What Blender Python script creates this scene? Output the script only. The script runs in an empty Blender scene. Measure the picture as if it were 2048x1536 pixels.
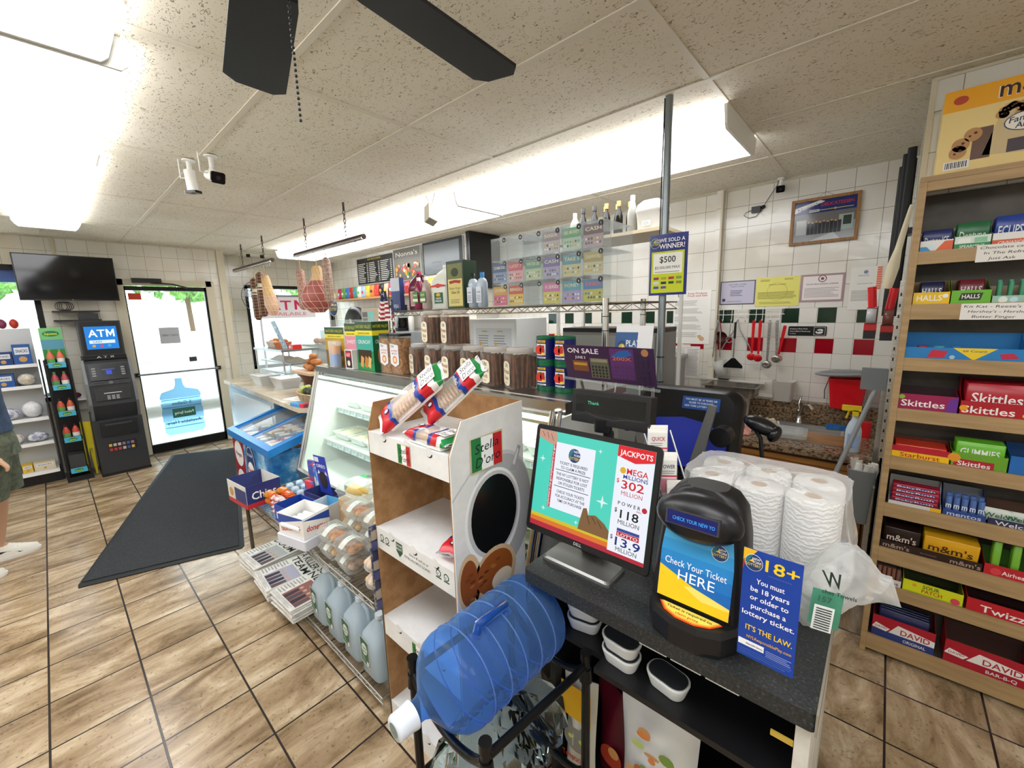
import bpy, bmesh, math, random
from mathutils import Vector, Matrix
random.seed(7)
PI = math.pi
sc = bpy.context.scene
COL = sc.collection
# ---------------- camera, world, exposure ----------------
cd = bpy.data.cameras.new('camera'); cam = bpy.data.objects.new('camera', cd); COL.objects.link(cam)
cd.sensor_width = 36; cd.lens = 830.49 / 2048 * 36; cd.clip_start = 0.02; cd.clip_end = 200
_r = Vector((-0.74526823, -0.66626784, -0.02573782)); _u = Vector((0.09384662, -0.14303452, 0.98525831)); _w = Vector((0.66012732, -0.73186631, -0.16912607))
cam.matrix_world = Matrix(((_r.x, _u.x, -_w.x, 0), (_r.y, _u.y, -_w.y, 0), (_r.z, _u.z, -_w.z, 1.651), (0, 0, 0, 1)))
sc.camera = cam
sc.view_settings.view_transform = 'Standard'; sc.view_settings.look = 'None'
sc.view_settings.exposure = 0.0; sc.view_settings.gamma = 1.0; sc.view_settings.use_curve_mapping = False
wd = bpy.data.worlds.new('sky'); sc.world = wd; wd.use_nodes = True
_nt = wd.node_tree; _nt.nodes.clear()
_o = _nt.nodes.new('ShaderNodeOutputWorld'); _b = _nt.nodes.new('ShaderNodeBackground')
_b.inputs[0].default_value = (0.86, 0.93, 1.0, 1); _b.inputs[1].default_value = 6.0
_nt.links.new(_b.outputs[0], _o.inputs[0])
sn = bpy.data.lights.new('sun', 'SUN'); sn.energy = 6.0; sn.angle = 0.01; sn.color = (1, .96, .88)
so = bpy.data.objects.new('sun', sn); COL.objects.link(so); so.rotation_euler = (math.radians(38), math.radians(18), 0)

# ---------------- materials ----------------
MATS = {}
def lin(c):
    if isinstance(c, str):
        c = tuple(int(c[i:i+2], 16) / 255 for i in (0, 2, 4))
    return tuple((x / 12.92 if x <= 0.04045 else ((x + 0.055) / 1.055) ** 2.4) for x in c[:3]) + (1,)
def mat(name, col='cccccc', rough=0.5, metal=0.0, trans=0.0, ior=1.45, emis=None, estr=1.0, alpha=1.0, coat=0.0, spec=0.5):
    if name in MATS: return MATS[name]
    m = bpy.data.materials.new(name); m.use_nodes = True
    b = m.node_tree.nodes['Principled BSDF']
    b.inputs['Base Color'].default_value = lin(col); b.inputs['Roughness'].default_value = rough
    b.inputs['Metallic'].default_value = metal; b.inputs['Transmission Weight'].default_value = trans
    b.inputs['IOR'].default_value = ior; b.inputs['Alpha'].default_value = alpha
    b.inputs['Coat Weight'].default_value = coat; b.inputs['Specular IOR Level'].default_value = spec
    if emis:
        b.inputs['Emission Color'].default_value = lin(emis); b.inputs['Emission Strength'].default_value = estr
    MATS[name] = m
    return m
def P(col, rough=0.5, metal=0.0, **k):
    """plain paint or print of that colour"""
    return mat('paint_%s_%g_%g' % (col, rough, metal) + ''.join('_%s%s' % (a, b) for a, b in sorted(k.items())), col, rough, metal, **k)
def S(col, estr=1.0):
    """a lit screen pixel colour"""
    return mat('screen_%s_%g' % (col, estr), '050505', 0.3, emis=col, estr=estr)
def nodes(m): return m.node_tree.nodes, m.node_tree.links, m.node_tree.nodes['Principled BSDF']
def ramp(N, stops):
    r = N.new('ShaderNodeValToRGB'); e = r.color_ramp.elements
    while len(e) < len(stops): e.new(0.5)
    for k, (p, c) in enumerate(stops): e[k].position = p; e[k].color = lin(c)
    return r
def noise_mat(name, stops, scale=5, detail=6, rough=0.5, metal=0.0, stretch=(1, 1, 1), bump=0.0, rot=0.0, nrough=0.6, **k):
    if name in MATS: return MATS[name]
    m = mat(name, 'ffffff', rough, metal, **k); N, L, B = nodes(m)
    tc = N.new('ShaderNodeTexCoord'); mp = N.new('ShaderNodeMapping'); mp.inputs['Scale'].default_value = stretch
    mp.inputs['Rotation'].default_value = (0, 0, rot)
    L.new(tc.outputs['Object'], mp.inputs['Vector'])
    n = N.new('ShaderNodeTexNoise'); n.inputs['Scale'].default_value = scale; n.inputs['Detail'].default_value = detail; n.inputs['Roughness'].default_value = nrough
    L.new(mp.outputs[0], n.inputs['Vector']); r = ramp(N, stops)
    L.new(n.outputs['Fac'], r.inputs['Fac']); L.new(r.outputs['Color'], B.inputs['Base Color'])
    if bump:
        b = N.new('ShaderNodeBump'); b.inputs['Strength'].default_value = bump; b.inputs['Distance'].default_value = 0.01
        L.new(n.outputs['Fac'], b.inputs['Height']); L.new(b.outputs[0], B.inputs['Normal'])
    return m
def tile_mat(name, axis, tw, th, col, grout, ox=0.0, oz=0.0, rough=0.15, mortar=0.012, dirt=0.06):
    """glazed wall tile, set out in world metres along the wall (axis 0: runs in x, 1: runs in y) and z"""
    m = mat(name, col, rough); N, L, B = nodes(m)
    g = N.new('ShaderNodeNewGeometry'); s = N.new('ShaderNodeSeparateXYZ'); L.new(g.outputs['Position'], s.inputs[0])
    c = N.new('ShaderNodeCombineXYZ')
    a = N.new('ShaderNodeMath'); a.operation = 'SUBTRACT'; a.inputs[1].default_value = ox; L.new(s.outputs[axis], a.inputs[0]); L.new(a.outputs[0], c.inputs[0])
    a = N.new('ShaderNodeMath'); a.operation = 'SUBTRACT'; a.inputs[1].default_value = oz; L.new(s.outputs[2], a.inputs[0]); L.new(a.outputs[0], c.inputs[1])
    b = N.new('ShaderNodeTexBrick'); b.offset = 0; b.squash = 1
    b.inputs['Scale'].default_value = 1; b.inputs['Brick Width'].default_value = tw; b.inputs['Row Height'].default_value = th
    b.inputs['Mortar Size'].default_value = mortar * tw / .16 * .13; b.inputs['Mortar Smooth'].default_value = 0.1
    c2 = tuple(max(0, x - 0.03) for x in (int(col[i:i+2], 16) / 255 for i in (0, 2, 4)))
    b.inputs['Color1'].default_value = lin(col); b.inputs['Color2'].default_value = lin(c2); b.inputs['Mortar'].default_value = lin(grout)
    L.new(c.outputs[0], b.inputs['Vector'])
    n = N.new('ShaderNodeTexNoise'); n.inputs['Scale'].default_value = 2.5; n.inputs['Detail'].default_value = 5; L.new(g.outputs['Position'], n.inputs['Vector'])
    mx = N.new('ShaderNodeMixRGB'); mx.blend_type = 'MULTIPLY'; mx.inputs['Fac'].default_value = 1
    r = ramp(N, [(0.3, 'f2ede2'), (0.6, 'ffffff')]); L.new(n.outputs['Fac'], r.inputs[0])
    L.new(b.outputs['Color'], mx.inputs['Color1']); L.new(r.outputs[0], mx.inputs['Color2']); L.new(mx.outputs[0], B.inputs['Base Color'])
    bp = N.new('ShaderNodeBump'); bp.inputs['Strength'].default_value = 0.5; bp.inputs['Distance'].default_value = 0.003; bp.invert = True
    L.new(b.outputs['Fac'], bp.inputs['Height'])
    n2 = N.new('ShaderNodeTexNoise'); n2.inputs['Scale'].default_value = 9; L.new(g.outputs['Position'], n2.inputs['Vector'])
    b2 = N.new('ShaderNodeBump'); b2.inputs['Strength'].default_value = 0.25; b2.inputs['Distance'].default_value = 0.01
    L.new(n2.outputs['Fac'], b2.inputs['Height']); L.new(bp.outputs[0], b2.inputs['Normal']); L.new(b2.outputs[0], B.inputs['Normal'])
    return m

# ---------------- mesh builder ----------------
_TX = {}
def text_geo(s, bold=False):
    k = (s, bold)
    if k in _TX: return _TX[k]
    c = bpy.data.curves.new('t', 'FONT'); c.body = s; c.resolution_u = 2; c.align_x = 'LEFT'; c.size = 1
    if bold: c.offset = 0.012
    o = bpy.data.objects.new('t', c); me = bpy.data.meshes.new_from_object(o)
    vs = [(v.co.x, v.co.y) for v in me.vertices]; fs = [tuple(p.vertices) for p in me.polygons]
    w = max((v[0] for v in vs), default=0); x0 = min((v[0] for v in vs), default=0)
    bpy.data.objects.remove(o); bpy.data.curves.remove(c); bpy.data.meshes.remove(me)
    _TX[k] = (vs, fs, x0, w)
    return _TX[k]
I4 = Matrix.Identity(4)
def T(x=0, y=0, z=0): return Matrix.Translation((x, y, z))
def R(a, ax='Z'): return Matrix.Rotation(math.radians(a), 4, ax)
class MB:
    def __init__(s): s.v = []; s.f = []; s.m = []; s.s = []; s.M = I4.copy(); s.mats = []; s._st = []
    def push(s, m): s._st.append(s.M.copy()); s.M = s.M @ m; return s
    def pop(s): s.M = s._st.pop(); return s
    def mi(s, m):
        if isinstance(m, str): m = P(m)
        if m not in s.mats: s.mats.append(m)
        return s.mats.index(m)
    def add(s, vs, fs, m, smooth=False):
        n = len(s.v); k = s.mi(m)
        s.v += [s.M @ Vector(v) for v in vs]
        for f in fs: s.f.append(tuple(i + n for i in f)); s.m.append(k); s.s.append(smooth)
        return s
    def box(s, x0, x1, y0, y1, z0, z1, m, taper=0.0, open_top=False):
        t = taper
        vs = [(x0+t, y0+t, z0), (x1-t, y0+t, z0), (x1-t, y1-t, z0), (x0+t, y1-t, z0), (x0, y0, z1), (x1, y0, z1), (x1, y1, z1), (x0, y1, z1)]
        fs = [(3, 2, 1, 0), (0, 1, 5, 4), (1, 2, 6, 5), (2, 3, 7, 6), (3, 0, 4, 7)]
        if not open_top: fs.append((4, 5, 6, 7))
        return s.add(vs, fs, m)
    def cbox(s, c, d, m, **k):
        return s.box(c[0]-d[0]/2, c[0]+d[0]/2, c[1]-d[1]/2, c[1]+d[1]/2, c[2]-d[2]/2, c[2]+d[2]/2, m, **k)
    def rbox(s, x0, x1, y0, y1, z0, z1, r, m, n=4, smooth=True, chamf=0.0):
        """box with rounded vertical corners (and chamfered top/bottom edges)"""
        pts = rrect(x0, x1, y0, y1, r, n)
        if not chamf: return s.prism(pts, z0, z1, m, smooth=False)
        c = chamf; p2 = rrect(x0+c, x1-c, y0+c, y1-c, max(r-c, 0.0005), n)
        return s.loft([[(x, y, z0) for x, y in p2], [(x, y, z0+c) for x, y in pts], [(x, y, z1-c) for x, y in pts], [(x, y, z1) for x, y in p2]], m, smooth=smooth, caps=True)
    def prism(s, pts, z0, z1, m, smooth=False, cap=True):
        n = len(pts); vs = [(x, y, z0) for x, y in pts] + [(x, y, z1) for x, y in pts]
        s.add(vs, [(i, (i+1) % n, n+(i+1) % n, n+i) for i in range(n)], m, smooth)
        if cap: s.add(vs, [tuple(range(n-1, -1, -1)), tuple(range(n, 2*n))], m)
        return s
    def extr(s, pts, a, b, m, axis='y'):
        """profile polygon in the plane across AXIS, swept from a to b"""
        if axis == 'y': F = lambda p, t: (p[0], t, p[1])
        elif axis == 'x': F = lambda p, t: (t, p[0], p[1])
        else: F = lambda p, t: (p[0], p[1], t)
        n = len(pts); vs = [F(p, a) for p in pts] + [F(p, b) for p in pts]
        return s.add(vs, [(i, (i+1) % n, n+(i+1) % n, n+i) for i in range(n)] + [tuple(range(n-1, -1, -1)), tuple(range(n, 2*n))], m)
    def loft(s, rings, m, smooth=True, caps=True, closed=True):
        n = len(rings[0]); vs = [v for r in rings for v in r]; fs = []
        for a in range(len(rings)-1):
            for i in range(n if closed else n-1):
                j = (i+1) % n; fs.append((a*n+i, a*n+j, (a+1)*n+j, (a+1)*n+i))
        s.add(vs, fs, m, smooth)
        if caps: s.add(rings[0], [tuple(range(n-1, -1, -1))], m); s.add(rings[-1], [tuple(range(n))], m)
        return s
    def lathe(s, prof, m, n=20, smooth=True, a0=0, a1=360, sx=1, sy=1, caps=False):
        full = abs(a1-a0) >= 360; k = n if full else n+1
        rings = []
        for r, z in prof:
            rings.append([(r*sx*math.cos(math.radians(a0+(a1-a0)*i/n)), r*sy*math.sin(math.radians(a0+(a1-a0)*i/n)), z) for i in range(k)])
        return s.loft(rings, m, smooth, caps, closed=full)
    def cyl(s, r, z0, z1, m, n=16, r2=None, smooth=True):
        r2 = r if r2 is None else r2
        s.lathe([(r, z0), (r2, z1)], m, n, smooth)
        for rr, z, o in ((r, z0, -1), (r2, z1, 1)):
            if rr > 1e-5:
                ring = [(rr*math.cos(2*PI*i/n), rr*math.sin(2*PI*i/n), z) for i in range(n)]
                s.add(ring, [tuple(range(n))[::o]], m)
        return s
    def sph(s, c, r, m, n=12, sc=(1, 1, 1)):
        if isinstance(r, (tuple, list)): sc = r; r = 1
        k = max(4, n*2//3); rings = []
        for a in range(k+1):
            t = PI*a/k; q = max(math.sin(t), 1e-3)
            rings.append([(c[0]+r*sc[0]*q*math.cos(2*PI*i/n), c[1]+r*sc[1]*q*math.sin(2*PI*i/n), c[2]-r*sc[2]*math.cos(t)) for i in range(n)])
        return s.loft(rings, m, True, False)
    def tube(s, pts, r, m, n=8, closed=False, radii=None, caps=True):
        pts = [Vector(p) for p in pts]; N = len(pts); rings = []; up = None
        for i, p in enumerate(pts):
            a = pts[i-1] if (i > 0 or closed) else p; b = pts[(i+1) % N] if (i < N-1 or closed) else p
            d = (b-a)
            if d.length < 1e-9: d = Vector((0, 0, 1))
            d.normalize()
            if up is None: up = Vector((0, 0, 1)) if abs(d.z) < 0.9 else Vector((1, 0, 0))
            x = d.cross(up)
            if x.length < 1e-6: x = d.cross(Vector((0, 1, 0.1)))
            x.normalize(); y = x.cross(d).normalized(); up = y
            q = radii[i] if radii else r
            rings.append([tuple(p + x*q*math.cos(2*PI*k/n) + y*q*math.sin(2*PI*k/n)) for k in range(n)])
        if closed: rings.append(rings[0])
        return s.loft(rings, m, True, caps and not closed)
    def grid(s, fn, nu, nv, m, smooth=True, thick=0.0):
        vs = [tuple(fn(i/nu, j/nv)) for j in range(nv+1) for i in range(nu+1)]; W = nu+1
        fs = [(j*W+i, j*W+i+1, (j+1)*W+i+1, (j+1)*W+i) for j in range(nv) for i in range(nu)]
        return s.add(vs, fs, m, smooth)
    def frame(s, O, X, Y): return Fr(s, O, X, Y)
    def build(s, name, parent=None, loc=None, rz=None, **props):
        me = bpy.data.meshes.new(name); me.from_pydata([tuple(v) for v in s.v], [], s.f)
        for m in s.mats: me.materials.append(m)
        me.polygons.foreach_set('material_index', s.m); me.polygons.foreach_set('use_smooth', s.s)
        me.update()
        o = bpy.data.objects.new(name, me); COL.objects.link(o)
        if parent is not None: o.parent = parent
        if loc is not None: o.location = loc
        if rz is not None: o.rotation_euler = (0, 0, math.radians(rz))
        for k, v in props.items():
            if v: o[k] = v
        return o
def rrect(x0, x1, y0, y1, r, n=4):
    pts = []
    for cx, cy, a in ((x1-r, y0+r, -90), (x1-r, y1-r, 0), (x0+r, y1-r, 90), (x0+r, y0+r, 180)):
        for i in range(n+1):
            t = math.radians(a + 90*i/n); pts.append((cx+r*math.cos(t), cy+r*math.sin(t)))
    return pts
def cap_m(f, x, y, w, h, m, l=2):
    s = w*.2; f.rect(x-w/2, y, x-w/2+s, y+h, m, l); f.rect(x+w/2-s, y, x+w/2, y+h, m, l)
    f.poly([(x-w/2+s, y+h), (x-w/2+s, y+h*.62), (x, y+h*.1), (x, y+h*.48)], m, l); f.poly([(x, y+h*.48), (x, y+h*.1), (x+w/2-s, y+h*.62), (x+w/2-s, y+h)], m, l)
class Fr:
    """a flat printed surface: 2-D drawing in metres on plane O + X*x + Y*y; print layers lie 0.3 mm apart"""
    def __init__(s, mb, O, X, Y):
        s.mb = mb; s.O = Vector(O); s.X = Vector(X).normalized(); s.Y = Vector(Y).normalized(); s.N = s.X.cross(s.Y); s.dl = 0.0004
    def pt(s, x, y, l=1): return tuple(s.O + s.X*x + s.Y*y + s.N*(s.dl*l))
    def rect(s, x0, y0, x1, y1, m, l=1): s.mb.add([s.pt(x0, y0, l), s.pt(x1, y0, l), s.pt(x1, y1, l), s.pt(x0, y1, l)], [(0, 1, 2, 3)], m); return s
    def poly(s, pts, m, l=1): s.mb.add([s.pt(x, y, l) for x, y in pts], [tuple(range(len(pts)))], m); return s
    def disc(s, x, y, r, m, l=1, ry=None, n=20, a0=0, a1=360):
        ry = ry or r; s.mb.add([s.pt(x+r*math.cos(math.radians(a0+(a1-a0)*i/n)), y+ry*math.sin(math.radians(a0+(a1-a0)*i/n)), l) for i in range(n if a1-a0 >= 360 else n+1)], [tuple(range(n if a1-a0 >= 360 else n+1))], m); return s
    def line(s, x0, y0, x1, y1, w, m, l=1):
        d = Vector((x1-x0, y1-y0)); 
        if d.length < 1e-9: return s
        q = Vector((-d.y, d.x)).normalized()*w/2
        return s.poly([(x0-q.x, y0-q.y), (x1-q.x, y1-q.y), (x1+q.x, y1+q.y), (x0+q.x, y0+q.y)], m, l)
    def path(s, pts, w, m, l=1):
        for a, b in zip(pts, pts[1:]): s.line(*a, *b, w, m, l)
        return s
    def text(s, t, x, y, h, m, l=2, w=None, align='c', bold=True, rot=0, shear=0):
        """cap height h; w squeezes or stretches to that width"""
        vs, fs, x0, x1 = text_geo(t, bold)
        if not fs: return s
        k = h/0.73; kx = k if w is None else w/(x1-x0)
        W = (x1-x0)*kx; dx = {'c': -W/2, 'l': 0, 'r': -W}[align]; c, sn_ = math.cos(math.radians(rot)), math.sin(math.radians(rot))
        out = []
        for vx, vy in vs:
            a = (vx-x0)*kx + dx + shear*vy*k; b = vy*k
            out.append(s.pt(x + a*c - b*sn_, y + a*sn_ + b*c, l))
        s.mb.add(out, fs, m); return s
    def lines(s, x0, y0, x1, y1, n, m, l=2, th=0.35, seed=0, rag=0.3):
        """rows of small print too small to read, as ruled dashes"""
        q = random.Random(seed*7+n); st = (y1-y0)/n
        for i in range(n):
            y = y1-(i+.5)*st; s.rect(x0, y-st*th/2, x1-(x1-x0)*rag*q.random(), y+st*th/2, m, l)
        return s
def thing(name, label, cat, loc=(0, 0, 0), rz=0, group=None, parent=None):
    o = bpy.data.objects.new(name, None); COL.objects.link(o); o.location = loc; o.rotation_euler = (0, 0, math.radians(rz)); o.empty_display_size = 0.05
    o['label'] = label; o['category'] = cat
    if group: o['group'] = group
    return o
def put(mb, name, label, cat, loc=(0, 0, 0), rz=0, group=None):
    return mb.build(name, None, loc, rz, label=label, category=cat, group=group)
def struct(mb, name): return mb.build(name, None, kind='structure')
def kids(o): return [c for c in COL.objects if c.parent == o]
def dup(root, loc, rz=0, label=None, group=None, tilt=None):
    r = root.copy(); COL.objects.link(r); r.location = loc; r.rotation_euler = (0, 0, math.radians(rz))
    if tilt: r.rotation_euler = tilt
    if label: r['label'] = label
    if group: r['group'] = group
    for ch in root.children:
        c = ch.copy(); COL.objects.link(c); c.parent = r
        for g in ch.children:
            d = g.copy(); COL.objects.link(d); d.parent = c
    return r
def mixed(a, b, t): return tuple(a[i]*(1-t)+b[i]*t for i in range(3))
STEEL = noise_mat('brushed_steel', [(0.3, 'a8a8a6'), (0.7, 'cfcfcc')], 3, 3, 0.28, 1.0, (1, 40, 40))
CHROME = mat('chrome', 'd8d8d8', 0.12, 1.0)
BLACK = mat('black_plastic', '141416', 0.4)
BLKMET = mat('black_metal', '101012', 0.35, 0.2)
WHITE = mat('white_plastic', 'eeeeea', 0.4)
GLASS = mat('clear_glass', 'f4fbf9', 0.02, 0, 1.0, 1.05)
def film(name, col='ffffff', alpha=0.25, rough=0.12):
    """thin clear plastic: mostly see-through with a glossy skin"""
    if name in MATS: return MATS[name]
    m = bpy.data.materials.new(name); m.use_nodes = True; MATS[name] = m; N, L = m.node_tree.nodes, m.node_tree.links
    N.clear(); o = N.new('ShaderNodeOutputMaterial'); t = N.new('ShaderNodeBsdfTransparent'); t.inputs[0].default_value = lin(col)
    p = N.new('ShaderNodeBsdfPrincipled'); p.inputs['Base Color'].default_value = lin(col); p.inputs['Roughness'].default_value = rough
    lw = N.new('ShaderNodeLayerWeight'); lw.inputs[0].default_value = 0.5; fr = N.new('ShaderNodeMath'); fr.operation = 'POWER'; fr.inputs[1].default_value = 4.0; L.new(lw.outputs['Facing'], fr.inputs[0]); a = N.new('ShaderNodeMath'); a.operation = 'MULTIPLY_ADD'; a.use_clamp = True; a.inputs[1].default_value = 0.6; a.inputs[2].default_value = alpha + 0.02
    x = N.new('ShaderNodeMixShader'); L.new(fr.outputs[0], a.inputs[0]); L.new(a.outputs[0], x.inputs[0]); L.new(t.outputs[0], x.inputs[1]); L.new(p.outputs[0], x.inputs[2]); L.new(x.outputs[0], o.inputs[0])
    return m
PANE = film('window_glass', 'fafffe', 0.02, 0.02)
CLEAR = film('clear_plastic', 'f2f6f6', 0.10, 0.1)
WRAP = film('cellophane', 'ffffff', 0.22, 0.15)
def A(*ops):
    """artwork: rects ('r',x0,y0,x1,y1,col) and texts ('t',str,x,y,h,col,wfrac[,rot]) in fractions of the box front"""
    def fn(f, w, h):
        for i, o in enumerate(ops):
            if o[0] == 'r': f.rect((o[1]-.5)*w, o[2]*h, (o[3]-.5)*w, o[4]*h, P(o[5], .35), 1+i)
            elif o[0] == 't': f.text(o[1], (o[2]-.5)*w, o[3]*h, o[4]*h, P(o[5], .35), 1+i, w=o[6]*w, rot=o[7] if len(o) > 7 else 0)
            elif o[0] == 'p': f.poly([((x-.5)*w, y*h) for x, y in o[2]], P(o[1], .35), 1+i)
            elif o[0] == 'd': f.disc((o[1]-.5)*w, o[2]*h, o[3]*h, P(o[4], .35), 1+i, ry=(o[5] if len(o) > 5 else o[3])*h, n=14)
    return fn
# ================= THE SETTING =================
HC = 2.568
def floor_mat():
    m = mat('travertine_floor_tile', 'ffffff', 0.22); N, L, B = nodes(m)
    g = N.new('ShaderNodeNewGeometry'); mp = N.new('ShaderNodeMapping'); mp.inputs['Location'].default_value = (-2.604+0.305*20, -0.2215+0.305*20, 0)
    L.new(g.outputs['Position'], mp.inputs[0])
    b = N.new('ShaderNodeTexBrick'); b.offset = 0; b.squash = 1; b.inputs['Scale'].default_value = 1
    b.inputs['Brick Width'].default_value = 0.305; b.inputs['Row Height'].default_value = 0.305; b.inputs['Mortar Size'].default_value = 0.0042; b.inputs['Mortar Smooth'].default_value = 0.2
    b.inputs['Color1'].default_value = (0, 0, 0, 1); b.inputs['Color2'].default_value = (1, 1, 1, 1); L.new(mp.outputs[0], b.inputs['Vector'])
    # every tile gets its own piece of stone
    off = N.new('ShaderNodeVectorMath'); off.operation = 'SCALE'; off.inputs['Scale'].default_value = 7.0; L.new(b.outputs['Color'], off.inputs[0])
    ad = N.new('ShaderNodeVectorMath'); ad.operation = 'ADD'; L.new(g.outputs['Position'], ad.inputs[0]); L.new(off.outputs[0], ad.inputs[1])
    m2 = N.new('ShaderNodeMapping'); m2.inputs['Scale'].default_value = (2.2, .8, 1); m2.inputs['Rotation'].default_value = (0, 0, 0.25); L.new(ad.outputs[0], m2.inputs[0])
    n = N.new('ShaderNodeTexNoise'); n.inputs['Scale'].default_value = 3.2; n.inputs['Detail'].default_value = 10; n.inputs['Roughness'].default_value = 0.66; n.inputs['Distortion'].default_value = 0.6
    L.new(m2.outputs[0], n.inputs['Vector'])
    r = ramp(N, [(0.27, '54422f'), (0.39, '7d674b'), (0.49, '9b8466'), (0.59, 'b8a385'), (0.71, 'cfc1a8')]); L.new(n.outputs['Fac'], r.inputs[0])
    # pits of the stone
    v = N.new('ShaderNodeTexNoise'); v.inputs['Scale'].default_value = 70; v.inputs['Detail'].default_value = 2; L.new(ad.outputs[0], v.inputs['Vector'])
    r2 = ramp(N, [(0.30, '4a3a2a'), (0.38, 'ffffff')]); L.new(v.outputs['Fac'], r2.inputs[0])
    mx = N.new('ShaderNodeMixRGB'); mx.blend_type = 'MULTIPLY'; mx.inputs[0].default_value = 0.4; L.new(r.outputs[0], mx.inputs[1]); L.new(r2.outputs[0], mx.inputs[2])
    m3 = N.new('ShaderNodeMixRGB'); m3.inputs[2].default_value = lin('2a2320'); L.new(b.outputs['Fac'], m3.inputs[0]); L.new(mx.outputs[0], m3.inputs[1]); L.new(m3.outputs[0], B.inputs['Base Color'])
    bp = N.new('ShaderNodeBump'); bp.inputs['Strength'].default_value = 0.6; bp.inputs['Distance'].default_value = 0.003; bp.invert = True; L.new(b.outputs['Fac'], bp.inputs['Height'])
    bq = N.new('ShaderNodeBump'); bq.inputs['Strength'].default_value = 0.15; bq.inputs['Distance'].default_value = 0.004; L.new(n.outputs['Fac'], bq.inputs['Height']); L.new(bp.outputs[0], bq.inputs['Normal'])
    L.new(bq.outputs[0], B.inputs['Normal'])
    return m
def ceil_mat():
    m = mat('mineral_fibre_ceiling_panel', 'd8d2c4', 0.9); N, L, B = nodes(m)
    g = N.new('ShaderNodeNewGeometry')
    v = N.new('ShaderNodeTexNoise'); v.inputs['Scale'].default_value = 55; v.inputs['Detail'].default_value = 1.5; v.inputs['Distortion'].default_value = 1.6
    mp = N.new('ShaderNodeMapping'); mp.inputs['Scale'].default_value = (1, 1.7, 1); mp.inputs['Rotation'].default_value = (0, 0, .5); L.new(g.outputs['Position'], mp.inputs[0]); L.new(mp.outputs[0], v.inputs['Vector'])
    r = ramp(N, [(0.32, 'a8a294'), (0.38, 'ffffff')]); L.new(v.outputs['Fac'], r.inputs[0])
    n = N.new('ShaderNodeTexNoise'); n.inputs['Scale'].default_value = 1.3; n.inputs['Detail'].default_value = 4; L.new(g.outputs['Position'], n.inputs['Vector'])
    r2 = ramp(N, [(0.3, 'ddd4c0'), (0.65, 'ebe5d6')]); L.new(n.outputs['Fac'], r2.inputs[0])
    mx = N.new('ShaderNodeMixRGB'); mx.blend_type = 'MULTIPLY'; mx.inputs[0].default_value = 1; L.new(r2.outputs[0], mx.inputs[1]); L.new(r.outputs[0], mx.inputs[2]); L.new(mx.outputs[0], B.inputs['Base Color'])
    bp = N.new('ShaderNodeBump'); bp.inputs['Strength'].default_value = 0.5; bp.inputs['Distance'].default_value = 0.004; L.new(r.outputs[0], bp.inputs['Height']); L.new(bp.outputs[0], B.inputs['Normal'])
    return m
FLOORM = floor_mat(); CEILM = ceil_mat(); TEE = mat('ceiling_tee', 'dcd5c4', 0.6)
X0, X1, YL, YK = -2.6, 6.75, 2.3, -3.8
b = MB(); b.box(X0, 7.3, YK-.1, YL, -.1, 0, FLOORM); struct(b, 'floor')
b = MB(); b.box(X0, 7.3, YK-.1, YL, HC, HC+.05, CEILM)
k = -3
x = 1.857-1.219*3
while x < 7.2:
    b.box(x-.012, x+.012, YK, YL, HC-.004, HC-.0005, TEE); x += 1.219
y = -.7273-.6096*5
while y < YL:
    b.box(X0, 7.2, y-.012, y+.012, HC-.005, HC-.0008, TEE); y += .6096
struct(b, 'ceiling')
TBIG = tile_mat('white_wall_tile_kitchen', 0, .16, .16, 'e9e7e0', '8f8878', ox=1.05-.16*40, oz=1.63-.16*20, rough=.12)
TSML = tile_mat('small_white_wall_tile', 0, .1115, .1115, 'e9e7e0', '9a9484', ox=.505-.1115*40, oz=1.408-.1115*20, rough=.12)
TFRY = tile_mat('white_wall_tile_front', 1, .16, .16, 'e4e0d4', '9b917c', ox=-1.73-.16*40, oz=1.63-.16*20, rough=.15)
TNIB = tile_mat('white_wall_tile_nib', 0, .16, .16, 'e6e4dd', '8f8878', ox=-.3-.16*40, oz=2.435-.16*20, rough=.15)
GREEN = mat('dark_green_tile', '10301f', .12); RED = mat('dark_red_tile', '9c0d1f', .12)
CAULK = mat('stained_caulk', 'cfc7b2', .7)
b = MB()
b.box(-.05, 7.3, YK-.1, YK, 1.63, HC, TBIG); b.box(-.05, 7.3, YK-.1, YK, 0, 1.63, TSML)
xx = .3935+.1115*1
for i in range(-2, 14):
    xa = .3935-.1115*2*(i) if False else .2785+.2235*(i-1)
    if .02 < xa < 2.9:
        b.box(xa, xa+.1095, YK, YK+.0015, 1.521, 1.629, GREEN); b.box(xa, xa+.1095, YK, YK+.0015, 1.296, 1.404, RED)
b.box(-.05, 3.5, YK, YK+.012, HC-.012, HC-.001, CAULK)
struct(b, 'wall_kitchen')
b = MB(); b.box(1.075, 1.115, YK, YK+.045, .78, HC, TBIG); b.box(1.065, 1.08, YK, YK+.05, .78, HC, CAULK); struct(b, 'trim_1')
# bulkhead that carries the menu boards
b = MB(); b.box(3.62, 7.15, YK, -3.42, 0, HC, TBIG); struct(b, 'wall_menu')
# nib wall beside the candy shelf
b = MB(); b.box(X0, -.05, YK, -2.62, 0, HC, TNIB); b.box(-.062, -.044, -2.63, -2.615, 0, HC, CAULK); b.box(X0, -.05, -2.619, -2.612, HC-.014, HC-.001, CAULK); struct(b, 'wall_nib')
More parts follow.
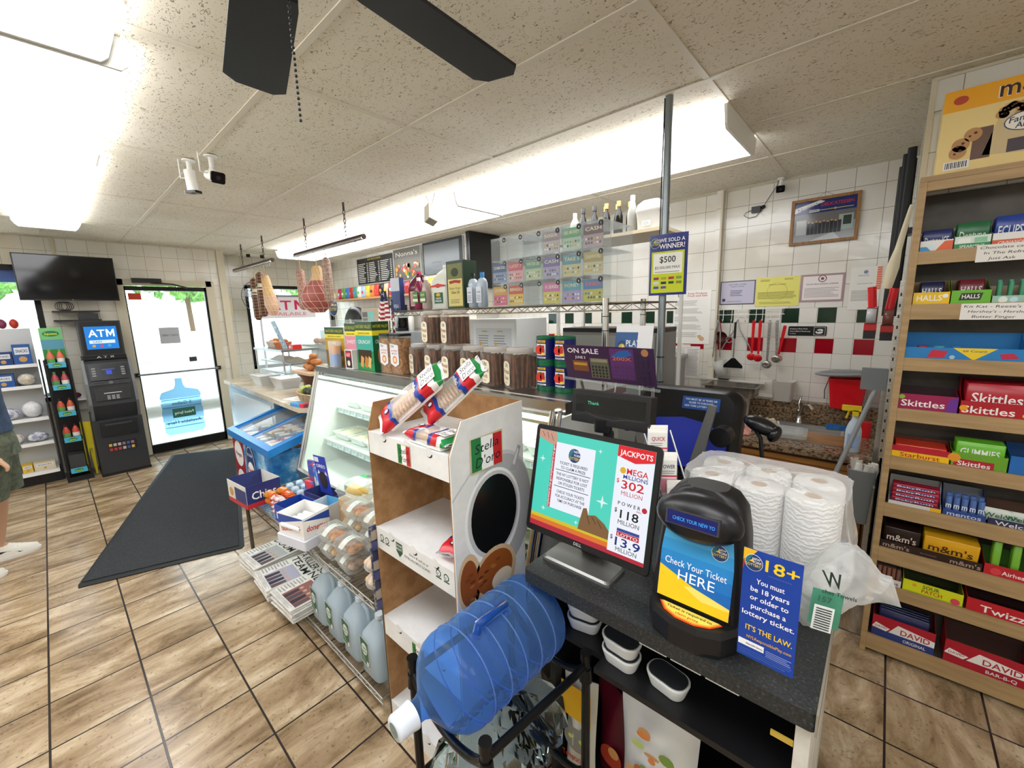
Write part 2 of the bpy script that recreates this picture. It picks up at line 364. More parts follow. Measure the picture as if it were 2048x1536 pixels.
# front wall: window to the left, glass door, then a recessed bay with a second window
b = MB()
b.box(X1, X1+.1, -.66, -.02, 0, HC, TFRY); b.box(X1, X1+.1, -1.74, -1.53, 0, HC, TFRY)
b.box(X1, X1+.1, -1.53, -.66, 2.12, HC, TFRY); b.box(X1, X1+.1, -.02, YL, 2.27, HC, TFRY); b.box(X1, X1+.1, -.02, YL, 0, .82, TFRY); b.box(X1, X1+.1, 2.0, YL, .82, 2.27, TFRY)
struct(b, 'wall_front')
b = MB(); b.box(X1+.1, 7.15, -1.74, -1.64, 0, HC, TBIG); b.box(7.15, 7.25, -2.06, -1.64, 0, HC, TFRY); b.box(7.15, 7.25, YK, -3.38, 0, HC, TFRY)
b.box(7.15, 7.25, -3.38, -2.06, 2.16, HC, TFRY); b.box(7.15, 7.25, -3.38, -2.06, 0, .9, TFRY); struct(b, 'wall_bay')
TBK = tile_mat('white_wall_tile_back', 1, .16, .16, 'e6e4dd', '8f8878', rough=.15)
b = MB(); b.box(X0-.1, X0, YK, YL, 0, HC, TBK); struct(b, 'wall_back')
b = MB(); b.box(X0, 7.0, YL, YL+.1, 0, HC, TNIB); struct(b, 'wall_left')
ALU = mat('bronze_door_frame', '1a1917', .35, .5); TRIM = mat('cream_door_casing', 'cfc6ae', .6)
b = MB()
for y0, y1 in ((-.66, -.63), (-1.56, -1.53)): b.box(X1-.02, X1+.05, y0-.03, y1+.03, 0, 2.16, TRIM)
b.box(X1-.02, X1+.05, -1.56, -.63, 2.09, 2.16, TRIM); struct(b, 'trim_2')
b = MB(); b.box(X1-.03, X1-.002, -1.74, -1.66, 0, HC, TRIM); b.box(X1-.012, X1-.001, -.2, -.17, 2.2, HC, TRIM); struct(b, 'trim_3')
# door
dr = bpy.data.objects.new('door_1', None); COL.objects.link(dr); dr['kind'] = 'structure'; dr.location = (X1, -1.09, 0)
b = MB(); W_ = .415
for s_ in (-1, 1): b.box(.0, .045, s_*W_-.028, s_*W_+.028, .01, 2.08, ALU)
b.box(0, .045, -W_, W_, 2.03, 2.08, ALU); b.box(0, .045, -W_, W_, .01, .12, ALU); b.build('door_frame', dr)
b = MB(); b.box(.018, .026, -W_+.03, W_-.03, .12, 2.03, PANE); b.build('door_pane', dr)
b = MB(); b.tube([(-.06, -W_, 1.02), (-.06, W_, 1.02)], .012, mat('dull_aluminium', '8a8d90', .35, .9)); b.box(-.07, 0, -W_-.02, -W_+.02, 1.0, 1.045, ALU); b.box(-.07, 0, W_-.02, W_+.02, 1.0, 1.045, ALU)
b.build('push_bar', dr)
b = MB(); b.box(-.09, -.02, .05, .32, 2.12, 2.17, BLACK); b.tube([(-.05, .15, 2.12), (-.16, -.05, 2.1), (-.04, -.2, 2.07)], .009, BLACK); b.build('door_closer', dr)
# 5 gallon decal on the glass and other stickers
DEC = film('blue_decal', '8cc4ea', .35, .4); DEC2 = film('deep_blue_decal', '2f74b5', .6, .4)
b = MB(); f = b.frame((.012, 0, 0), (0, -1, 0), (0, 0, 1)); f.dl = .0006
pr = [(.0, .93), (.035, .93), (.04, .85), (.06, .80), (.19, .76), (.215, .70), (.205, .66), (.215, .62), (.205, .56), (.215, .50), (.215, .40), (.205, .36), (.215, .32), (.21, .24), (.17, .2), (0, .2)]
cx = -.03
f.poly([(cx+a, z) for a, z in pr] + [(cx-a, z) for a, z in pr[::-1]], DEC, 1)
for z in (.66, .56, .36, .30): f.rect(cx-.2, z-.004, cx+.2, z+.004, DEC2, 2)
f.rect(cx-.11, .42, cx+.13, .54, P('2d6f5a'), 2); f.text('5 Gallon', cx, .59, .042, P('0e4660'), 3, w=-.2); f.text('Poland Spring', cx+.01, .465, .036, P('eef6f4'), 4, w=-.2); f.text('Available Here', cx, .34, .044, P('0e4660'), 3, w=-.36)
f.rect(.26-.63, 1.92, .36-.63+.02, 2.0, P('d8562a'), 2); f.rect(-.36, 1.93, -.26, 1.99, P('c43818'), 3)
b.build('door_decal', dr)
b = MB(); f = b.frame((.012, 0, 0), (0, -1, 0), (0, 0, 1)); f.rect(-.14, 1.38, .06, 1.58, P('b8bcc0'), 1); f.text('OPEN 7 DAYS', -.04, 1.47, .025, P('4a4c50'), 2, w=.16); f.rect(.12, 1.13, .2, 1.19, P('3a3c3e'), 1); b.build('door_sign', dr)
# windows
def window(n, y0, y1, z0, z1, x):
    w = bpy.data.objects.new('window_%d' % n, None); COL.objects.link(w); w['kind'] = 'structure'; w.location = (x, 0, 0)
    b = MB()
    for a, c in ((y0, y0+.05), (y1-.05, y1)): b.box(.0, .06, a, c, z0, z1, ALU)
    b.box(0, .06, y0, y1, z0, z0+.05, ALU); b.box(0, .06, y0, y1, z1-.05, z1, ALU)
    if y1-y0 > 1.6: b.box(0, .06, (y0+y1)/2-.025, (y0+y1)/2+.025, z0, z1, ALU)
    b.build('window_frame', w); b = MB(); b.box(.03, .036, y0+.04, y1-.04, z0+.04, z1-.04, PANE); b.build('window_pane', w)
    return w
window(1, -.02, 2.0, .82, 2.27, X1+.02); w2 = window(2, -3.38, -2.06, .9, 2.16, 7.17)
# threshold, outlet etc
b = MB(); b.box(X1-.03, X1+.12, -1.53, -.65, 0, .012, mat('dull_aluminium', '8a8d90', .35, .9)); struct(b, 'trim_4')
# outside
PAVE = noise_mat('sunlit_concrete', [(.3, 'c9c6be'), (.7, 'dedbd4')], 3, 5, .9)
b = MB(); b.box(6.86, 40, -22, 22, -.12, -.02, PAVE); struct(b, 'ground_outside')
# ================= CEILING FITTINGS =================
LENS = mat('lit_fluorescent_lens', 'ffffff', .4, emis='fbfcff', estr=7.5)
FIXW = mat('white_enamel', 'e6e6e2', .4)
def fixture(x0, x1, y0, y1, h, label, grp=None):
    t = thing('fluorescent_light', label, 'ceiling light', ((x0+x1)/2, (y0+y1)/2, HC), group=grp)
    hx, hy = (x1-x0)/2, (y1-y0)/2
    b = MB(); b.box(-hx, hx, -hy+.03, hy-.03, -.03, -.001, FIXW)
    for s in (-1, 1): b.extr([(-hy, -.02), (-hy+.02, -h+.015), (-hy+.04, -h-.004), (hy-.04, -h-.004), (hy-.02, -h+.015), (hy, -.02)], s*hx-.006, s*hx+.006, FIXW, 'x')
    b.build('housing', t)
    b = MB(); b.extr([(-hy+.004, -.031), (-hy+.024, -h+.015), (-hy+.045, -h), (hy-.045, -h), (hy-.024, -h+.015), (hy-.004, -.031)], -hx+.007, hx-.007, LENS, 'x'); b.build('diffuser', t)
    return t
fixture(.63, 2.49, -2.73, -2.17, .11, 'long lit fluorescent light above the lottery ticket boxes, near length')
fixture(2.51, 4.39, -2.75, -2.19, .11, 'long lit fluorescent light above the menu boards, behind the security spotlight')
fixture(4.41, 6.2, -2.77, -2.21, .11, 'lit fluorescent light over the bread bay, farthest of its row')
fixture(1.95, 3.24, -.33, .26, .10, 'wide lit fluorescent light at the upper left, middle of its row')
fixture(3.26, 5.62, -.36, .06, .075, 'lit fluorescent light at left in front of the television, farthest of its row')
fixture(-.6, 1.93, -.28, .3, .10, 'wide lit fluorescent light at the top left corner, nearest of its row')
fixture(-2.2, -.9, -.8, -.2, .1, 'added fluorescent fill light behind the viewpoint')  # extra lamp out of view, added to brighten the room
fixture(-1.9, .2, .9, 1.5, .1, 'added fluorescent fill light over the left of the shop, behind the viewpoint')  # also added for brightness, unseen behind the camera
fixture(2.6, 4.6, 1.2, 1.8, .1, 'added fluorescent fill light over the left of the shop by the shelves')  # unseen fill lamp added left of the frame
fixture(5.1, 5.9, 1.0, 1.5, .08, 'lit fluorescent strip near the window at the far left')

# ================= LOTTERY COUNTER =================
GRAN = noise_mat('charcoal_laminate', [(.35, '1c1e1f'), (.6, '303334'), (.72, '5b6062')], 160, 3, .38)
def lotto_ball(f, x, y, r, l=3):
    f.disc(x, y, r*1.06, P('e8e8e0'), l); f.disc(x, y, r, P('16386e'), l+1)
    f.disc(x, y, r*.97, P('1f6e86'), l+2, a0=100, a1=215, n=14); f.poly([(x-r*.55, y+r*.1), (x-r*.1, y+r*.55), (x+r*.1, y+r*.1)], P('e6b92c'), l+3)
    f.text('NEW', x+r*.3, y+r*.42, r*.3, P('f0f0ea'), l+4); f.text('YORK', x+r*.38, y+r*.02, r*.3, P('f0f0ea'), l+4); f.text('LOTTERY', x, y-r*.42, r*.34, P('e9d23c'), l+4, w=r*1.75)
c = thing('checkout_counter', 'black speckled laminate counter that carries the lottery monitor and ticket checker', 'counter', (0, 0, 0))
b = MB(); b.rbox(.028, .74, -1.5, -.85, .86, .9, .012, GRAN); b.build('countertop', c)
WHP = noise_mat('scuffed_white_panel', [(.35, 'b7b4aa'), (.6, 'd6d3c9')], 6, 6, .6)
b = MB(); b.box(.035, .06, -1.48, -.87, 0, .859, WHP); b.build('side_panel', c)
b = MB(); b.box(.70, .72, -1.48, -.95, 0, .859, BLACK); b.build('side_panel', c)
b = MB(); b.box(.0605, .6995, -1.48, -1.46, .0, .859, BLACK); b.build('back_panel', c)
b = MB(); b.prism([(.061, -1.459), (.699, -1.459), (.699, -.935), (.52, -.935), (.52, -.885), (.061, -.885)], .655, .672, BLACK); b.build('shelf', c)
b = MB(); b.box(.061, .699, -1.459, -.935, .05, .068, BLACK); b.box(.061, .699, -.95, -.94, .0, .05, BLACK); b.build('shelf', c)
b = MB(); b.box(.061, .699, -.892, -.876, .835, .859, P('26241f', .6)); b.box(.061, .1, -.874, -.868, .79, .80, P('b89a3c', .6)); b.build('front_rail', c)
b = MB(); b.box(.026, .03, -1.5, -.85, .855, .902, P('8d8678', .5)); b.build('edge_trim', c)
# clear-lidded food tubs on the counter's inner shelf and lids pegged under the top
TUB = mat('white_tub', 'd9dbd8', .4); SMOKE = film('smoked_lid', '3c4044', .55, .12)
def tub(loc, rz, label, group=None, h=.038):
    t = thing('food_tub', label, 'tub', loc, rz, group)
    b = MB(); o = rrect(-.055, .055, -.035, .035, .03, 5); i = rrect(-.045, .045, -.026, .026, .022, 5); j = rrect(-.05, .05, -.03, .03, .026, 5)
    b.loft([[(x, y, 0) for x, y in i], [(x, y, h-.006) for x, y in o], [(x, y, h) for x, y in o], [(x, y, h) for x, y in j], [(x, y, .004) for x, y in i]], TUB, True, True); b.build('tub_body', t)
    b = MB(); b.prism(j, h-.002, h+.002, SMOKE); b.build('lid', t)
    return t
for k in range(3): tub((.62, -1.0, .6735+.042*k), 12, ['bottom tub of the stack of three under the counter', 'middle tub of the stack of three under the counter', 'top tub of the stack of three under the counter'][k] + ' by the water rack')
for k in range(2): tub((.47, -.95, .6735+.042*k), -5, ['lower white tub of the pair under the counter', 'upper white tub of the pair under the counter'][k])
tub((.34, -.955, .6735), -10, 'single white oval tub with smoked lid standing open to view under the counter')
for k, x in enumerate((.36, .28, .2)):
    b = MB(); b.box(-.035, .035, -.01, .01, -.02, 0, TUB); 
    for q in range(7): b.box(-.032+.009*q, -.027+.009*q, .0101, .0115, -.016, -.004, P('8a8d8a'))
    put(b, 'white_basket', ['white perforated basket end under the counter near the tubs', 'white perforated basket end under the counter, middle one', 'white perforated basket end under the counter nearest the white panel'][k], 'basket', (x, -.905, .834-.0))
# bags on the lower shelf
def pouch(w, h, d, m, top=.0):
    b = MB(); nu, nv = 10, 12
    for s in (1, -1):
        def fn(u, v, s=s):
            e = math.sin(PI*u)**.5*(math.sin(PI*min(1, .12+v*.88))**.5 if v < .95 else .1)
            return ((u-.5)*w*(1-.06*math.sin(PI*v)), s*d/2*e + .006*math.sin(9*u+5*v), h*v)
        b.grid((lambda u, v, fn=fn: fn(u, v)) if s > 0 else (lambda u, v, fn=fn: fn(1-u, v)), nu, nv, m)
    return b
b = pouch(.22, .47, .12, mat('white_pet_food_bag', 'd8d9d4', .35)); f = b.frame((0, .066, 0), (-1, 0, 0), (0, 0, 1))
q = random.Random(3)
for k in range(34): h_ = q.uniform(.12, .43); f.disc(q.uniform(-.05, .05)+.05*(.43-h_)/.3*q.uniform(-1, 1), h_, q.uniform(.01, .024), P(q.choice(['b98a5a', 'c99c66', '9a5a34', '6f8a3c', 'a9b86a', 'd8c49a', 'c87a3c'])), 1+k % 5, ry=q.uniform(.007, .018), n=10)
f.poly([(-.05, .3), (-.02, .18), (-.03, .17)], P('5d7a34'), 7); f.poly([(.02, .34), (.03, .22), (.02, .22)], P('5d7a34'), 7)
f.rect(-.07, .04, .07, .085, P('e4e2da'), 4); f.text('PURINA', .02, .055, .024, P('30302e'), 5, w=.085); f.rect(-.065, .05, -.045, .08, P('b01c24'), 6)
put(b, 'pet_food_bag', 'large white pet food bag printed with meat and vegetables under the counter', 'bag', (.378, -1.01, .0685), 3)
b = pouch(.15, .33, .08, mat('maroon_bag', '5c1424', .35)); f = b.frame((0, .044, 0), (-1, 0, 0), (0, 0, 1)); f.disc(0, .1, .04, P('b8452c'), 1); f.disc(.01, .12, .02, P('e0a060'), 2)
put(b, 'snack_bag', 'dark maroon bag between the cat treats and the white pet food bag', 'bag', (.555, -1.11, .0685), -4)
b = pouch(.12, .42, .06, mat('cat_treat_bag', 'c9c4b2', .35)); f = b.frame((0, .034, 0), (-1, 0, 0), (0, 0, 1)); f.rect(-.055, .28, .055, .4, P('e0a81c'), 1); f.disc(0, .2, .045, P('8a8478'), 1); f.poly([(-.04, .23), (-.025, .27), (-.01, .235)], P('8a8478'), 2); f.poly([(.04, .23), (.025, .27), (.01, .235)], P('8a8478'), 2)
f.text('Temptations', 0, .12, .022, P('b02820'), 3, w=.1, rot=8); f.disc(-.02, .205, .008, P('c9d24a'), 3); f.disc(.02, .205, .008, P('c9d24a'), 3)
put(b, 'cat_treat_bag', 'yellow topped cat treat bag with a grey cat behind the water rack', 'bag', (.632, -1.0, .0685), 0)
b = pouch(.19, .26, .13, mat('blue_wrap', '2b4fa8', .25)); f = b.frame((0, .076, 0), (-1, 0, 0), (0, 0, 1)); f.poly([(-.1, .22), (.02, .24), (.05, .1), (-.06, .05)], P('e6ebf2'), 1); f.poly([(-.08, .2), (.0, .22), (.02, .12), (-.05, .08)], P('1d3e98'), 2)
put(b, 'wrapped_pack', 'blue plastic wrapped pack on the counter floor right of the pet food bag', 'package', (.17, -1.05, .0685), -4)

# ---- monitor ----
t = thing('lottery_monitor', 'black framed lottery monitor showing teal ticket message and jackpots on the counter', 'monitor', (.615, -.985, .9)); 
b = MB(); b.loft([[(x, y, z) for x, y in rrect(-.115+e, .115-e, -.045+e, .06-e, .012, 3)] for z, e in ((0, 0), (.008, 0), (.013, .006))], mat('silver_plastic', '8f8f8c', .35, .7), False); b.build('base', t)
b = MB(); b.box(-.03, .03, -.055, -.035, .012, .2, BLACK); b.build('stand', t)
Mt = T(0, .022, .055) @ R(12, 'X')   # leans back
b = MB(); b.M = Mt; W, H = .21, .345
b.loft([[(x, y, z) for x, z in rrect(-W+e, W-e, e, H-e, .012, 3)] for y, e in ((-.045, .03), (-.03, .008), (-.002, 0), (0, .002))], BLACK, False); f = b.frame((0, .001, 0), (-1, 0, 0), (0, 0, 1)); f.text('DELL', -.01, .0075, .009, P('c8c8c8'), 2)
b.build('casing', t)
b = MB(); b.M = Mt; sw, sh = .387, .308; f = b.frame((sw/2, .0012, .022), (-1, 0, 0), (0, 0, 1)); f.dl = .00025
def Q_(x): return x*sw
f.rect(0, 0, sw, sh, S('4fd8c2', .95), 1)
f.rect(0, 0, sw, .13*sh, S('d8c22a', .95), 2); f.rect(0, 0, sw, .095*sh, S('e0762c', .95), 3); f.rect(0, 0, sw, .05*sh, S('b8243a', .95), 4)
f.rect(.72*sw, .035*sh, sw, sh, S('eef1fa', 1), 5); f.poly([(.72*sw, sh), (.72*sw, .9*sh), (.86*sw, .86*sh), (sw, .9*sh), (sw, sh)], S('e0202c', 1), 6)
f.text('JACKPOTS', .86*sw, .915*sh, .0155, S('ffffff', 1), 7, w=.245*sw)
def sd(c): return S(c, .9)
f.text('MEGA', .885*sw, .755*sh, .017, sd('d8202c'), 7, w=.16*sw); f.text('MILLIONS', .875*sw, .71*sh, .0115, sd('20308a'), 7, w=.185*sw); f.disc(.775*sw, .78*sh, .009, sd('e8b82c'), 7, n=12)
f.text('$', .745*sw, .665*sh, .012, sd('d8202c'), 7); f.text('302', .86*sw, .62*sh, .024, sd('d8202c'), 7, w=.17*sw); f.text('MILLION', .86*sw, .56*sh, .0125, sd('c8404c'), 7, w=.16*sw, bold=False)
f.text('P O W E R', .85*sw, .47*sh, .010, sd('202024'), 7, w=.17*sw); f.disc(.965*sw, .478*sh, .0075, sd('c82038'), 7, n=12); f.text('BALL', .93*sw, .445*sh, .005, sd('c82038'), 8)
f.text('$', .755*sw, .40*sh, .012, sd('101014'), 7); f.text('118', .86*sw, .355*sh, .024, sd('101014'), 7, w=.14*sw); f.text('MILLION', .86*sw, .30*sh, .0125, sd('202024'), 7, w=.16*sw, bold=False)
f.rect(.78*sw, .235*sh, .95*sw, .262*sh, sd('3a4a9a'), 7); f.rect(.78*sw, .19*sh, .95*sw, .233*sh, sd('c82038'), 7); f.text('LOTTO', .865*sw, .197*sh, .0085, sd('ffffff'), 8, w=.15*sw)
f.text('$', .745*sw, .15*sh, .012, sd('1c2c7c'), 7); f.text('13.9', .87*sw, .105*sh, .024, sd('1c2c7c'), 7, w=.19*sw); f.text('MILLION', .865*sw, .055*sh, .0125, sd('303440'), 7, w=.16*sw, bold=False)
f.rect(.18*sw, .23*sh, .54*sw, .9*sh, S('eef1fb', 1), 5); f.rect(.15*sw, .23*sh, .182*sw, .92*sh, sd('c8303c'), 4); f.text('nylottery.ny.gov', .167*sw, .72*sh, .007, sd('ffffff'), 6, rot=90, w=.1); f.text('nylottery.ny.gov', .167*sw, .4*sh, .007, sd('ffffff'), 6, rot=90, w=.1)
f.disc(.36*sw, .8*sh, .021, sd('1c3c78'), 6); f.disc(.355*sw, .81*sh, .018, sd('2c7c8c'), 7, a0=90, a1=230); f.text('NEW', .38*sw, .83*sh, .007, sd('ffffff'), 8); f.text('YORK', .385*sw, .795*sh, .007, sd('ffffff'), 8); f.text('LOTTERY', .36*sw, .757*sh, .009, sd('ecd83c'), 8, w=.041)
k_ = sd('1a1c22')
for i, (s_, y_) in enumerate([('TICKET IS REQUIRED', .69), ('TO CLAIM A PRIZE', .645), ('THE NY LOTTERY IS NOT', .575), ('RESPONSIBLE FOR LOST', .53), ('OR STOLEN TICKETS', .485), ('CHECK YOUR TICKETS', .40), ('FOR ACCURACY AT THE', .355), ('TIME OF PURCHASE', .31)]):
    f.text(s_, .36*sw, y_*sh, .0088, k_, 7, w=(len(s_)/21)*.30*sw)
for y_ in (.625, .46): f.rect(.2*sw, y_*sh, .52*sw, (y_+.006)*sh, k_, 7)
f.poly([(0, sh), (.17*sw, sh), (.19*sw, .93*sh), (.17*sw, .86*sh), (.1*sw, .88*sh), (0, .92*sh)], sd('d0a08c'), 8)
for q_ in ((.03, .98, .06, .93), (.08, .98, .1, .92), (.12, .97, .15, .9)): f.line(q_[0]*sw, q_[1]*sh, q_[2]*sw, q_[3]*sh, .0015, sd('402820'), 9)
f.poly([(.72*sw, .12*sh), (.46*sw, .12*sh), (.47*sw, .2*sh), (.49*sw, .33*sh), (.52*sw, .34*sh), (.54*sw, .28*sh), (.6*sw, .3*sh), (.68*sw, .25*sh), (.72*sw, .2*sh)], sd('85603c'), 8)
for q_ in ((.53, .27, .56, .2), (.57, .28, .61, .22), (.62, .26, .66, .2)): f.line(q_[0]*sw, q_[1]*sh, q_[2]*sw, q_[3]*sh, .0018, sd('3a2418'), 9)
for x_, y_, r_ in ((.06, .7, .012), (.64, .44, .02), (.58, .9, .008), (.12, .2, .009), (.44, .17, .008)):
    f.poly([(x_*sw+r_*math.cos(a*PI/4)*(1 if a % 2 == 0 else .25), y_*sh+r_*math.sin(a*PI/4)*(1 if a % 2 == 0 else .25)) for a in range(8)], sd('e8fffa'), 6)
b.build('screen', t)

# ---- ticket checker ----
t = thing('ticket_checker', 'black lottery ticket checker with blue and yellow faceplate standing on the counter', 'ticket checker', (.275, -.905, .9), 0)
b = MB(); pts = [(-.105, -.13), (-.1, .0), (-.075, .04), (-.03, .06), (.03, .06), (.075, .04), (.1, .0), (.105, -.13)][::-1]
b.loft([[(x*s, y*s, z) for x, y in pts] for z, s in ((0, .94), (.012, 1), (.05, 1), (.064, .93))], BLACK, False); b.build('base', t)
b = MB(); 
def ring(z, w, yf, yb): return [(x, y, z) for x, y in rrect(-w, w, yb, yf, .028, 5)]
b.loft([ring(.06, .104, -.0, -.11), ring(.16, .1, -.015, -.115), ring(.25, .094, -.03, -.12), ring(.31, .084, -.035, -.12), ring(.335, .066, -.038, -.117), ring(.345, .045, -.042, -.11)], BLACK, True, True)
b.box(-.08, .08, -.02, .005, .055, .085, P('050506', .5)); b.build('body', t)
b = MB(); b.M = T(0, -.01, .288) @ R(8, 'X'); b.sph((0, 0, 0), (.094, .045, .056), P('17171a', .3), 24); f = b.frame((0, .0455, .006), (-1, 0, 0), (0, 0, 1)); b.build('head', t)
b = MB(); b.M = T(0, -.01, .288) @ R(8, 'X'); b.box(-.056, .056, .03, .045, -.014, .02, P('3c3c40', .3)); f = b.frame((0, .0455, .0), (-1, 0, 0), (0, 0, 1)); f.rect(-.052, -.011, .052, .017, S('0a1470', .8), 1); f.text('CHECK YOUR NEW YO', .004, -.002, .0085, S('38a8f8', 1.3), 2, w=.088, bold=False); b.build('display', t)
b = MB(); b.M = T(0, .0045, .076) @ R(10, 'X'); f = b.frame((0, .004, 0), (-1, 0, 0), (0, 0, 1))
cols = ['0f5fb0', '1468b8', '1a74c0', '2384c8', '3094d0', '44a4d8', '58b2de']
prof = lambda z: .079 if z < .12 else .079-.012*(z-.12)/.1
for i in range(7):
    za, zb = .028*i+.0, .028*(i+1)
    f.poly([(-prof(za), za), (prof(za), za), (prof(zb), zb), (-prof(zb), zb)], P(cols[i], .25), 1)
f.poly([(-.0785, .0), (.0785, .0), (.0785, .028), (0, .045), (-.0785, .075)], P('f2c81c', .25), 3); f.poly([(-.02, .04), (.0, .045), (.0785, .028), (.0785, .022), (.02, .02)], P('f6dc6a', .25), 4)
f.text('Check Your Ticket', 0, .082, .0165, P('f4f8fa'), 5, w=.135, bold=False); f.text('HERE', .005, .052, .024, P('f4f8fa'), 5, w=.08, bold=False)
lotto_ball(f, .048, .142, .0165, 4)
b.build('faceplate', t)
b = MB(); f = b.frame((0, .0, .0645), (-1, 0, 0), (0, 1, .06)); 
arc = [(-.07, .008), (-.05, .034), (-.02, .047), (.02, .047), (.05, .034), (.07, .008)]
f.Y = Vector((0, -1, .0)); f.N = Vector((0, 0, 1))
f.poly([(x, -y-.004) for x, y in arc], P('e04a1c'), 1); f.poly([(x*.95, -y*.9-.004) for x, y in arc], P('f0a83c'), 2); f.poly([(x*.9, -y*.8-.004) for x, y in arc], P('f4dc5c'), 3)
f.text('Ticket is required to', 0, -.024, .0085, P('30302a'), 4, w=.1); f.text('claim prize', 0, -.038, .0085, P('c8401c'), 4, w=.05)
b.build('prize_label', t)
# ---- 18+ card ----
b = MB(); b.M = Matrix.Diagonal((.86, 1, .96, 1)); b.box(-.058, .058, -.0015, 0, 0, .25, P('123a94', .25)); f = b.frame((0, 0, 0), (-1, 0, 0), (0, 0, 1)); f.rect(-.058, .0, .058, .25, P('14409e', .25), 1)
f.poly([(-.058, .25), (-.03, .25), (-.058, .215)], P('e8b92a', .25), 2); f.poly([(-.058, .222), (-.05, .232), (-.058, .2)], P('c8302c', .25), 2)
lotto_ball(f, -.036, .222, .0175, 3); f.text('18+', .02, .212, .026, P('f2cc1c'), 3, w=.065); f.rect(-.005, .203, .04, .2045, P('3c5aa8'), 2)
for i, s_ in enumerate(['You must', 'be 18 years', 'or older to', 'purchase a', 'lottery ticket.']): f.text(s_, 0, .178-.0195*i, .0115, P('f4f6fa'), 3, w=.0070*len(s_), bold=True)
f.text("IT'S THE LAW.", .004, .066, .0125, P('f2cc1c'), 3, w=.094); f.text('NYLResponsiblePlay.com', .006, .047, .0072, P('d8a83c'), 3, w=.09); f.rect(-.056, .026, -.002, .04, P('eef0f2'), 2); f.text('Responsible Gaming', -.022, .031, .004, P('30405a'), 3, w=.034)
f.lines(.002, .02, .055, .036, 4, P('8fa2d8'), 2, seed=2); f.lines(-.055, .006, .055, .02, 3, P('3a5cb0'), 2, seed=4)
put(b, 'age_limit_card', 'blue 18+ card with white and yellow lettering taped to the side of the ticket checker', 'sign', (.122, -.872, .937), -2)
# ---- playslip rack ----
SLIP = mat('paper', 'f0eee8', .8); PINK = mat('pink_print', 'e08c9c', .8)
t = thing('playslip_rack', 'clear stepped rack between the monitor and the paper towels', 'rack', (.412, -1.128, .9005), 35)
b = MB(); b.box(-.05, .05, -.07, .07, 0, .004, CLEAR)
for k in range(-1, 4): x = -.03+.022*k; y = .045-.03*k; z = .075+.072*k; b.box(x-.034, x+.034, y-.0165, y-.0145, .0041, z+.08, CLEAR); b.box(x-.034, x+.034, y-.0144, y+.0145, z-.003, z-.001, CLEAR)
b.build('rack_body', t)
for s_ in (-1, 1): b = MB(); b.tube([(-.05+s_*.038, .085, .06), (.036+s_*.038, -.06, .40)], .003, P('c8cacc', .2, .8), 6); b.build('side_rod', t)
for k, lab in ((-1, 'lowest fan of lottery slips at the foot of the rack beside the towels'), (0, 'lottery slip stack with large pink panel, second step of the rack'), (1, 'lottery slip stack on the middle step of the clear rack'), (2, 'lottery slip stack on the fourth step of the clear rack'), (3, 'topmost stack of lottery slips with red writing in the clear rack')):
    b = MB(); w_ = .06; b.M = R(35)
    for j in range(5): b.box(-w_/2+.0015*j, w_/2-.001*(4-j), -.0135+.0053*j, -.0087+.0053*j, 0, .125-.004*j, SLIP)
    f = b.frame((0, .0126, 0), (-1, 0, 0), (0, 0, 1)); f.rect(-.022, .012, .026, .055, PINK, 1); f.text(['CASH', 'TAKE 5', 'LOTTO', 'POWER', 'QUICK'][k+1], 0, .085, .012, P('b8283c' if k % 2 else '303034'), 1, w=.038); f.rect(-.024, .06, .026, .065, P('c8405a'), 1); f.lines(-.022, .068, .024, .08, 2, P('8a8a8a'), 1, seed=k)
    v_ = R(35) @ Vector((-.03+.022*k, .045-.03*k, 0)); put(b, 'play_slips', lab, 'paper slips', (.412+v_.x, -1.128+v_.y, .9005+.075+.072*k))
# ---- paper towels in their bag ----
PT = noise_mat('paper_towel', [(.4, 'dcdcda'), (.6, 'f0f0ee')], 60, 2, .9, bump=.3)
def roll_mat():
    m = mat('embossed_paper_towel', 'ebebe8', .9); N, L, B = nodes(m); tc = N.new('ShaderNodeTexCoord'); w = N.new('ShaderNodeTexWave'); w.wave_type = 'RINGS'; w.inputs['Scale'].default_value = 28; w.inputs['Distortion'].default_value = 6; w.inputs['Detail Scale'].default_value = 2
    L.new(tc.outputs['Object'], w.inputs[0]); b_ = N.new('ShaderNodeBump'); b_.inputs['Strength'].default_value = .6; b_.inputs['Distance'].default_value = .003; L.new(w.outputs['Fac'], b_.inputs['Height']); L.new(b_.outputs[0], B.inputs['Normal'])
    r = ramp(N, [(.3, 'dcdcd8'), (.7, 'f2f2f0')]); L.new(w.outputs['Fac'], r.inputs[0]); L.new(r.outputs[0], B.inputs['Base Color']); return m
RM = roll_mat(); first = None
labs = ['paper towel roll at the front right of the plastic wrapped pack', 'middle front paper towel roll of the wrapped pack', 'front left paper towel roll of the wrapped pack beside the slip rack', 'paper towel roll at the back right of the wrapped pack', 'middle back paper towel roll of the wrapped pack', 'back left paper towel roll of the wrapped pack']
for k in range(6):
    x, y = .102+.124*(k % 3), -1.275 - .125*(k//3)
    if not first:
        first = thing('paper_towel_roll', labs[0], 'paper towel', (x, y, .905), 0, 'paper towel rolls on the counter')
        b = MB(); b.lathe([(.02, .255), (.055, .256), (.060, .248), (.0615, .24), (.0615, .012), (.059, .002), (.02, 0)], RM, 28); b.build('towel', first)
        b = MB(); b.lathe([(.02, 0), (.02, .255), (.017, .255), (.017, 0), (.02, 0)], P('b49a78', .8), 16); b.build('cardboard_core', first)
    else: dup(first, (x, y, .905), 40*k, labs[k])
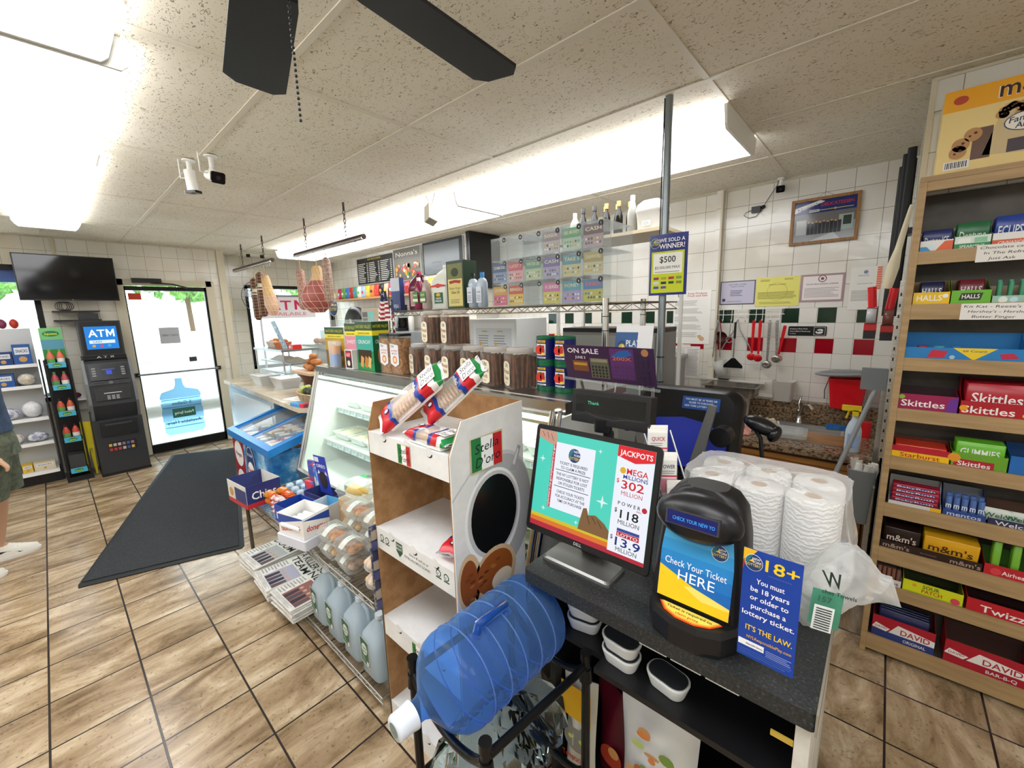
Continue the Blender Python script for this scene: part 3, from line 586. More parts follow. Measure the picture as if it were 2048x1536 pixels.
# bag: wrap of thin film around the rolls plus a gathered tail to the right
b = MB(); WR = WRAP; q = random.Random(5)
def bagpt(u, v):
    a = 2*PI*u; cx, cy = .226, -1.338; rx, ry = .198, .139
    e = 5.0; ca, sa = math.cos(a), math.sin(a)
    x = cx + rx*math.copysign(abs(ca)**(2/e), ca); y = cy + ry*math.copysign(abs(sa)**(2/e), sa)
    z = .902 + .27*v; k = 1 + .012*math.sin(17*a+6*v) + .01*math.sin(31*a-9*v)
    if ca < -.2: x -= .035*math.sin(PI*min(1, v*1.1))*(1-v)*-ca
    return (cx+(x-cx)*k, cy+(y-cy)*k, z)
b.grid(bagpt, 72, 12, WR)
b.grid(lambda u, v: tuple(Vector(bagpt(u, 1))*(1-v) + Vector((.226, -1.338, 1.182))*v + Vector((0, 0, .006*math.sin(12*PI*u)*math.sin(PI*v)))), 72, 5, WR)
bg = put(b, 'plastic_wrap', 'clear crinkled plastic wrapping around the paper towel rolls on the counter', 'plastic bag')
b = MB(); BAG = film('white_bag_film', 'f8faf9', .30, .25)
def tail(u, v):
    a = 2*PI*u; r = (.052+.056*math.sin(PI*min(1, v*1.0+.12)))*(1-.2*v**3); w_ = 1+.07*math.sin(5*a+4*v)-.07*abs(math.sin(4.5*a-5*v))+.05*abs(math.sin(8*a+9*v))+.025*math.sin(27*a+24*v)
    cx = .09-.125*v; return (cx - .025*math.sin(a), -1.115 + r*.75*w_*math.cos(a) - .03*v, 1.012 + r*w_*math.sin(a)+.008*v)
b.grid(tail, 90, 24, BAG); b.grid(lambda u, v: (tail(u, 1)[0]-.02*v, -1.145+(tail(u, 1)[1]+1.145)*(1-v), 1.0+(tail(u, 1)[2]-1.0)*(1-v*.95)), 60, 3, BAG)
b.grid(lambda u, v: tuple(Vector(tail(u, 0))*(1-v) + Vector((.12, -1.13, .99))*v), 60, 3, BAG)
f = b.frame((.036, -1.030, 1.0), (-1, -.3, -.1), (-.05, -.12, 1)); f.dl = .0006; g_ = film('green_bag_print', '5cab8c', .5, .3)
f.rect(-.035, -.03, .02, .05, g_, 6); f.text('W', .0, .062, .034, P('20342c'), 12, w=.034, shear=-.3); f.text('157', -.012, .026, .013, P('2c5a48'), 14); f.rect(-.028, -.04, .008, .016, P('e8ece8'), 10)
for k in range(9): f.rect(-.024, -.036+.0055*k, .004, -.0335+.0055*k, P('303c38'), 12)
f.text('ches Towels', .01, .046, .009, P('20342c'), 14, w=.06)
put(b, 'bag_tail', 'gathered white and green printed plastic bag end hanging off the counter corner', 'plastic bag')
# ================= WATER RACK AND BOTTLES =================
BLUEW = film('blue_polycarbonate', '84b8f2', .13, .04); BLUE2 = mat('pale_clear_plastic', 'dceef2', .04, 0, 1.0, 1.1)
t = thing('water_bottle_rack', 'black tubular steel rack holding large water bottles by the counter', 'rack', (0, 0, 0))
RB = mat('black_enamel_tube', '0d0d0e', .3, .3)
posts = [(.912, -.56), (.588, -.53), (.548, -.89), (.897, -.955)]
for x, y in posts:
    b = MB(); b.M = T(x, y, 0); b.tube([(0, 0, 0), (0, 0, .69)], .0125, RB, 12); b.cyl(.016, .675, .7, RB, 12); b.cyl(.019, .61, .65, RB, 12, r2=.016); b.build('post', t)
for zt in (.655, .30):
    b = MB()
    for (xa, ya), (xb, yb) in ((posts[1], posts[2]), (posts[0], posts[3])): b.tube([(xa, ya, zt), (xb, yb, zt)], .011, RB, 10)
    for (xa, ya), (xb, yb) in ((posts[0], posts[1]), (posts[3], posts[2])):
        pts = []
        for i in range(13):
            u = i/12; pts.append((xa+(xb-xa)*u, ya+(yb-ya)*u + (.0), zt-.075*math.sin(PI*u)**.6))
        b.tube(pts, .011, RB, 10)
    b.build('cradle', t)
def big_bottle(label, loc, m, facets=False, rot=0, capc='dfe8f4'):
    """lies on its side: neck towards +y"""
    t = thing('water_bottle', label, 'water bottle', loc); r = .127
    prof = [(.001, -.225), (.08, -.225), (r-.012, -.215), (r-.002, -.2), (r, -.19), (r, -.15), (r-.003, -.142), (r-.003, -.134), (r, -.126), (r, -.09), (r-.003, -.082), (r-.003, -.074), (r, -.066), (r, -.01), (r-.003, -.002), (r-.003, .006), (r, .014), (r, .05), (r-.003, .058), (r-.003, .066), (r, .074), (r, .12), (r-.008, .145), (r-.03, .172), (.06, .195), (.034, .21), (.027, .225), (.026, .25), (.03, .252), (.03, .258), (.026, .262), (.026, .285), (.001, .285)]
    b = MB(); b.M = R(-90, 'X') @ R(rot) @ (Matrix.Diagonal((1, 1, 1, 1)) if facets else I4)
    if facets:
        n = 14; rings = []
        zs = [-.225 + .42*i/12 for i in range(13)]
        rings = []
        for i, z in enumerate(zs):
            rr = r*(.9 if i == 0 else 1)*(1 if z < .12 else 1-.5*((z-.12)/.08)**1.5)
            rings.append([((rr-(.013 if (k+i) % 2 else 0))*math.cos(2*PI*(k+.5*(i % 2))/n), (rr-(.013 if (k+i) % 2 else 0))*math.sin(2*PI*(k+.5*(i % 2))/n), z) for k in range(n)])
        rings.append([(.028*math.cos(2*PI*k/n), .028*math.sin(2*PI*k/n), .22) for k in range(n)]); rings.append([(.027*math.cos(2*PI*k/n), .027*math.sin(2*PI*k/n), .285) for k in range(n)])
        b.loft(rings, m, False)
    else: b.lathe(prof, m, 40)
    b.build('bottle_body', t)
    b = MB(); b.M = R(-90, 'X'); b.lathe([(.034, .245), (.034, .248), (.031, .262), (.031, .29), (.028, .296), (.001, .297)], P(capc, .35), 24); b.lathe([(.018, .2975), (.001, .2976)], P('7a8c84', .4), 16); b.build('cap', t)
    return t
t = big_bottle('large blue water bottle with pale cap lying on top of the rack', (.757, -.705, .708), BLUEW)
b = MB(); b.M = T(0, 0, 0)
b.tube([(-.03, -.06, .105), (-.03, -.05, .135), (-.03, .05, .135), (-.03, .06, .105)], .013, mat('deep_blue_handle', '2a62b8', .1, 0, .6, 1.2), 10); b.build('handle', t)
b = MB()
for z in (-.15, -.09, -.03, .03, .09): b.tube([(.1275*math.cos(a), z, .1275*math.sin(a)) for a in [2*PI*i/36 for i in range(36)]], .0022, film('blue_rib', '9cc8f8', .25, .08), 5, closed=True)
b.build('rib_rings', t)
t.rotation_euler = (math.radians(-1.5), 0, math.radians(-2))
big_bottle('clear faceted water bottle lying in the lower cradle of the rack, nearer the counter', (.75, -.71, .37), BLUE2, True, 12, 'dfe8f4')
# ================= CARDBOARD COOKIE DISPLAY =================
KRAFT = noise_mat('kraft_cardboard', [(.4, '9a7248'), (.6, 'ad8458')], 20, 3, .85); CARD = noise_mat('white_coated_card', [(.4, 'dedfdd'), (.6, 'e9e9e7')], 9, 4, .5)
t = thing('cookie_display', 'white and brown cardboard cookie display stand with three open trays', 'display stand', (0, 0, 0))
XA, XB, YF, YB = .925, 1.39, -.74, -1.07
b = MB(); prof = [(YF, 0), (YF, 1.235), (-.79, 1.335), (YB, 1.35), (YB, 0)]
b.extr(prof, XA-.004, XA, CARD, 'x'); b.extr([(y, z) for y, z in prof], XA+.0002, XA+.004, KRAFT, 'x')
f = b.frame((XA-.004, YF, 0), (0, -1, 0), (0, 0, 1)); D = YF-YB
# printed picture: cup of coffee, pastries, flag badge
f.disc(.215, .985, .155, P('c9cacb'), 1, ry=.215, n=36); f.disc(.22, .98, .148, P('b0b2b4'), 2, ry=.205, n=36)
f.disc(.175, .985, .132, P('f2f2f2'), 3, ry=.165, n=36); f.disc(.175, .99, .12, P('c4c4c4'), 4, ry=.15, n=36); f.disc(.178, .99, .108, P('101112', .3), 5, ry=.137, n=36)
f.poly([(.255, 1.12), (.3, 1.2), (.315, 1.19), (.285, 1.11)], P('a4a6a8'), 5); f.poly([(.27, 1.14), (.298, 1.19), (.305, 1.18), (.282, 1.13)], P('d4d5d6'), 6)
f.poly([(.0, 1.09), (.08, 1.16), (.08, 1.168), (.0, 1.1)], P('c6c7c8'), 1)
for cx, cy, rx, ry, c_ in ((.052, .80, .05, .10, 'd6b890'), (.05, .80, .038, .08, '8e4a1c'), (.17, .775, .105, .1, 'd6b890'), (.168, .785, .088, .075, '95501f'), (.2, .745, .05, .035, 'e8d8b8')): f.disc(cx, cy, rx, P(c_), 6 + (['d6b890', '8e4a1c', '95501f', 'e8d8b8'].index(c_)), ry=ry, n=24)
for k in range(14):
    q = random.Random(k); f.disc(.05+q.uniform(-.03, .14), .78+q.uniform(-.05, .05), .012, P(q.choice(['7a3a14', 'b06a30', '6a3010'])), 10, ry=.005, n=8)
def stella(f, x, y, w, h, l=6):
    f.poly([(x-w/2, y-h/2), (x+w/2, y-h/2*.9), (x+w/2, y+h/2), (x-w/2, y+h/2*.9)], P('c9b88a'), l); w2, h2 = w*.94, h*.94
    for a, b_, c_ in ((-.5, -.19, '1f7a3a'), (-.19, .2, 'f4f4f2'), (.2, .5, 'c22127')): f.rect(x+w2*a, y-h2/2*.95, x+w2*b_, y+h2/2*.95, P(c_), l+1)
    f.text('Stella', x, y+h*.06, h*.26, P('141414'), l+2, w=w*.74, rot=6, shear=.25, bold=False); f.text("D'oro", x+w*.02, y-h*.32, h*.28, P('141414'), l+2, w=w*.76, rot=6, shear=.25, bold=False)
stella(f, .15, 1.215, .145, .12, 8)
b.build('side_panel', t)
b = MB(); b.extr([(YF, 0), (YF, 1.235), (-.77, 1.34), (YB, 1.35), (YB, 0)], XB-.004, XB, KRAFT, 'x'); b.build('side_panel', t)
b = MB(); b.box(XA+.0045, XB-.0045, YB, YB+.004, 0, 1.35, KRAFT); b.tube([(1.33, YB+.03, 1.345), (1.34, YB+.05, 1.35), (1.33, YB+.07, 1.33)], .002, BLACK, 6); b.build('back_panel', t)
def tab(f, x, y, r):
    f.disc(x, y, r, P('2a221c', .9), 1, n=16, a0=180, a1=360, ry=r*.8); f.disc(x-.004, y+.006, r, CARD, 2, n=20)
for k, (zb, zt) in enumerate(((1.155, 1.238), (.772, .86), (.395, .478), (.0, .085))):
    b = MB(); x0, x1 = XA+.0045, XB-.0045
    b.box(x0, x1, YB+.005, YF-.004, zt-.006, zt-.002, CARD if k < 3 else CARD); b.box(x0, x1, YF-.004, YF, zb, zt, CARD)
    f = b.frame((1.16, YF, 0), (-1, 0, 0), (0, 0, 1))
    for xx in (-.12, .02, .14): tab(f, xx, zt-.012, .016)
    if k == 0 or k == 2: stella(f, -.0 if k else -.0, (zb+zt)/2-.004, .075, .075, 3)
    if k == 1:
        for xx in (-.19, -.155, .15, .19): f.disc(xx, .825, .013, P('2c4a38'), 1); f.disc(xx, .825, .009, P('e6e6e4'), 2); f.rect(xx-.014, .806, xx+.014, .811, P('2c4a38'), 1); f.text('K', xx, .821, .008, P('2c4a38'), 3)
        f.poly([(-.095, .845), (-.055, .845), (-.055, .81), (-.075, .79), (-.095, .81)], P('24503a'), 1); f.text('DONE', -.075, .83, .009, P('f0f0ee'), 2, w=.033); f.text('RIGHT', -.075, .816, .009, P('f0f0ee'), 2, w=.033)
        f.text('Share & tell us at', .04, .822, .010, P('5a5a58'), 1, w=.11, bold=False, shear=.3); f.text('f/STELLADOROCOOKIES', .03, .803, .010, P('30302e'), 1, w=.15, bold=False)
    if k == 3: f.poly([(-.095+.2, .08), (-.055+.2, .08), (-.055+.2, .03), (-.075+.2, .01), (-.095+.2, .03)], P('24503a'), 1); f.text('DONE', .125, .05, .014, P('f0f0ee'), 2, w=.033)
    b.build('tray', t)
# cookie packages
def lean(A_, B_, up):
    Y = (Vector(B_)-Vector(A_)).normalized(); X = Y.cross(Vector(up)).normalized(); Z = X.cross(Y)
    return Matrix((X, Y, Z)).transposed().to_euler()
def cookies(label, loc, eul, kind=0, L=.27, w=.10, h=.045, grp=None):
    t = thing('cookie_package', label, 'cookies', loc, group=grp); t.rotation_euler = [math.radians(a) for a in eul] if isinstance(eul, tuple) else eul
    b = MB()
    for i in range(9): b.sph((0, -L*.26+i*L*.052, h*.5), (w*.42, L*.022, h*.33), noise_mat('golden_cookie', [(.3, 'b98344'), (.7, 'dcb478')], 60, 3, .8, bump=.3), 10)
    b.build('cookie_row', t)
    b = MB(); b.rbox(-w/2+.003, w/2-.003, -L/2+.02, L/2-.02, .0, .012, .01, P('e9e7e2', .4)); b.build('tray', t)
    b = MB(); RD = mat('red_wrapper', 'c8202a', .25); BL = mat('blue_wrapper', '1c3a90', .25); SV = mat('silver_film', 'd8d8da', .2, .4)
    def prof(y):
        e = min(1, (L/2-abs(y))/.035); e = max(e, 0)**.5
        pts = []
        for i in range(16):
            a = 2*PI*i/16; ca, sa = math.cos(a), math.sin(a); kx = math.copysign(abs(ca)**.5, ca)*w/2; kz = math.copysign(abs(sa)**.6, sa)*h/2*(.08+.92*e)
            pts.append((kx, y+.004*math.sin(5*a), h/2+kz+.0018*math.sin(9*a+y*80)))
        return pts
    def seg(y0, y1, m, n=4): b.loft([prof(y0+(y1-y0)*i/n) for i in range(n+1)], m, True, False)
    seg(-L/2-.012, -L/2, SV, 1); seg(-L/2, -L/2+.055, RD); seg(-L/2+.055, -L/2+.07, BL, 2); seg(-L/2+.07, L*.12, WRAP, 6); seg(L*.12, L*.19, BL, 2); seg(L*.19, L*.33, RD); seg(L*.33, L*.42, mat('white_wrapper', 'eeeeea', .25), 2); seg(L*.42, L/2, mat('green_wrapper', '1f8a48', .25), 2); seg(L/2, L/2+.012, SV, 1)
    f = b.frame((0, 0, h+.0025), (0, 1, 0), (-1, 0, 0)); f.rect(L*.22, -w*.36, L*.46, w*.36, P('f0f0ee'), 1); f.text('Stella', L*.34, .004, .026, P('141414'), 2, w=L*.2, shear=.25, bold=False); f.text("D'oro", L*.34, -.03, .026, P('141414'), 2, w=L*.2, shear=.25, bold=False)
    f.disc(-L*.33, 0, .012, P('141c50'), 2); f.disc(-L*.33, 0, .008, P('f0f0f0'), 3); f.text('Original', L*.155, 0, .012, P('f0f0f0'), 2, rot=90, w=.05)
    b.build('wrapper', t)
    return t
cookies('front leaning cookie package, its red end on the top tray lip', (1.22, -.84, 1.352), lean((1.31, -.77, 1.25), (1.13, -.90, 1.435), (-.1, .6, .75)), L=.29, w=.11)
cookies('cookie package leaning behind the front one on the display top', (1.10, -.93, 1.375), lean((1.17, -.82, 1.26), (1.03, -.95, 1.435), (-.1, .6, .75)), L=.26, w=.1)
cookies('cookie package lying flat in the top tray near the coffee cup panel', (1.065, -.80, 1.2395), (0, 0, 88), L=.22, w=.1)
cookies('cookie package lying in the middle tray at the right', (1.01, -.845, .8615), (0, 0, 195), L=.15, w=.09)
cookies('cookie package standing at the back of the middle tray', (1.01, -1.0, .8615), (0, 0, 90), L=.12, w=.09, h=.09)
cookies('cookie package in the third tray from the top', (1.04, -.95, .479), (0, 0, 80), L=.13, w=.1)
cookies('maroon end of a cookie package in the lowest tray', (1.05, -.86, .0865), (0, 0, 15), L=.22, w=.1)
# ================= DELI CASE =================
SS = mat('satin_steel', 'b4b4b2', .3, 1.0); CASEIN = mat('case_liner_white', 'ecf0ea', .35); GTINT = film('green_tinted_glass', 'f0faf6', .04, .03)
CX0, CX1 = 1.0, 3.34; YG = lambda z: -1.39 + (1.24-z)*.293
t = thing('deli_case', 'long stainless refrigerated deli case with slanted glass front under the pretzel jars', 'display case', (0, 0, 0))
b = MB(); b.box(CX0-.03, CX1+.05, -1.95, -1.45, 1.235, 1.275, SS); b.box(CX0-.03, CX1+.05, -1.46, -1.405, 1.22, 1.272, SS); b.build('top_counter', t)
b = MB(); b.box(CX0, CX1, -1.93, -1.17, 0, .48, SS); b.box(CX0, CX1, -1.93, -1.88, .48, 1.235, CASEIN); b.box(CX0+.01, CX1-.01, -1.88, -1.19, .481, .49, CASEIN); b.build('base', t)
for xa, m_ in ((CX0, CASEIN), (CX1-.04, CASEIN)):
    b = MB(); b.extr([(-1.88, .49), (YG(.49)-.02, .49), (YG(1.2)-.02, 1.2), (-1.88, 1.2)], xa, xa+.04, m_, 'x'); b.build('end_panel', t)
    b = MB(); b.tube([(xa+.02, YG(.48), .48), (xa+.02, YG(1.235), 1.235)], .016, CHROME, 10); b.tube([(xa-.015, YG(.48), .48), (xa-.015, YG(1.235), 1.235)], .01, CHROME, 8); b.build('corner_post', t)
b = MB(); b.add([(CX0+.04, YG(.5), .5), (CX1-.04, YG(.5), .5), (CX1-.04, YG(1.22), 1.22), (CX0+.04, YG(1.22), 1.22)], [(0, 1, 2, 3)], GTINT); b.build('front_glass', t)
b = MB(); 
for z in (1.205, 1.17): b.box(CX0+.04, CX1-.04, YG(z)-.03, YG(z)-.01, z, z+.015, CHROME)
b.box(CX0+.04, CX1-.04, YG(.5)-.005, YG(.5)+.03, .47, .505, SS); b.build('glass_rail', t)
b = MB(); b.box(CX0+.06, CX1-.06, -1.6, -1.5, 1.16, 1.2, mat('lit_case_tube', 'ffffff', .4, emis='f8fffa', estr=14.0)); b.build('case_light', t)
TAG = mat('price_tag', 'dce8f0', .5)
for z, ya in ((.94, -1.5), (.70, -1.38)):
    b = MB(); b.box(CX0+.05, CX1-.05, -1.86, ya, z-.012, z, CASEIN); f = b.frame((CX1-.05, ya+.002, z-.05), (-1, 0, .0), (0, -.25, 1)); f.rect(0, 0, CX1-CX0-.1, .05, P('b8c8c4', .2), 1)
    q = random.Random(int(z*100))
    for k in range(22): x = .04+.1*k; f.rect(x, .004, x+.065, .044, TAG, 2); f.lines(x+.006, .012, x+.06, .038, 3, P('6a7684'), 3, seed=k)
    b.build('shelf', t)
# trays of salads and cheeses in the case
FOODC = ['d8cfa0', 'e6dfc4', 'c9b88a', 'd0d4b4', 'b89468', 'e0d6b0']
for z, y0, n in ((.945, -1.55, 9), (.705, -1.45, 9)):
    for k in range(0 if z > .9 else 2, n):
        c_ = FOODC[(k*5+int(z*10)) % 6]; b = MB(); b.loft([[(x*s, y*s, zz) for x, y in rrect(-.11, .11, -.12, .1, .02, 3)] for zz, s in ((0, .8), (.05, 1), (.053, 1.05), (.05, .96), (.035, .94))], P('e8ece8', .3), False, False)
        fm = noise_mat('deli_food_'+c_, [(.35, c_), (.65, 'f0ead4')], 35, 4, .6, bump=.6)
        b.grid(lambda u, v: (.2*(u-.5), .2*(v-.5)-.01, .036+.028*math.sin(PI*u)*math.sin(PI*v)+.004*math.sin(21*u+k)*math.sin(17*v)), 10, 8, fm)
        put(b, 'deli_tray', 'white tray of deli salad on the ' + ('upper' if z > .9 else 'middle') + ' shelf inside the glass case', 'tray', (CX0+.19+.24*k, y0-.07, z+.0005), 0, 'deli trays on the %s case shelf' % ('upper' if z > .9 else 'middle'))
for k, (x, c_, l_) in enumerate(((2.55, 'd8c48c', 'tan fish and bread trays'), (2.15, 'c9d27a', 'green salad platters'), (1.75, 'd88a3c', 'orange salad platters'), (1.3, 'd8552c', 'red orange packs'))):
    for j in range(2):
        b = MB(); b.rbox(-.13, .13, -.1, .1, 0, .03, .03, P('1c1c1c', .4)); fm = noise_mat('platter_food_'+c_, [(.3, c_), (.5, 'e6e0c0'), (.7, '8a7a4c')], 22, 4, .6, bump=.8)
        b.grid(lambda u, v: (.24*(u-.5), .18*(v-.5), .03+.04*math.sin(PI*u)*math.sin(PI*v)), 12, 8, fm); b.grid(lambda u, v: (.25*(u-.5), .19*(v-.5), .035+.05*(math.sin(PI*u)*math.sin(PI*v))**.5), 12, 8, CLEAR)
        f = b.frame((.02, .0, .086), (-1, 0, 0), (0, -1, 0)); f.rect(-.03, -.02, .03, .02, P('28b05c' if k in (0, 1) else 'e8e6dc', .5), 1)
        put(b, 'food_platter', 'clear platter of %s low in the glass case, %s' % (l_.split(' pl')[0].split(' tr')[0], 'near the glass' if j == 0 else 'farther back'), 'food', (x, -1.31-.22*j, .491), 0)
lm = None
for k in range(9):
    x, y, z = 1.08+.075*(k % 3), -1.33-.06*(k//3 % 2), .52+.06*(k//6)+.03*(k % 2)
    b = MB()
    if lm is None:
        b.sph((0, 0, 0), (.04, .033, .033), noise_mat('lemon_skin', [(.4, 'e8b80c'), (.6, 'f6d42c')], 60, 2, .45, bump=.2), 14); lm = put(b, 'lemon', 'yellow lemon in the pile at the near end of the glass case', 'fruit', (1.2, -1.44, .739), 0, 'lemons in the glass case')
    else: o = lm.copy(); COL.objects.link(o); o.location = (1.2+.09*(k % 3), -1.44-.078*(k//3), .739); o.rotation_euler = (0, 0, k)
# ================= ON THE CASE TOP =================
ZT = 1.2755
def carton(label, x0, x1, y0, d, h, col, art, side=None, name='snack_carton', z=ZT, cat='carton'):
    w = x0-x1; b = MB(); b.box(-w/2, w/2, -d, 0, 0, h, P(col, .35)); f = b.frame((0, 0, 0), (-1, 0, 0), (0, 0, 1)); f.dl = .0004
    art(f, w, h)
    if side: side(b.frame((-w/2, 0, 0), (0, -1, 0), (0, 0, 1)), d, h)
    return put(b, name, label, cat, ((x0+x1)/2, y0, z))
def nv(c1, c2, word, cut=False, tint='e8d820'):
    def art(f, w, h):
        f.rect(-w/2, h*.82, w/2, h, P('20401c', .35), 1); f.rect(-w/2, h*.72, w/2, h*.82, P(tint, .35), 1); f.text('NATURE VALLEY', 0, h*.87, h*.07, P('b8b82c'), 2, w=w*.9); f.text('GRANOLA BARS', 0, h*.745, h*.04, P('20401c'), 2, w=w*.7)
        f.rect(-w/2, h*.4, w/2, h*.72, P(c1, .35), 1); f.text(word, 0, h*.55, h*.08, P('f0f4f0'), 2, w=w*.75, bold=False); f.rect(-w/2, 0, w/2, h*.4, P(c2, .35), 1)
        if cut: f.rect(-w*.42, h*.14, w*.38, h*.42, P('3a2c1c', .8), 2)
        for i, (a, c_) in enumerate(((-.2, 'd8a050'), (.05, 'c0803c'), (.25, 'e0b870'))): f.poly([(w*(a-.12), h*.08), (w*(a+.04), h*.04), (w*(a+.12), h*.25), (w*(a-.04), h*.3)], P(c_), 3+i)
    return art
carton('yellow granola bar carton at the far left end of the case top', 3.37, 3.05, -1.5, .1, .3, 'e8e8e0', nv('b8921c', '7a5a10', 'SWEET'))
carton('small white and red chocolate candy carton in front of the yellow granola carton', 2.97, 2.86, -1.455, .05, .14, 'e8e6e4', A(('r', .1, .05, .9, .95, '3a1418'), ('r', .2, .6, .8, .9, 'c81c34'), ('t', 'KIT', .5, .65, .16, 'f4f4f4', .5), ('d', .5, .3, .15, 'e8e0dc')))
b = MB(); b.rbox(-.055, .055, -.03, .03, 0, .2, .02, WRAP); b.rbox(-.05, .05, -.026, .026, .01, .1, .02, P('4a8ac8')); b.rbox(-.05, .05, -.026, .026, .1, .16, .02, P('d89a5c')); put(b, 'snack_tub', 'clear snack tub with blue and orange packs leaning on the yellow granola carton', 'tub', (3.14, -1.462, ZT), 0)
carton('pink and orange granola bar carton left of the green ones on the case top', 3.03, 2.86, -1.5, .1, .33, 'e8e8e0', nv('d88a9c', 'd87a2c', 'SWEET'))
carton('teal and dark green granola bar carton with cut out front next to the nut jars', 2.85, 2.62, -1.49, .13, .34, '145c34', nv('3ca898', '1c8a4c', 'CRUNCHY', True), lambda f, d, h: (f.rect(0, h*.82, d, h, P('20401c'), 1), f.rect(0, h*.72, d, h*.82, P('d8c820'), 1), f.text('NATURE VALLEY', d/2, h*.88, h*.06, P('b8b82c'), 2, w=d*.9), f.text('CRUNCHY', d*.5, h*.56, h*.08, P('e8f0ea'), 2, w=d*.7, bold=False), f.disc(d*.4, h*.3, .02, P('b87a3c'), 2, ry=.06)))
PRZ = noise_mat('pretzel_brown', [(.3, '3c2010'), (.6, '7a4a24')], 30, 4, .45); NUT = noise_mat('nut_brown', [(.3, '6a3c1c'), (.55, 'b07c44'), (.7, 'd8b07c')], 45, 4, .5, bump=1.0)
JR = film('jar_plastic', 'f4f0ea', .05, .05)
def pretzel_jar(label, loc, rz=0):
    t = thing('pretzel_jar', label, 'jar', loc, rz, 'pretzel rod jars on the deli case')
    b = MB(); sq = lambda s: [(x*s, y*s) for x, y in rrect(-.072, .072, -.072, .072, .03, 4)]
    b.loft([[(x, y, z) for x, y in sq(s)] for z, s in ((0, .96), (.008, 1), (.165, 1), (.175, .95), (.18, .9))], JR, True); jb_ = b.build('jar_body', t)
    b = MB(); b.lathe([(.066, .178), (.068, .18), (.068, .198), (.066, .2), (.001, .2)], film('jar_lid_clear', 'ece8e4', .35, .15), 28); b.build('lid', t)
    b = MB(); q = random.Random(3)
    for k in range(34):
        i, j = k % 6, k//6; x, y = -.055+.022*i, -.055+.022*j; tx, ty = q.uniform(-.022, .022), q.uniform(-.012, .012)
        cl = lambda v: max(-.06, min(.06, v)); b.tube([(x, y, .006), (cl(x+tx), cl(y+ty), .16)], .0085, PRZ, 6)
    b.build('pretzel_rods', t)
    b = MB(); f = b.frame((0, .0725, 0), (-1, 0, 0), (0, 0, 1)); pl = [(-.045, .02), (-.02, .01), (.02, .01), (.045, .02), (.05, .035), (.05, .115), (.045, .13), (.02, .14), (-.02, .14), (-.045, .13), (-.05, .115), (-.05, .035)]
    f.poly(pl, P('7a2420'), 1); f.poly([(x*.95, (y-.075)*.95+.075) for x, y in pl], P('f0e8cc'), 2); f.text('Utz', 0, .108, .022, P('14182c'), 3, w=.04); f.text('Pretzel', 0, .075, .022, P('902820'), 3, w=.078); f.text('Rods', 0, .043, .022, P('902820'), 3, w=.05); f.lines(-.02, .022, .02, .034, 2, P('6a6048'), 3)
    b.build('label', jb_); return t
pj = pretzel_jar('leftmost pretzel rod jar of the lower row, next to the nut jars', (2.195, -1.585, ZT), -20)
for k, (x, lab) in enumerate(((2.03, 'second pretzel rod jar of the lower row from the nut jars'), (1.865, 'third pretzel rod jar of the lower row from the nut jars'), (1.70, 'pretzel rod jar of the lower row partly behind the cookie package'), (1.535, 'wide viewed pretzel rod jar, second from the tomato tins'), (1.37, 'pretzel rod jar with full label right beside the tomato tins'))): dup(pj, (x, -1.585, ZT), -16 if k < 4 else -30, lab)
dup(pj, (2.05, -1.59, ZT+.2005), -16, 'left pretzel rod jar of the upper pair stacked on the row'); dup(pj, (1.865, -1.59, ZT+.2005), -20, 'right pretzel rod jar of the upper pair stacked on the row')
def nut_jar(label, loc):
    t = thing('nut_jar', label, 'jar', loc); b = MB(); b.rbox(-.062, .062, -.05, .05, 0, .245, .015, JR); jb_ = b.build('jar_body', t)
    b = MB(); b.rbox(-.062, .062, -.05, .05, .2455, .262, .015, BLACK); b.build('lid', t); b = MB(); b.rbox(-.056, .056, -.045, .045, .004, .23, .015, NUT); b.build('nut_mix', t)
    b = MB(); f = b.frame((0, .0505, 0), (-1, 0, 0), (0, 0, 1)); f.poly([(-.05, .07), (.0, .05), (.045, .07), (.045, .19), (-.05, .2)], P('e4e6ea'), 1); f.text('Utz', -.02, .175, .018, P('1c3070'), 2, w=.035); f.text('pretzel', 0, .15, .012, P('d85a2c'), 2, w=.07); f.text('MIXES', 0, .13, .012, P('e08a6c'), 2, w=.06); f.disc(0, .095, .025, P('d8803c'), 2); f.disc(0, .095, .016, P('f0d8b0'), 3)
    b.build('label', jb_); return t
nut_jar('nut mix jar with black lid beside the dark green granola carton', (2.47, -1.53, ZT)); nut_jar('nut mix jar with black lid beside the leftmost pretzel jar', (2.345, -1.53, ZT))
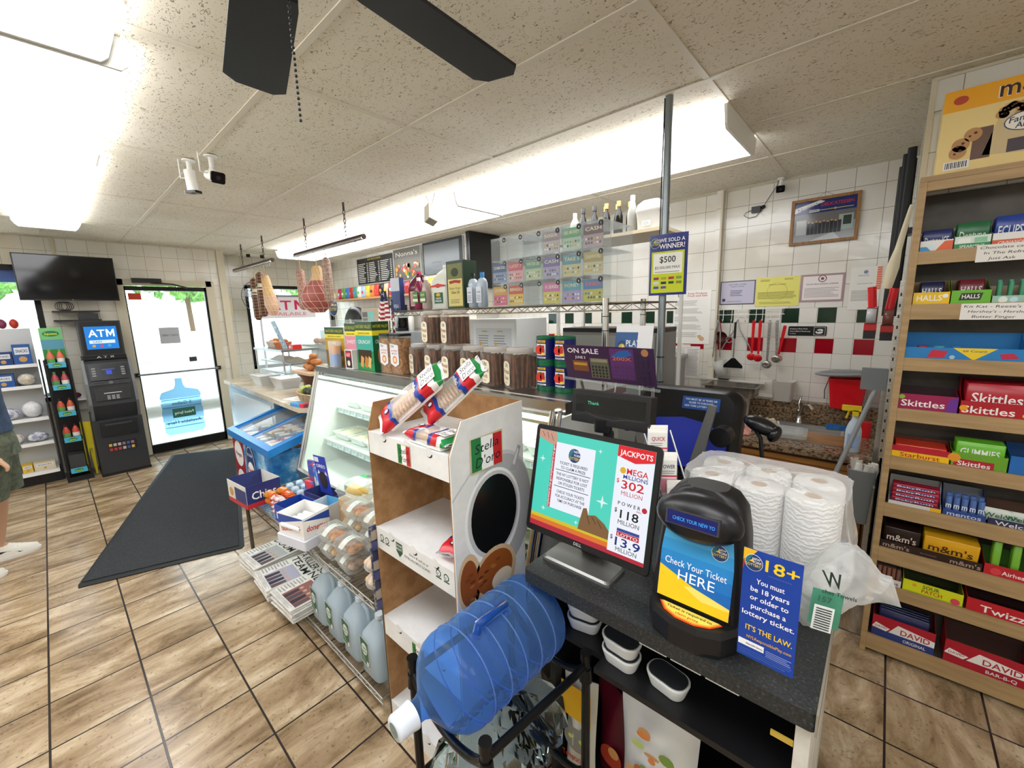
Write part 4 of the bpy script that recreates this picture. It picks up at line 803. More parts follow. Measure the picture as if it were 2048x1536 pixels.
def tin(label, x, z):
    t = thing('tomato_tin', label, 'tin', (x, -1.62, z), 0, 'tomato tins on the deli case'); b = MB(); r = .051; gm = P('1c6a44', .3, .3); bm = P('181c64', .3)
    b.lathe([(r, .0), (r*1.01, .004), (r, .008), (r, .02)], gm, 28); b.lathe([(r, .02), (r, .118)], bm, 28); b.lathe([(r, .118), (r, .126), (r*1.01, .13), (r*.96, .13), (r*.95, .126), (.001, .126)], gm, 28)
    for cc, z0, z1, a0, a1 in (('f0c41c', .1, .112, 62, 118), ('f0f0ea', .04, .095, 60, 120), ('c8281c', .045, .088, 68, 112), ('f0f0ea', .025, .033, 60, 120)):
        b.lathe([(r+.0006*(1+['f0c41c', 'f0f0ea', 'c8281c'].index(cc)), z0), (r+.0006*(1+['f0c41c', 'f0f0ea', 'c8281c'].index(cc)), z1)], P(cc, .3), 10, a0=a0, a1=a1)
    f = b.frame((0, r+.003, 0), (-1, 0, 0), (0, 0, 1)); f.text('LA SQUISITA', 0, .101, .010, P('181c64'), 1, w=.046); f.disc(-.01, .066, .017, P('d8341c'), 1, ry=.02, n=14); f.disc(.011, .066, .014, P('c02414'), 1, ry=.019, n=14); f.poly([(-.006, .088), (0, .08), (.008, .088), (0, .092)], P('24602c'), 2); f.disc(.018, .048, .011, P('f0c830'), 2, ry=.006); f.text('POMODORI PELATI', 0, .026, .006, P('181c64'), 1, w=.044)
    b.build('can_body', t); return t
tin('lower tomato tin at the left beside the last pretzel jar', 1.226, ZT); tin('upper tomato tin at the left beside the last pretzel jar', 1.226, ZT+.1305); tin('lower tomato tin at the right behind the purple sale poster', 1.118, ZT); tin('upper tomato tin at the right behind the purple sale poster', 1.118, ZT+.1305)
# ================= WIRE SHELF ABOVE =================
WSH = mat('dull_zinc_wire', '8d8470', .35, .9); ZW = 1.69
t = thing('wire_shelf', 'long zinc wire shelf on chrome posts carrying the ticket boxes and bottles', 'shelf', (0, 0, 0))
b = MB(); x0, x1, ya, yb = .86, 3.1, -1.86, -2.3
for y in (ya, yb):
    for z in (ZW-.004, ZW-.04): b.tube([(x0, y, z), (x1, y, z)], .004, WSH, 6)
    n = 44; b.tube([(x0+(x1-x0)*i/n, y, ZW-.006 if i % 2 else ZW-.038) for i in range(n+1)], .0025, WSH, 5)
for k in range(70): x = x0+(x1-x0)*k/69; b.tube([(x, ya, ZW-.003), (x, yb, ZW-.003)], .002, WSH, 4)
for x in (x0, x1):
    for z in (ZW-.004, ZW-.04): b.tube([(x, ya, z), (x, yb, z)], .004, WSH, 6)
b.build('wire_deck', t)
for x, y in ((1.03, -1.838), (2.9, -1.838), (1.045, -2.29), (2.9, -2.29)):
    b = MB(); z0 = 1.2755 if y > -1.95 else 0; b.tube([(x, y, z0), (x, y, ZW+.02)], .0165, CHROME, 14)
    for z in (1.55, 1.62): b.push(T(x, y, 0)).lathe([(.0175, z), (.0175, z+.004)], BLACK, 14).pop()
    b.build('post', t)
# scratch ticket boxes
ACR = film('clear_acrylic', 'f4f6f6', .05, .06); TK = [('5c6468', 'e8eaea', ''), ('70787a', 'dfe3e3', ''), ('8a8f92', 'e2e4e4', ''), ('a08c98', 'c8c0c4', '500X'), ('6ab07c', 'c4d8c8', 'BIG MONEY'), ('6a4450', 'b8a0a8', 'CASH'), ('3a5c98', '8aa0c8', 'DIAMOND'), ('d85a6c', 'e8b8bc', 'LUCKY 7'), ('6aa08c', 'c8d8b0', 'WIN FOR LIFE'), ('7a6aa8', 'b0a8d0', 'CASH'), ('5a98a8', 'd8d0a0', 'TAKE 5'), ('b8a868', 'd8d0a8', 'CASHWORD'), ('e0a82c', 'e85a8c', 'LOTERIA'), ('d8481c', 'f0c830', 'BINGO'), ('50585a', '787c7c', ''), ('d86ab0', 'e0d43c', 'X SERIES'), ('30a0b0', 'b098d8', 'MONEY'), ('2c7ab8', 'c8c43c', '200X')]
num = ['16', '13', '10', '7', '4', '1', '17', '14', '11', '8', '5', '2', '18', '15', '12', '9', '6', '3']
for r in range(3):
    for c in range(3):
        xl = 1.81-.255*c; z = ZW+.001+.1315*(2-r); w, h, d = .25, .13, .3
        sib = ['left', 'middle', 'right'][c]; row = ['top', 'middle', 'bottom'][r]
        t = thing('ticket_dispenser', 'clear scratch ticket box at the %s of the %s row above the jars' % (sib, row), 'ticket box', (xl-w/2, -1.85, z), 0, 'scratch ticket boxes on the wire shelf')
        b = MB(); b.box(-w/2, w/2, -d, 0, 0, .003, ACR); b.box(-w/2, w/2, -d, 0, h-.003, h, ACR); b.box(-w/2, -w/2+.003, -d, 0, .003, h-.003, ACR); b.box(w/2-.003, w/2, -d, 0, .003, h-.003, ACR); b.box(-.0015, .0015, -d, -.004, .003, h-.003, ACR); b.box(-w/2+.003, w/2-.003, -.003, 0, .003, h-.003, ACR); bs_ = b.build('box_shell', t)
        for s in (0, 1):
            i = r*6+c*2+s; c1_, c2_, tx = TK[i]; xc = w/4 if s == 0 else -w/4
            if tx:
                b = MB(); b.box(xc-.055, xc+.055, -.007, -.0045, .006, .115, P(c2_, .5)); f = b.frame((xc, -.0045, .006), (-1, 0, 0), (0, 0, 1)); q = random.Random(i)
                f.rect(-.055, .06, .055, .109, P(c1_, .5), 1); f.text(tx, 0, .078, .018, P('f4ecc0' if i != 17 else 'e8501c'), 2, w=.09)
                for k in range(12): f.disc(-.04+.016*(k % 6), .02+.02*(k//6), .006, P(q.choice([c1_, 'f0f0e0', '3a3a4a', 'e0b83c'])), 2, n=8)
                b.build('ticket_roll', t)
            b = MB(); f = b.frame((xc-.045 if s == 0 else xc-.045, .0, .113), (-1, 0, 0), (0, 0, 1)); f.disc(0, 0, .0135, P('1c1c1c'), 1, n=16); f.text(num[i], 0, -.006, .011, P('e8e8e4'), 2); b.build('number_badge', bs_)
# small upper-left pair is covered by the boxes; things standing behind and beside
DGL = mat('dark_wine_glass', '15130f', .1)
def bottle(name, label, loc, prof, m, capm, capz, cr=.014, grp=None, lab=None, sy=1, extra=None):
    t = thing(name, label, 'bottle', loc, 0, grp); b = MB(); b.lathe(prof, m, 24, sy=sy)
    if lab: f = b.frame((0, prof[1][0]*sy+.002, 0), (-1, 0, 0), (0, 0, 1)); lab(f)
    if extra: extra(b)
    b.build('bottle_body', t); b = MB(); b.lathe([(cr, capz), (cr, capz+.035), (.001, capz+.036)], capm, 16); b.build('cap', t); return t
SHZ = 2.13; t = thing('high_shelf', 'high white topped shelf with bottles and a tub behind the ticket boxes', 'shelf', (0, 0, 0))
b = MB(); b.box(1.02, 1.82, -2.88, -2.5, SHZ-.02, SHZ, P('c8b89a', .5)); b.build('board', t)
for x in (1.04, 1.8):
    for y in (-2.86, -2.52): b = MB(); b.box(x-.01, x+.01, y-.01, y+.01, .9205, SHZ-.0205, WHITE); b.build('post', t)
wb = [(.02, 0), (.026, .01), (.026, .12), (.02, .145), (.011, .165), (.011, .2)]
from itertools import count
cols_ = ['1c1c1c', '1c1c1c', '1c1c1c', 'b8924c', 'a88444', 'c09c54', '9a7a44', 'b8904c']
for k in range(8):
    bottle('oil_bottle', 'dark bottle with %s cap standing on the high shelf behind the ticket boxes' % ('black' if k < 3 else 'gold'), (1.64-.045*k, -2.6-.07*(k % 2), SHZ+.0005), wb, DGL, P(cols_[k], .35, .2), .18, grp='black capped bottles on the high shelf' if k < 3 else 'gold capped bottles on the high shelf')
bottle('vinegar_bottle', 'pale bottle with white cap at the left of the dark bottles on the high shelf', (1.72, -2.62, SHZ+.0005), [(.03, 0), (.036, .01), (.036, .12), (.016, .16), (.012, .18)], mat('pale_bottle', 'c8ccb8', .3), WHITE, .165)
bottle('sauce_bottle', 'grey bottle with white cap at the right of the gold capped bottles', (1.265, -2.58, SHZ+.0005), [(.028, 0), (.032, .01), (.032, .12), (.02, .17), (.012, .2)], mat('grey_bottle', '8a8880', .3), WHITE, .19)
b = MB(); b.loft([[(x*s, y*s, z) for x, y in rrect(-.08, .08, -.08, .08, .03)] for z, s in ((0, .9), (.1, 1), (.105, 1.05), (.12, 1.05), (.15, .95), (.175, .6))], film('milky_tub', 'e4e2dc', .55, .3), True); f = b.frame((0, .079, .02), (-1, 0, 0), (0, 0, 1)); f.rect(-.03, 0, .02, .03, P('e8e6e0'), 1); f.lines(-.025, .005, .015, .025, 3, P('6a6a6a'), 2)
put(b, 'storage_tub', 'translucent storage tub with domed lid on the high shelf by the steel pole', 'tub', (1.14, -2.6, SHZ+.0005))
# beside the ticket boxes on the wire shelf
ZW0 = ZW
def oil_art(f, w, h):
    f.rect(-w*.44, h*.03, w*.44, h*.94, P('6c7030', .3), 1); f.rect(-w*.42, h*.05, w*.42, h*.62, P('d8c878', .3), 2); f.disc(0, h*.76, w*.22, P('2c3a1c'), 2, ry=h*.09); f.poly([(-w*.36, h*.58), (0, h*.6), (w*.36, h*.58), (w*.3, h*.52), (0, h*.54), (-w*.3, h*.52)], P('9c2c24'), 3)
    f.text('Extra Virgin', 0, h*.4, h*.055, P('3c3414'), 3, w=w*.66, bold=False); f.text('Olive Oil', 0, h*.31, h*.06, P('3c3414'), 3, w=w*.5); f.lines(-w*.3, h*.1, w*.3, h*.2, 3, P('7a6c3c'), 3)
carton('tall green olive oil tin on the wire shelf beside the vinegar jug', 2.26, 2.09, -1.87, .12, .31, '1c3420', oil_art, name='olive_oil_tin', z=ZW, cat='tin')
for x, c_, cap, lab in ((2.02, 'b8c4d0', '1a1a1a', 'clear lotion bottle with black cap right of the olive oil tin'), (1.935, 'bccad8', '3c84c0', 'clear lotion bottle with blue cap right of the olive oil tin')):
    bottle('lotion_bottle', lab, (x+.01, -1.9, ZW), [(.025, 0), (.034, .008), (.034, .15), (.026, .175), (.012, .185)], mat('pale_gel_'+c_, c_, .15), P(cap), .183, lab=lambda f: (f.rect(-.024, .03, .024, .13, P('d8dee6'), 1), f.text('100%', 0, .09, .012, P('4a5a78'), 2), f.lines(-.018, .04, .018, .08, 4, P('6a7a98'), 2)))
def jug(label, loc, m, w=.08, h=.26, lab=None, cap=WHITE, name='vinegar_jug'):
    t = thing(name, label, 'jug', loc); b = MB(); sq = lambda s, r=.03: rrect(-w*s, w*s, -w*s*.9, w*s*.9, min(r, w*s*.6), 4)
    b.loft([[(x, y, z) for x, y in sq(s)] for z, s in ((0, .92), (.01, 1), (h*.55, 1), (h*.68, .93), (h*.82, .6), (h*.9, .3), (h*.93, .22), (h*.96, .22))], m, True)
    b.tube([(-w*.35, 0, h*.9), (-w*.85, 0, h*.86), (-w*.98, 0, h*.7), (-w*.9, 0, h*.55)], w*.13, m, 8)
    if lab: lab(b.frame((0, w*.9+.002, 0), (-1, 0, 0), (0, 0, 1)))
    b.build('jug_body', t); b = MB(); b.cyl(w*.27, h*.94, h, cap, 16); b.build('cap', t); return t
jug('big milky white vinegar jug with green label on the wire shelf', (2.4, -1.99, ZW), mat('milky_jug', 'dfe2d8', .35), .095, .31, lambda f: (f.poly([(-.085, .155), (.085, .155), (.085, .165), (.03, .172), (-.02, .172), (-.085, .165)], P('c83c34'), 1), f.disc(0, .163, .028, P('c83c34'), 2, ry=.015), f.rect(-.045, .04, .05, .115, P('1c5c3c'), 1), f.text('WHITE', 0, .068, .014, P('f0f0ec'), 2), f.text('VINEGAR', 0, .05, .014, P('f0f0ec'), 2, w=.075), f.disc(.0, .1, .025, P('d8a82c'), 3, ry=.012)))
jug('tall burgundy juice jug with pale label on the wire shelf', (2.72, -1.98, ZW), mat('burgundy_juice', '6a2038', .2), .075, .29, lambda f: (f.rect(-.03, .03, .05, .14, P('d8b8b4'), 1), f.lines(-.025, .04, .045, .13, 6, P('8a5a60'), 2)), P('c84a6c'), 'juice_jug')
for x, c_, l_ in ((2.62, '8a2c4c', 'short purple vinegar bottle with green label left of the white jug'), (2.53, 'b8a8a0', 'short pale bottle with green label left of the white jug')):
    bottle('wine_vinegar_bottle', l_, (x, -1.9, ZW), [(.03, 0), (.036, .01), (.036, .13), (.025, .18), (.014, .21)], mat('tinted_'+c_, c_, .15), WHITE, .2, lab=lambda f: (f.rect(-.03, .05, .03, .13, P('5a8a3c'), 1), f.text('HEINZ', 0, .1, .012, P('f0f0ec'), 2), f.rect(-.03, .06, .03, .08, P('e8e8d8'), 2)))
carton('blue and white card display pack on the wire shelf left of the juice jug', 2.95, 2.83, -1.87, .04, .25, '3c4a80', A(('r', 0, .6, 1, 1, 'c8ccd8'), ('t', 'VISA', .5, .08, .12, 'e8e8f0', .6)), name='card_pack', z=ZW)
b = MB(); b.rbox(-.05, .05, -.04, .04, 0, .2, .02, P('d83c8c', .3)); put(b, 'pink_tub', 'pink tub behind the white vinegar jug', 'tub', (2.36, -2.2, ZW))
# American flag on a stick
t = thing('american_flag', 'small American flag hanging from its stick at the left end of the wire shelf', 'flag', (2.86, -1.75, 1.276))
b = MB(); b.tube([(.0, -.02, 0), (-.02, -.03, .58)], .004, P('3a2a1c'), 6); b.build('stick', t)
b = MB(); nu, nv = 26, 26; RW = [mat('flag_red', 'a01c30', .7), mat('flag_white', 'eae6e0', .7)]; NB = mat('flag_navy', '20284c', .7)
def ff(u, v): return (.17*(u-.38)*(1-.65*v)-.01 + .02*math.sin(PI*u*2)*(1-v), .02*math.sin(u*9)*(1-v*.5), .34+.22*v)
vs = [ff(i/nu, j/nv) for j in range(nv+1) for i in range(nu+1)]
for j in range(nv):
    for i in range(nu):
        m_ = NB if j > nv*.62 else RW[int((13-13*(j+.5)/nv + 2.2*abs(i/nu-.5))) % 2]
        a = j*(nu+1)+i; b.add([vs[a], vs[a+1], vs[a+nu+2], vs[a+nu+1]], [(0, 1, 2, 3)], m_, True)
for k in range(20): q = random.Random(k); x, y, z = ff(.15+.7*q.random(), .66+.3*q.random()); b.sph((x, y+.006, z), .003, P('f0f0f0'), 5)
b.build('cloth', t); b = MB()
for k in range(10): b.add([(-.10-.012*k*.3+.0, .01, .5-.05*k*.55), (-.13, .01, .49-.05*k*.55), (-.135, .01, .465-.05*k*.55), (-.105, .01, .475-.05*k*.55)], [(0, 1, 2, 3)], RW[k % 2] if k > 3 else NB)
b.build('hanging_fold', t)
# ================= POLE, WINNER SIGN, SALE POSTER, DISPLAY POLE, TERMINAL =================
GAL = mat('galvanised_pipe', '8a9296', .38, .9)
t = thing('steel_pole', 'galvanised steel pole from floor to ceiling behind the sale poster', 'pole', (0, 0, 0)); b = MB(); b.tube([(.818, -1.955, HC-.01), (.819, -1.95, 2.2), (.818, -1.948, 1.9)], .003, BLACK, 5); b.build('cable', t); b = MB(); b.tube([(.80, -1.96, 0), (.80, -1.96, HC-.001)], .0165, GAL, 16);
for z in (1.42, 1.3): b.push(T(.8, -1.96, 0)).lathe([(.018, z), (.018, z+.006)], BLACK, 14).pop()
b.build('pipe', t)
b = MB(); w, h = .17, .27; b.grid(lambda u, v: ((u-.5)*-w, .006*math.sin(PI*u), h*v), 8, 1, P('22307e', .25)); f = b.frame((0, .0065, 0), (-1, 0, 0), (0, 0, 1)); 
f.rect(-w*.43, h*.04, w*.43, h*.72, P('c8d42c', .25), 1); f.rect(-w*.38, h*.36, w*.38, h*.69, P('eeeee8', .25), 2); f.text('WE SOLD A', w*.1, h*.87, .017, P('f2f2f2'), 2, w=w*.66); f.text('WINNER!', w*.1, h*.765, .022, P('f2f2f2'), 2, w=w*.66); lotto_ball(f, -w*.34, h*.86, .021, 3)
f.text('$500', 0, h*.54, .028, P('1a1a1e'), 3, w=w*.42); f.text('$3,000,000 MAX', 0, h*.435, .013, P('2a2a2e'), 3, w=w*.66, bold=False); f.lines(-w*.34, h*.37, w*.34, h*.4, 1, P('8a8a90'), 3)
for i in range(10): f.rect(-w*.36+w*.2*(i % 4), h*(.26-.075*(i//4)), -w*.36+w*.2*(i % 4)+w*.14, h*(.30-.075*(i//4)), P(['8c3a5c', 'a8a83c', 'b02c3c', '8a944c', 'd8dce0', '2a3a30', '24502c', '7a8a3c', '3a5aa0', '6a4a98'][i], .25), 3)
put(b, 'winner_sign', 'blue and yellow winner sign taped to the steel pole', 'sign', (.77, -1.935, 1.713), 4)
CT2 = mat('terminal_table', '1a1b1c', .5)
b = MB(); b.box(.25, .94, -1.94, -1.505, 0, .9, CT2); put(b, 'back_cabinet', 'dark cabinet under the lottery terminal behind the counter', 'cabinet')
t = thing('lottery_terminal', 'large black lottery terminal with blue panel and silver arms behind the customer display', 'terminal', (.575, -1.72, .9005))
b = MB(); b.box(-.16, .16, -.12, .16, 0, .12, BLACK); b.build('base', t)
BLUP = mat('royal_blue_plastic', '2434a0', .35)
b = MB(); b.M = T(0, .06, .1) @ R(14, 'X'); b.loft([[(x, y, z) for x, z in rrect(-.2+e, .2-e, 0+e, .34-e, .05, 5)] for y, e in ((-.1, .03), (-.04, 0), (.03, 0), (.055, .02))], BLKMET, True); b.build('shell', t)
b = MB(); b.M = T(0, .06, .1) @ R(14, 'X'); b.extr([(-.17, .02), (.17, .02), (.17, .15), (.1, .2), (0, .215), (-.1, .2), (-.17, .15)], .056, .062, BLUP); f = b.frame((0, .057, .0), (-1, 0, 0), (0, 0, 1)); f.rect(-.01, .25, .13, .3, P('1c4a90', .3), 2)
for i, s_ in enumerate(('YOU MUST BE 18 YEARS OR', 'OLDER TO PURCHASE', 'NEW YORK LOTTERY TICKETS')): f.text(s_, .06, .285-.013*i, .008, P('d8e4f0'), 3, w=.12 if i != 1 else .09)
b.build('blue_panel', t)
SILV = mat('silver_plastic', '8f8f8c', .35, .7)
for s in (-1, 1): b = MB(); b.extr([(s*.16, .41), (s*.135, .415), (s*.055, .1), (s*.105, .1)][::s], .19, .205, SILV); b.build('hinge_arm', t); b = MB(); b.M = T(s*.175, .17, .3) @ R(90, 'X'); b.cyl(.035, -.03, .03, BLKMET, 18); b.build('hub', t)
t = thing('barcode_scanner', 'black hand scanner on a gooseneck right of the lottery terminal', 'scanner', (.31, -1.60, .9005))
b = MB(); b.cyl(.05, 0, .015, BLACK, 20); b.tube([(0, 0, .01), (-.02, 0, .12), (-.03, 0, .22), (-.02, .0, .3), (0, 0, .33)], .007, BLACK, 8); b.build('stand', t)
b = MB(); b.M = T(-.02, 0, .345) @ R(-20, 'Y'); b.sph((0, 0, 0), (.06, .032, .028), P('141416', .25), 18); b.sph((-.045, 0, -.008), (.02, .034, .03), P('101012', .2), 14); b.build('head', t)
t = thing('customer_display', 'black customer pole display reading Thank above the monitor', 'display', (.65, -1.15, .9005))
b = MB(); b.box(-.055, .055, -.06, .06, 0, .01, BLACK); b.tube([(-.02, 0, .01), (-.02, 0, .37)], .018, BLACK, 14); b.cyl(.03, .37, .41, BLACK, 16); b.M = T(-.02, 0, 0); b.build('pole', t)
b = MB(); b.M = T(-.028, 0, .39) @ R(6, 'X'); b.box(-.135, .135, -.022, .02, 0, .105, P('1c1c1e', .3)); f = b.frame((0, .02, 0), (-1, 0, 0), (0, 0, 1)); f.rect(-.12, .035, .12, .09, P('0a0c0c', .08), 1); f.text('Thank', -.055, .062, .011, S('58d8a8', 1), 2, w=.042, bold=False); f.path([(-.12, .02), (-.08, .036), (-.04, .024), (.02, .02), (.06, .03), (.12, .03)], .004, P('303234', .15), 2); b.build('display_head', t)
b = MB(); b.M = R(-14, 'X'); w, h = .40, .145; b.box(-w/2, w/2, -.001, 0, 0, h, P('34203c', .25)); f = b.frame((0, 0, 0), (-1, 0, 0), (0, 0, 1)); f.rect(-w/2, 0, w/2, h, P('3a2444', .25), 1)
f.text('ON SALE', -.105, h*.78, .021, P('e8e0e8'), 2, w=.15); f.text('JUNE 3', -.12, h*.62, .011, P('d8ccd8'), 2, w=.05); f.rect(-.16, h*.25, -.085, h*.56, P('7a4a30', .25), 2); f.rect(-.155, h*.42, -.09, h*.5, P('b8903c', .25), 3); f.rect(-.075, h*.08, .01, h*.66, P('5c5c50', .25), 2)
for k in range(20): f.disc(-.064+.0155*(k % 5), h*(.14+.09*(k//5)), .0052, P('1c1c1c'), 3, n=8)
f.rect(-.07, h*.55, .005, h*.64, P('8a8668', .25), 3); f.rect(.02, h*.12, .12, h*.96, P('5a3068', .25), 2); f.poly([(.025, h*.74), (.06, h*.9), (.1, h*.93), (.115, h*.8), (.08, h*.72)], P('2c5a9c', .25), 3); f.text('200X', .07, h*.64, .014, P('c8702c'), 3, w=.08)
for k in range(24): f.disc(.032+.0155*(k % 6), h*(.18+.1*(k//6)), .0055, P('4a2c58'), 3, n=8)
for k in range(18): f.disc(.135+.02*(k % 3), h*(.1+.13*(k//3)), .007, P('281a30'), 2, n=8)
f.disc(.165, h*.88, .014, P('a8724c'), 3)
put(b, 'sale_poster', 'purple ON SALE lottery poster propped behind the customer display', 'poster', (.79, -1.44, 1.375), -4)
b = MB(); b.tube([(.585, -1.44, 1.36), (.995, -1.44, 1.375)], .006, CLEAR, 6); b.tube([(.62, -1.46, 1.37), (.62, -1.5, 1.0), (.62, -1.5, .9005)], .006, SILV, 8); b.tube([(.93, -1.46, 1.37), (.93, -1.5, 1.28)], .006, SILV, 8); put(b, 'poster_holder', 'clear poster holder on metal rods behind the customer display', 'holder')
b = MB(); b.M = R(10, 'X'); b.tube([(.05, -.004, .05), (.05, .085, -.54)], .004, P('b0b2b4', .3, .7), 6); b.box(-.09, .09, -.001, 0, 0, .13, P('e8e8ea')); f = b.frame((0, 0, 0), (-1, 0, 0), (0, 0, 1)); f.rect(-.09, .0, .02, .1, P('2c5890'), 1); f.text('PLAY', -.0, .035, .03, P('e8e8ea'), 2, w=.07); f.disc(-.055, .04, .022, P('1c3c70'), 2); f.disc(-.055, .03, .016, P('c8b83c'), 3)
put(b, 'play_sign', 'blue PLAY sign with white paper behind the sale poster', 'sign', (.86, -1.78, 1.45), 0)
# ================= KITCHEN WALL =================
WY = -3.8
PAPER = mat('paper', 'f0eee8', .8)
def wallframe(b, x, z): return b.frame((x, 0, z), (-1, 0, 0), (0, 0, 1))
def wthing(b, name, label, cat, x, z, group=None, dy=.001): return put(b, name, label, cat, (x, WY+dy, z), 0, group)
# framed shop photograph
t = thing('framed_picture', 'oak framed photograph of the shop front hanging on the tiled kitchen wall', 'picture', (.405, WY+.006, 2.085))
OAK = noise_mat('oak_moulding', [(.3, '7a522a'), (.7, 'a5763f')], 12, 4, .45, 0, (8, 1, 1))
b = MB(); w2, h = .197, .315
for a in ((-w2, -w2+.02, 0, h), (w2-.02, w2, 0, h), (-w2+.02, w2-.02, 0, .02), (-w2+.02, w2-.02, h-.02, h)): b.box(a[0], a[1], 0, .018, a[2], a[3], OAK)
b.build('frame', t)
b = MB(); b.box(-w2+.02, w2-.02, .002, .008, .02, h-.02, P('c4c6c4', .12)); f = b.frame((0, .008, .02), (-1, 0, 0), (0, 0, 1)); W, H = .177, .275
def pg(c): return P(c, .12)
f.rect(-W, .19, W, H, pg('23306e'), 1); f.poly([(-W, .2), (-W, .235), (-.03, H), (.0, H-.012)], pg('d8d9dc'), 2); f.text("Nonna's", -.09, .222, .026, pg('202c60'), 3, w=.13, rot=14, bold=False)
f.text('DELICATESSEN', .07, .232, .022, pg('c83a34'), 3, w=.18); f.rect(-.09, .205, .16, .209, pg('c8c46a'), 3); f.rect(-.09, .198, -.03, .214, pg('d8d8d4'), 3); f.disc(.06, .207, .007, pg('d8a03c'), 4)
f.rect(-W, .115, W, .19, pg('6c6a68'), 1); f.rect(-W, .0, W, .115, pg('8e9296'), 1); f.rect(-.16, .05, -.10, .15, pg('b4b8b8'), 2); f.rect(.085, .06, .165, .16, pg('9cada6'), 2); f.rect(.11, .09, .155, .15, pg('2c3a34'), 3)
for i in range(9):
    x = -.085+.022*i; f.rect(x-.01, .045, x+.01, .125-.005*(i % 2), pg(['1c2028', '22262c', '2c2c34'][i % 3]), 4+i % 2); f.disc(x, .13-.005*(i % 2), .0065, pg('c09478'), 6, n=10)
f.poly([(-.08, 0), (.06, .05), (.1, .0)], pg('b4babd'), 2)
b.build('photo_print', t)
b = MB(); b.tube([(-.05, .006, h), (0, .008, h+.03), (.05, .006, h)], .001, P('6a6a6a'), 5); b.cyl(.004, 0, .001, BLACK, 8); b.build('hanging_cord', t)
# certificates
def cert(name, label, x0, x1, z0, z1, fn, cat='certificate'):
    w, h = abs(x0-x1), z1-z0; b = MB(); b.box(-w/2, w/2, 0, .0012, 0, h, PAPER); f = b.frame((0, .0012, 0), (-1, 0, 0), (0, 0, 1)); fn(f, w, h); return wthing(b, name, label, cat, (x0+x1)/2, z0, dy=.0022)
def c1(f, w, h):
    f.rect(-w/2, 0, w/2, h, P('4a4658'), 1); f.rect(-w/2+.007, .007, w/2-.007, h-.007, P('c0bdd0'), 2); f.text('NEW YORK LOTTERY', 0, h*.82, .009, P('4a4866'), 3, w=w*.5); f.text('AGENT LICENSE', 0, h*.74, .007, P('4a4866'), 3, w=w*.38)
    f.lines(-w*.2, h*.35, w*.2, h*.62, 4, P('50506a'), 3, seed=1); f.disc(-w*.38, h*.2, .013, P('3c3a58'), 3); f.lines(-w*.3, h*.1, w*.3, h*.16, 2, P('70708a'), 3)
cert('license_certificate', 'lilac lottery license with dark border on the kitchen wall above the utensil rack', 1.062, .805, 1.67, 1.858, c1)
def c2(f, w, h):
    f.rect(-w/2, 0, w/2, h, P('e2dc72'), 1); f.disc(0, h*.5, .07, P('d2cb60'), 2); f.disc(0, h*.5, .064, P('e0da70'), 3); f.lines(-w*.45, h*.25, w*.45, h*.5, 6, P('7c7840'), 4, seed=3, rag=.1); f.lines(-w*.4, h*.85, -w*.1, h*.93, 2, P('6a6638'), 4); f.lines(w*.15, h*.88, w*.42, h*.94, 2, P('6a6638'), 4); f.text('CERTIFICATE OF AUTHORITY', 0, h*.72, .008, P('6a6638'), 4, w=w*.4); f.lines(-w*.4, h*.08, w*.4, h*.16, 2, P('8a8650'), 4, seed=9)
cert('tax_certificate', 'yellow paper certificate on the kitchen wall between the lilac and the maroon ones', .8, .512, 1.648, 1.87, c2)
def c3(f, w, h):
    f.rect(-w/2, 0, w/2, h, P('a88a90'), 1); f.rect(-w/2+.014, .014, w/2-.014, h-.014, P('eae2e0'), 2); f.disc(0, h*.83, .025, P('6a3a48'), 3); f.disc(0, h*.83, .02, P('e8e0de'), 4); f.disc(0, h*.83, .01, P('7a4a58'), 5); f.text('FOOD PROCESSING LICENSE', 0, h*.62, .009, P('3a3034'), 3, w=w*.72)
    f.lines(-w*.4, h*.16, w*.4, h*.52, 7, P('9a9092'), 3, seed=6)
cert('food_license', 'cream certificate with maroon ornate border and round seal on the kitchen wall', .508, .25, 1.672, 1.87, c3)
def c4(f, w, h):
    f.rect(-w/2, 0, w/2, h, P('eae8e2'), 1); f.disc(0, h*.88, .012, P('7a86a8'), 2); f.lines(-w*.25, h*.78, w*.25, h*.82, 2, P('8a90a4'), 2); f.lines(-w*.42, h*.2, w*.42, h*.46, 8, P('8c8c8c'), 2, seed=7); f.text('STATE OF NEW YORK', 0, h*.6, .006, P('6a6a6a'), 2)
cert('state_notice', 'white state notice with small crest pinned beside the maroon certificate', .222, .06, 1.61, 1.898, c4)
def c5(f, w, h):
    f.rect(-w/2, 0, w/2, h, P('e8e6e0'), 1); f.disc(-w*.32, h*.92, .022, P('5a3a38'), 2); f.disc(-w*.32, h*.92, .016, P('e8e6e0'), 3); f.path([(-w*.37, h*.92), (-w*.33, h*.9), (-w*.27, h*.95)], .004, P('5a3a38'), 4)
    f.text('Keep Products', w*.14, h*.93, .017, P('c05a50'), 2, w=w*.5); f.text('Fresh and Safe', w*.14, h*.885, .017, P('c05a50'), 2, w=w*.52)
    for k in range(5): f.lines(-w*.46, h*(.72-.15*k), w*.3, h*(.82-.15*k), 5, P('8e8c88'), 2, seed=k)
    f.disc(w*.3, h*.1, .02, P('d8a090'), 2); f.disc(w*.24, h*.14, .016, P('c8b06a'), 3); f.rect(-w*.2, -.004, w*.2, .0, P('a02028'), 1)
cert('food_safety_poster', 'tall food safety poster on the kitchen wall pilaster beside the steel pole', 1.445, 1.13, 1.34, 1.8, c5, 'poster')
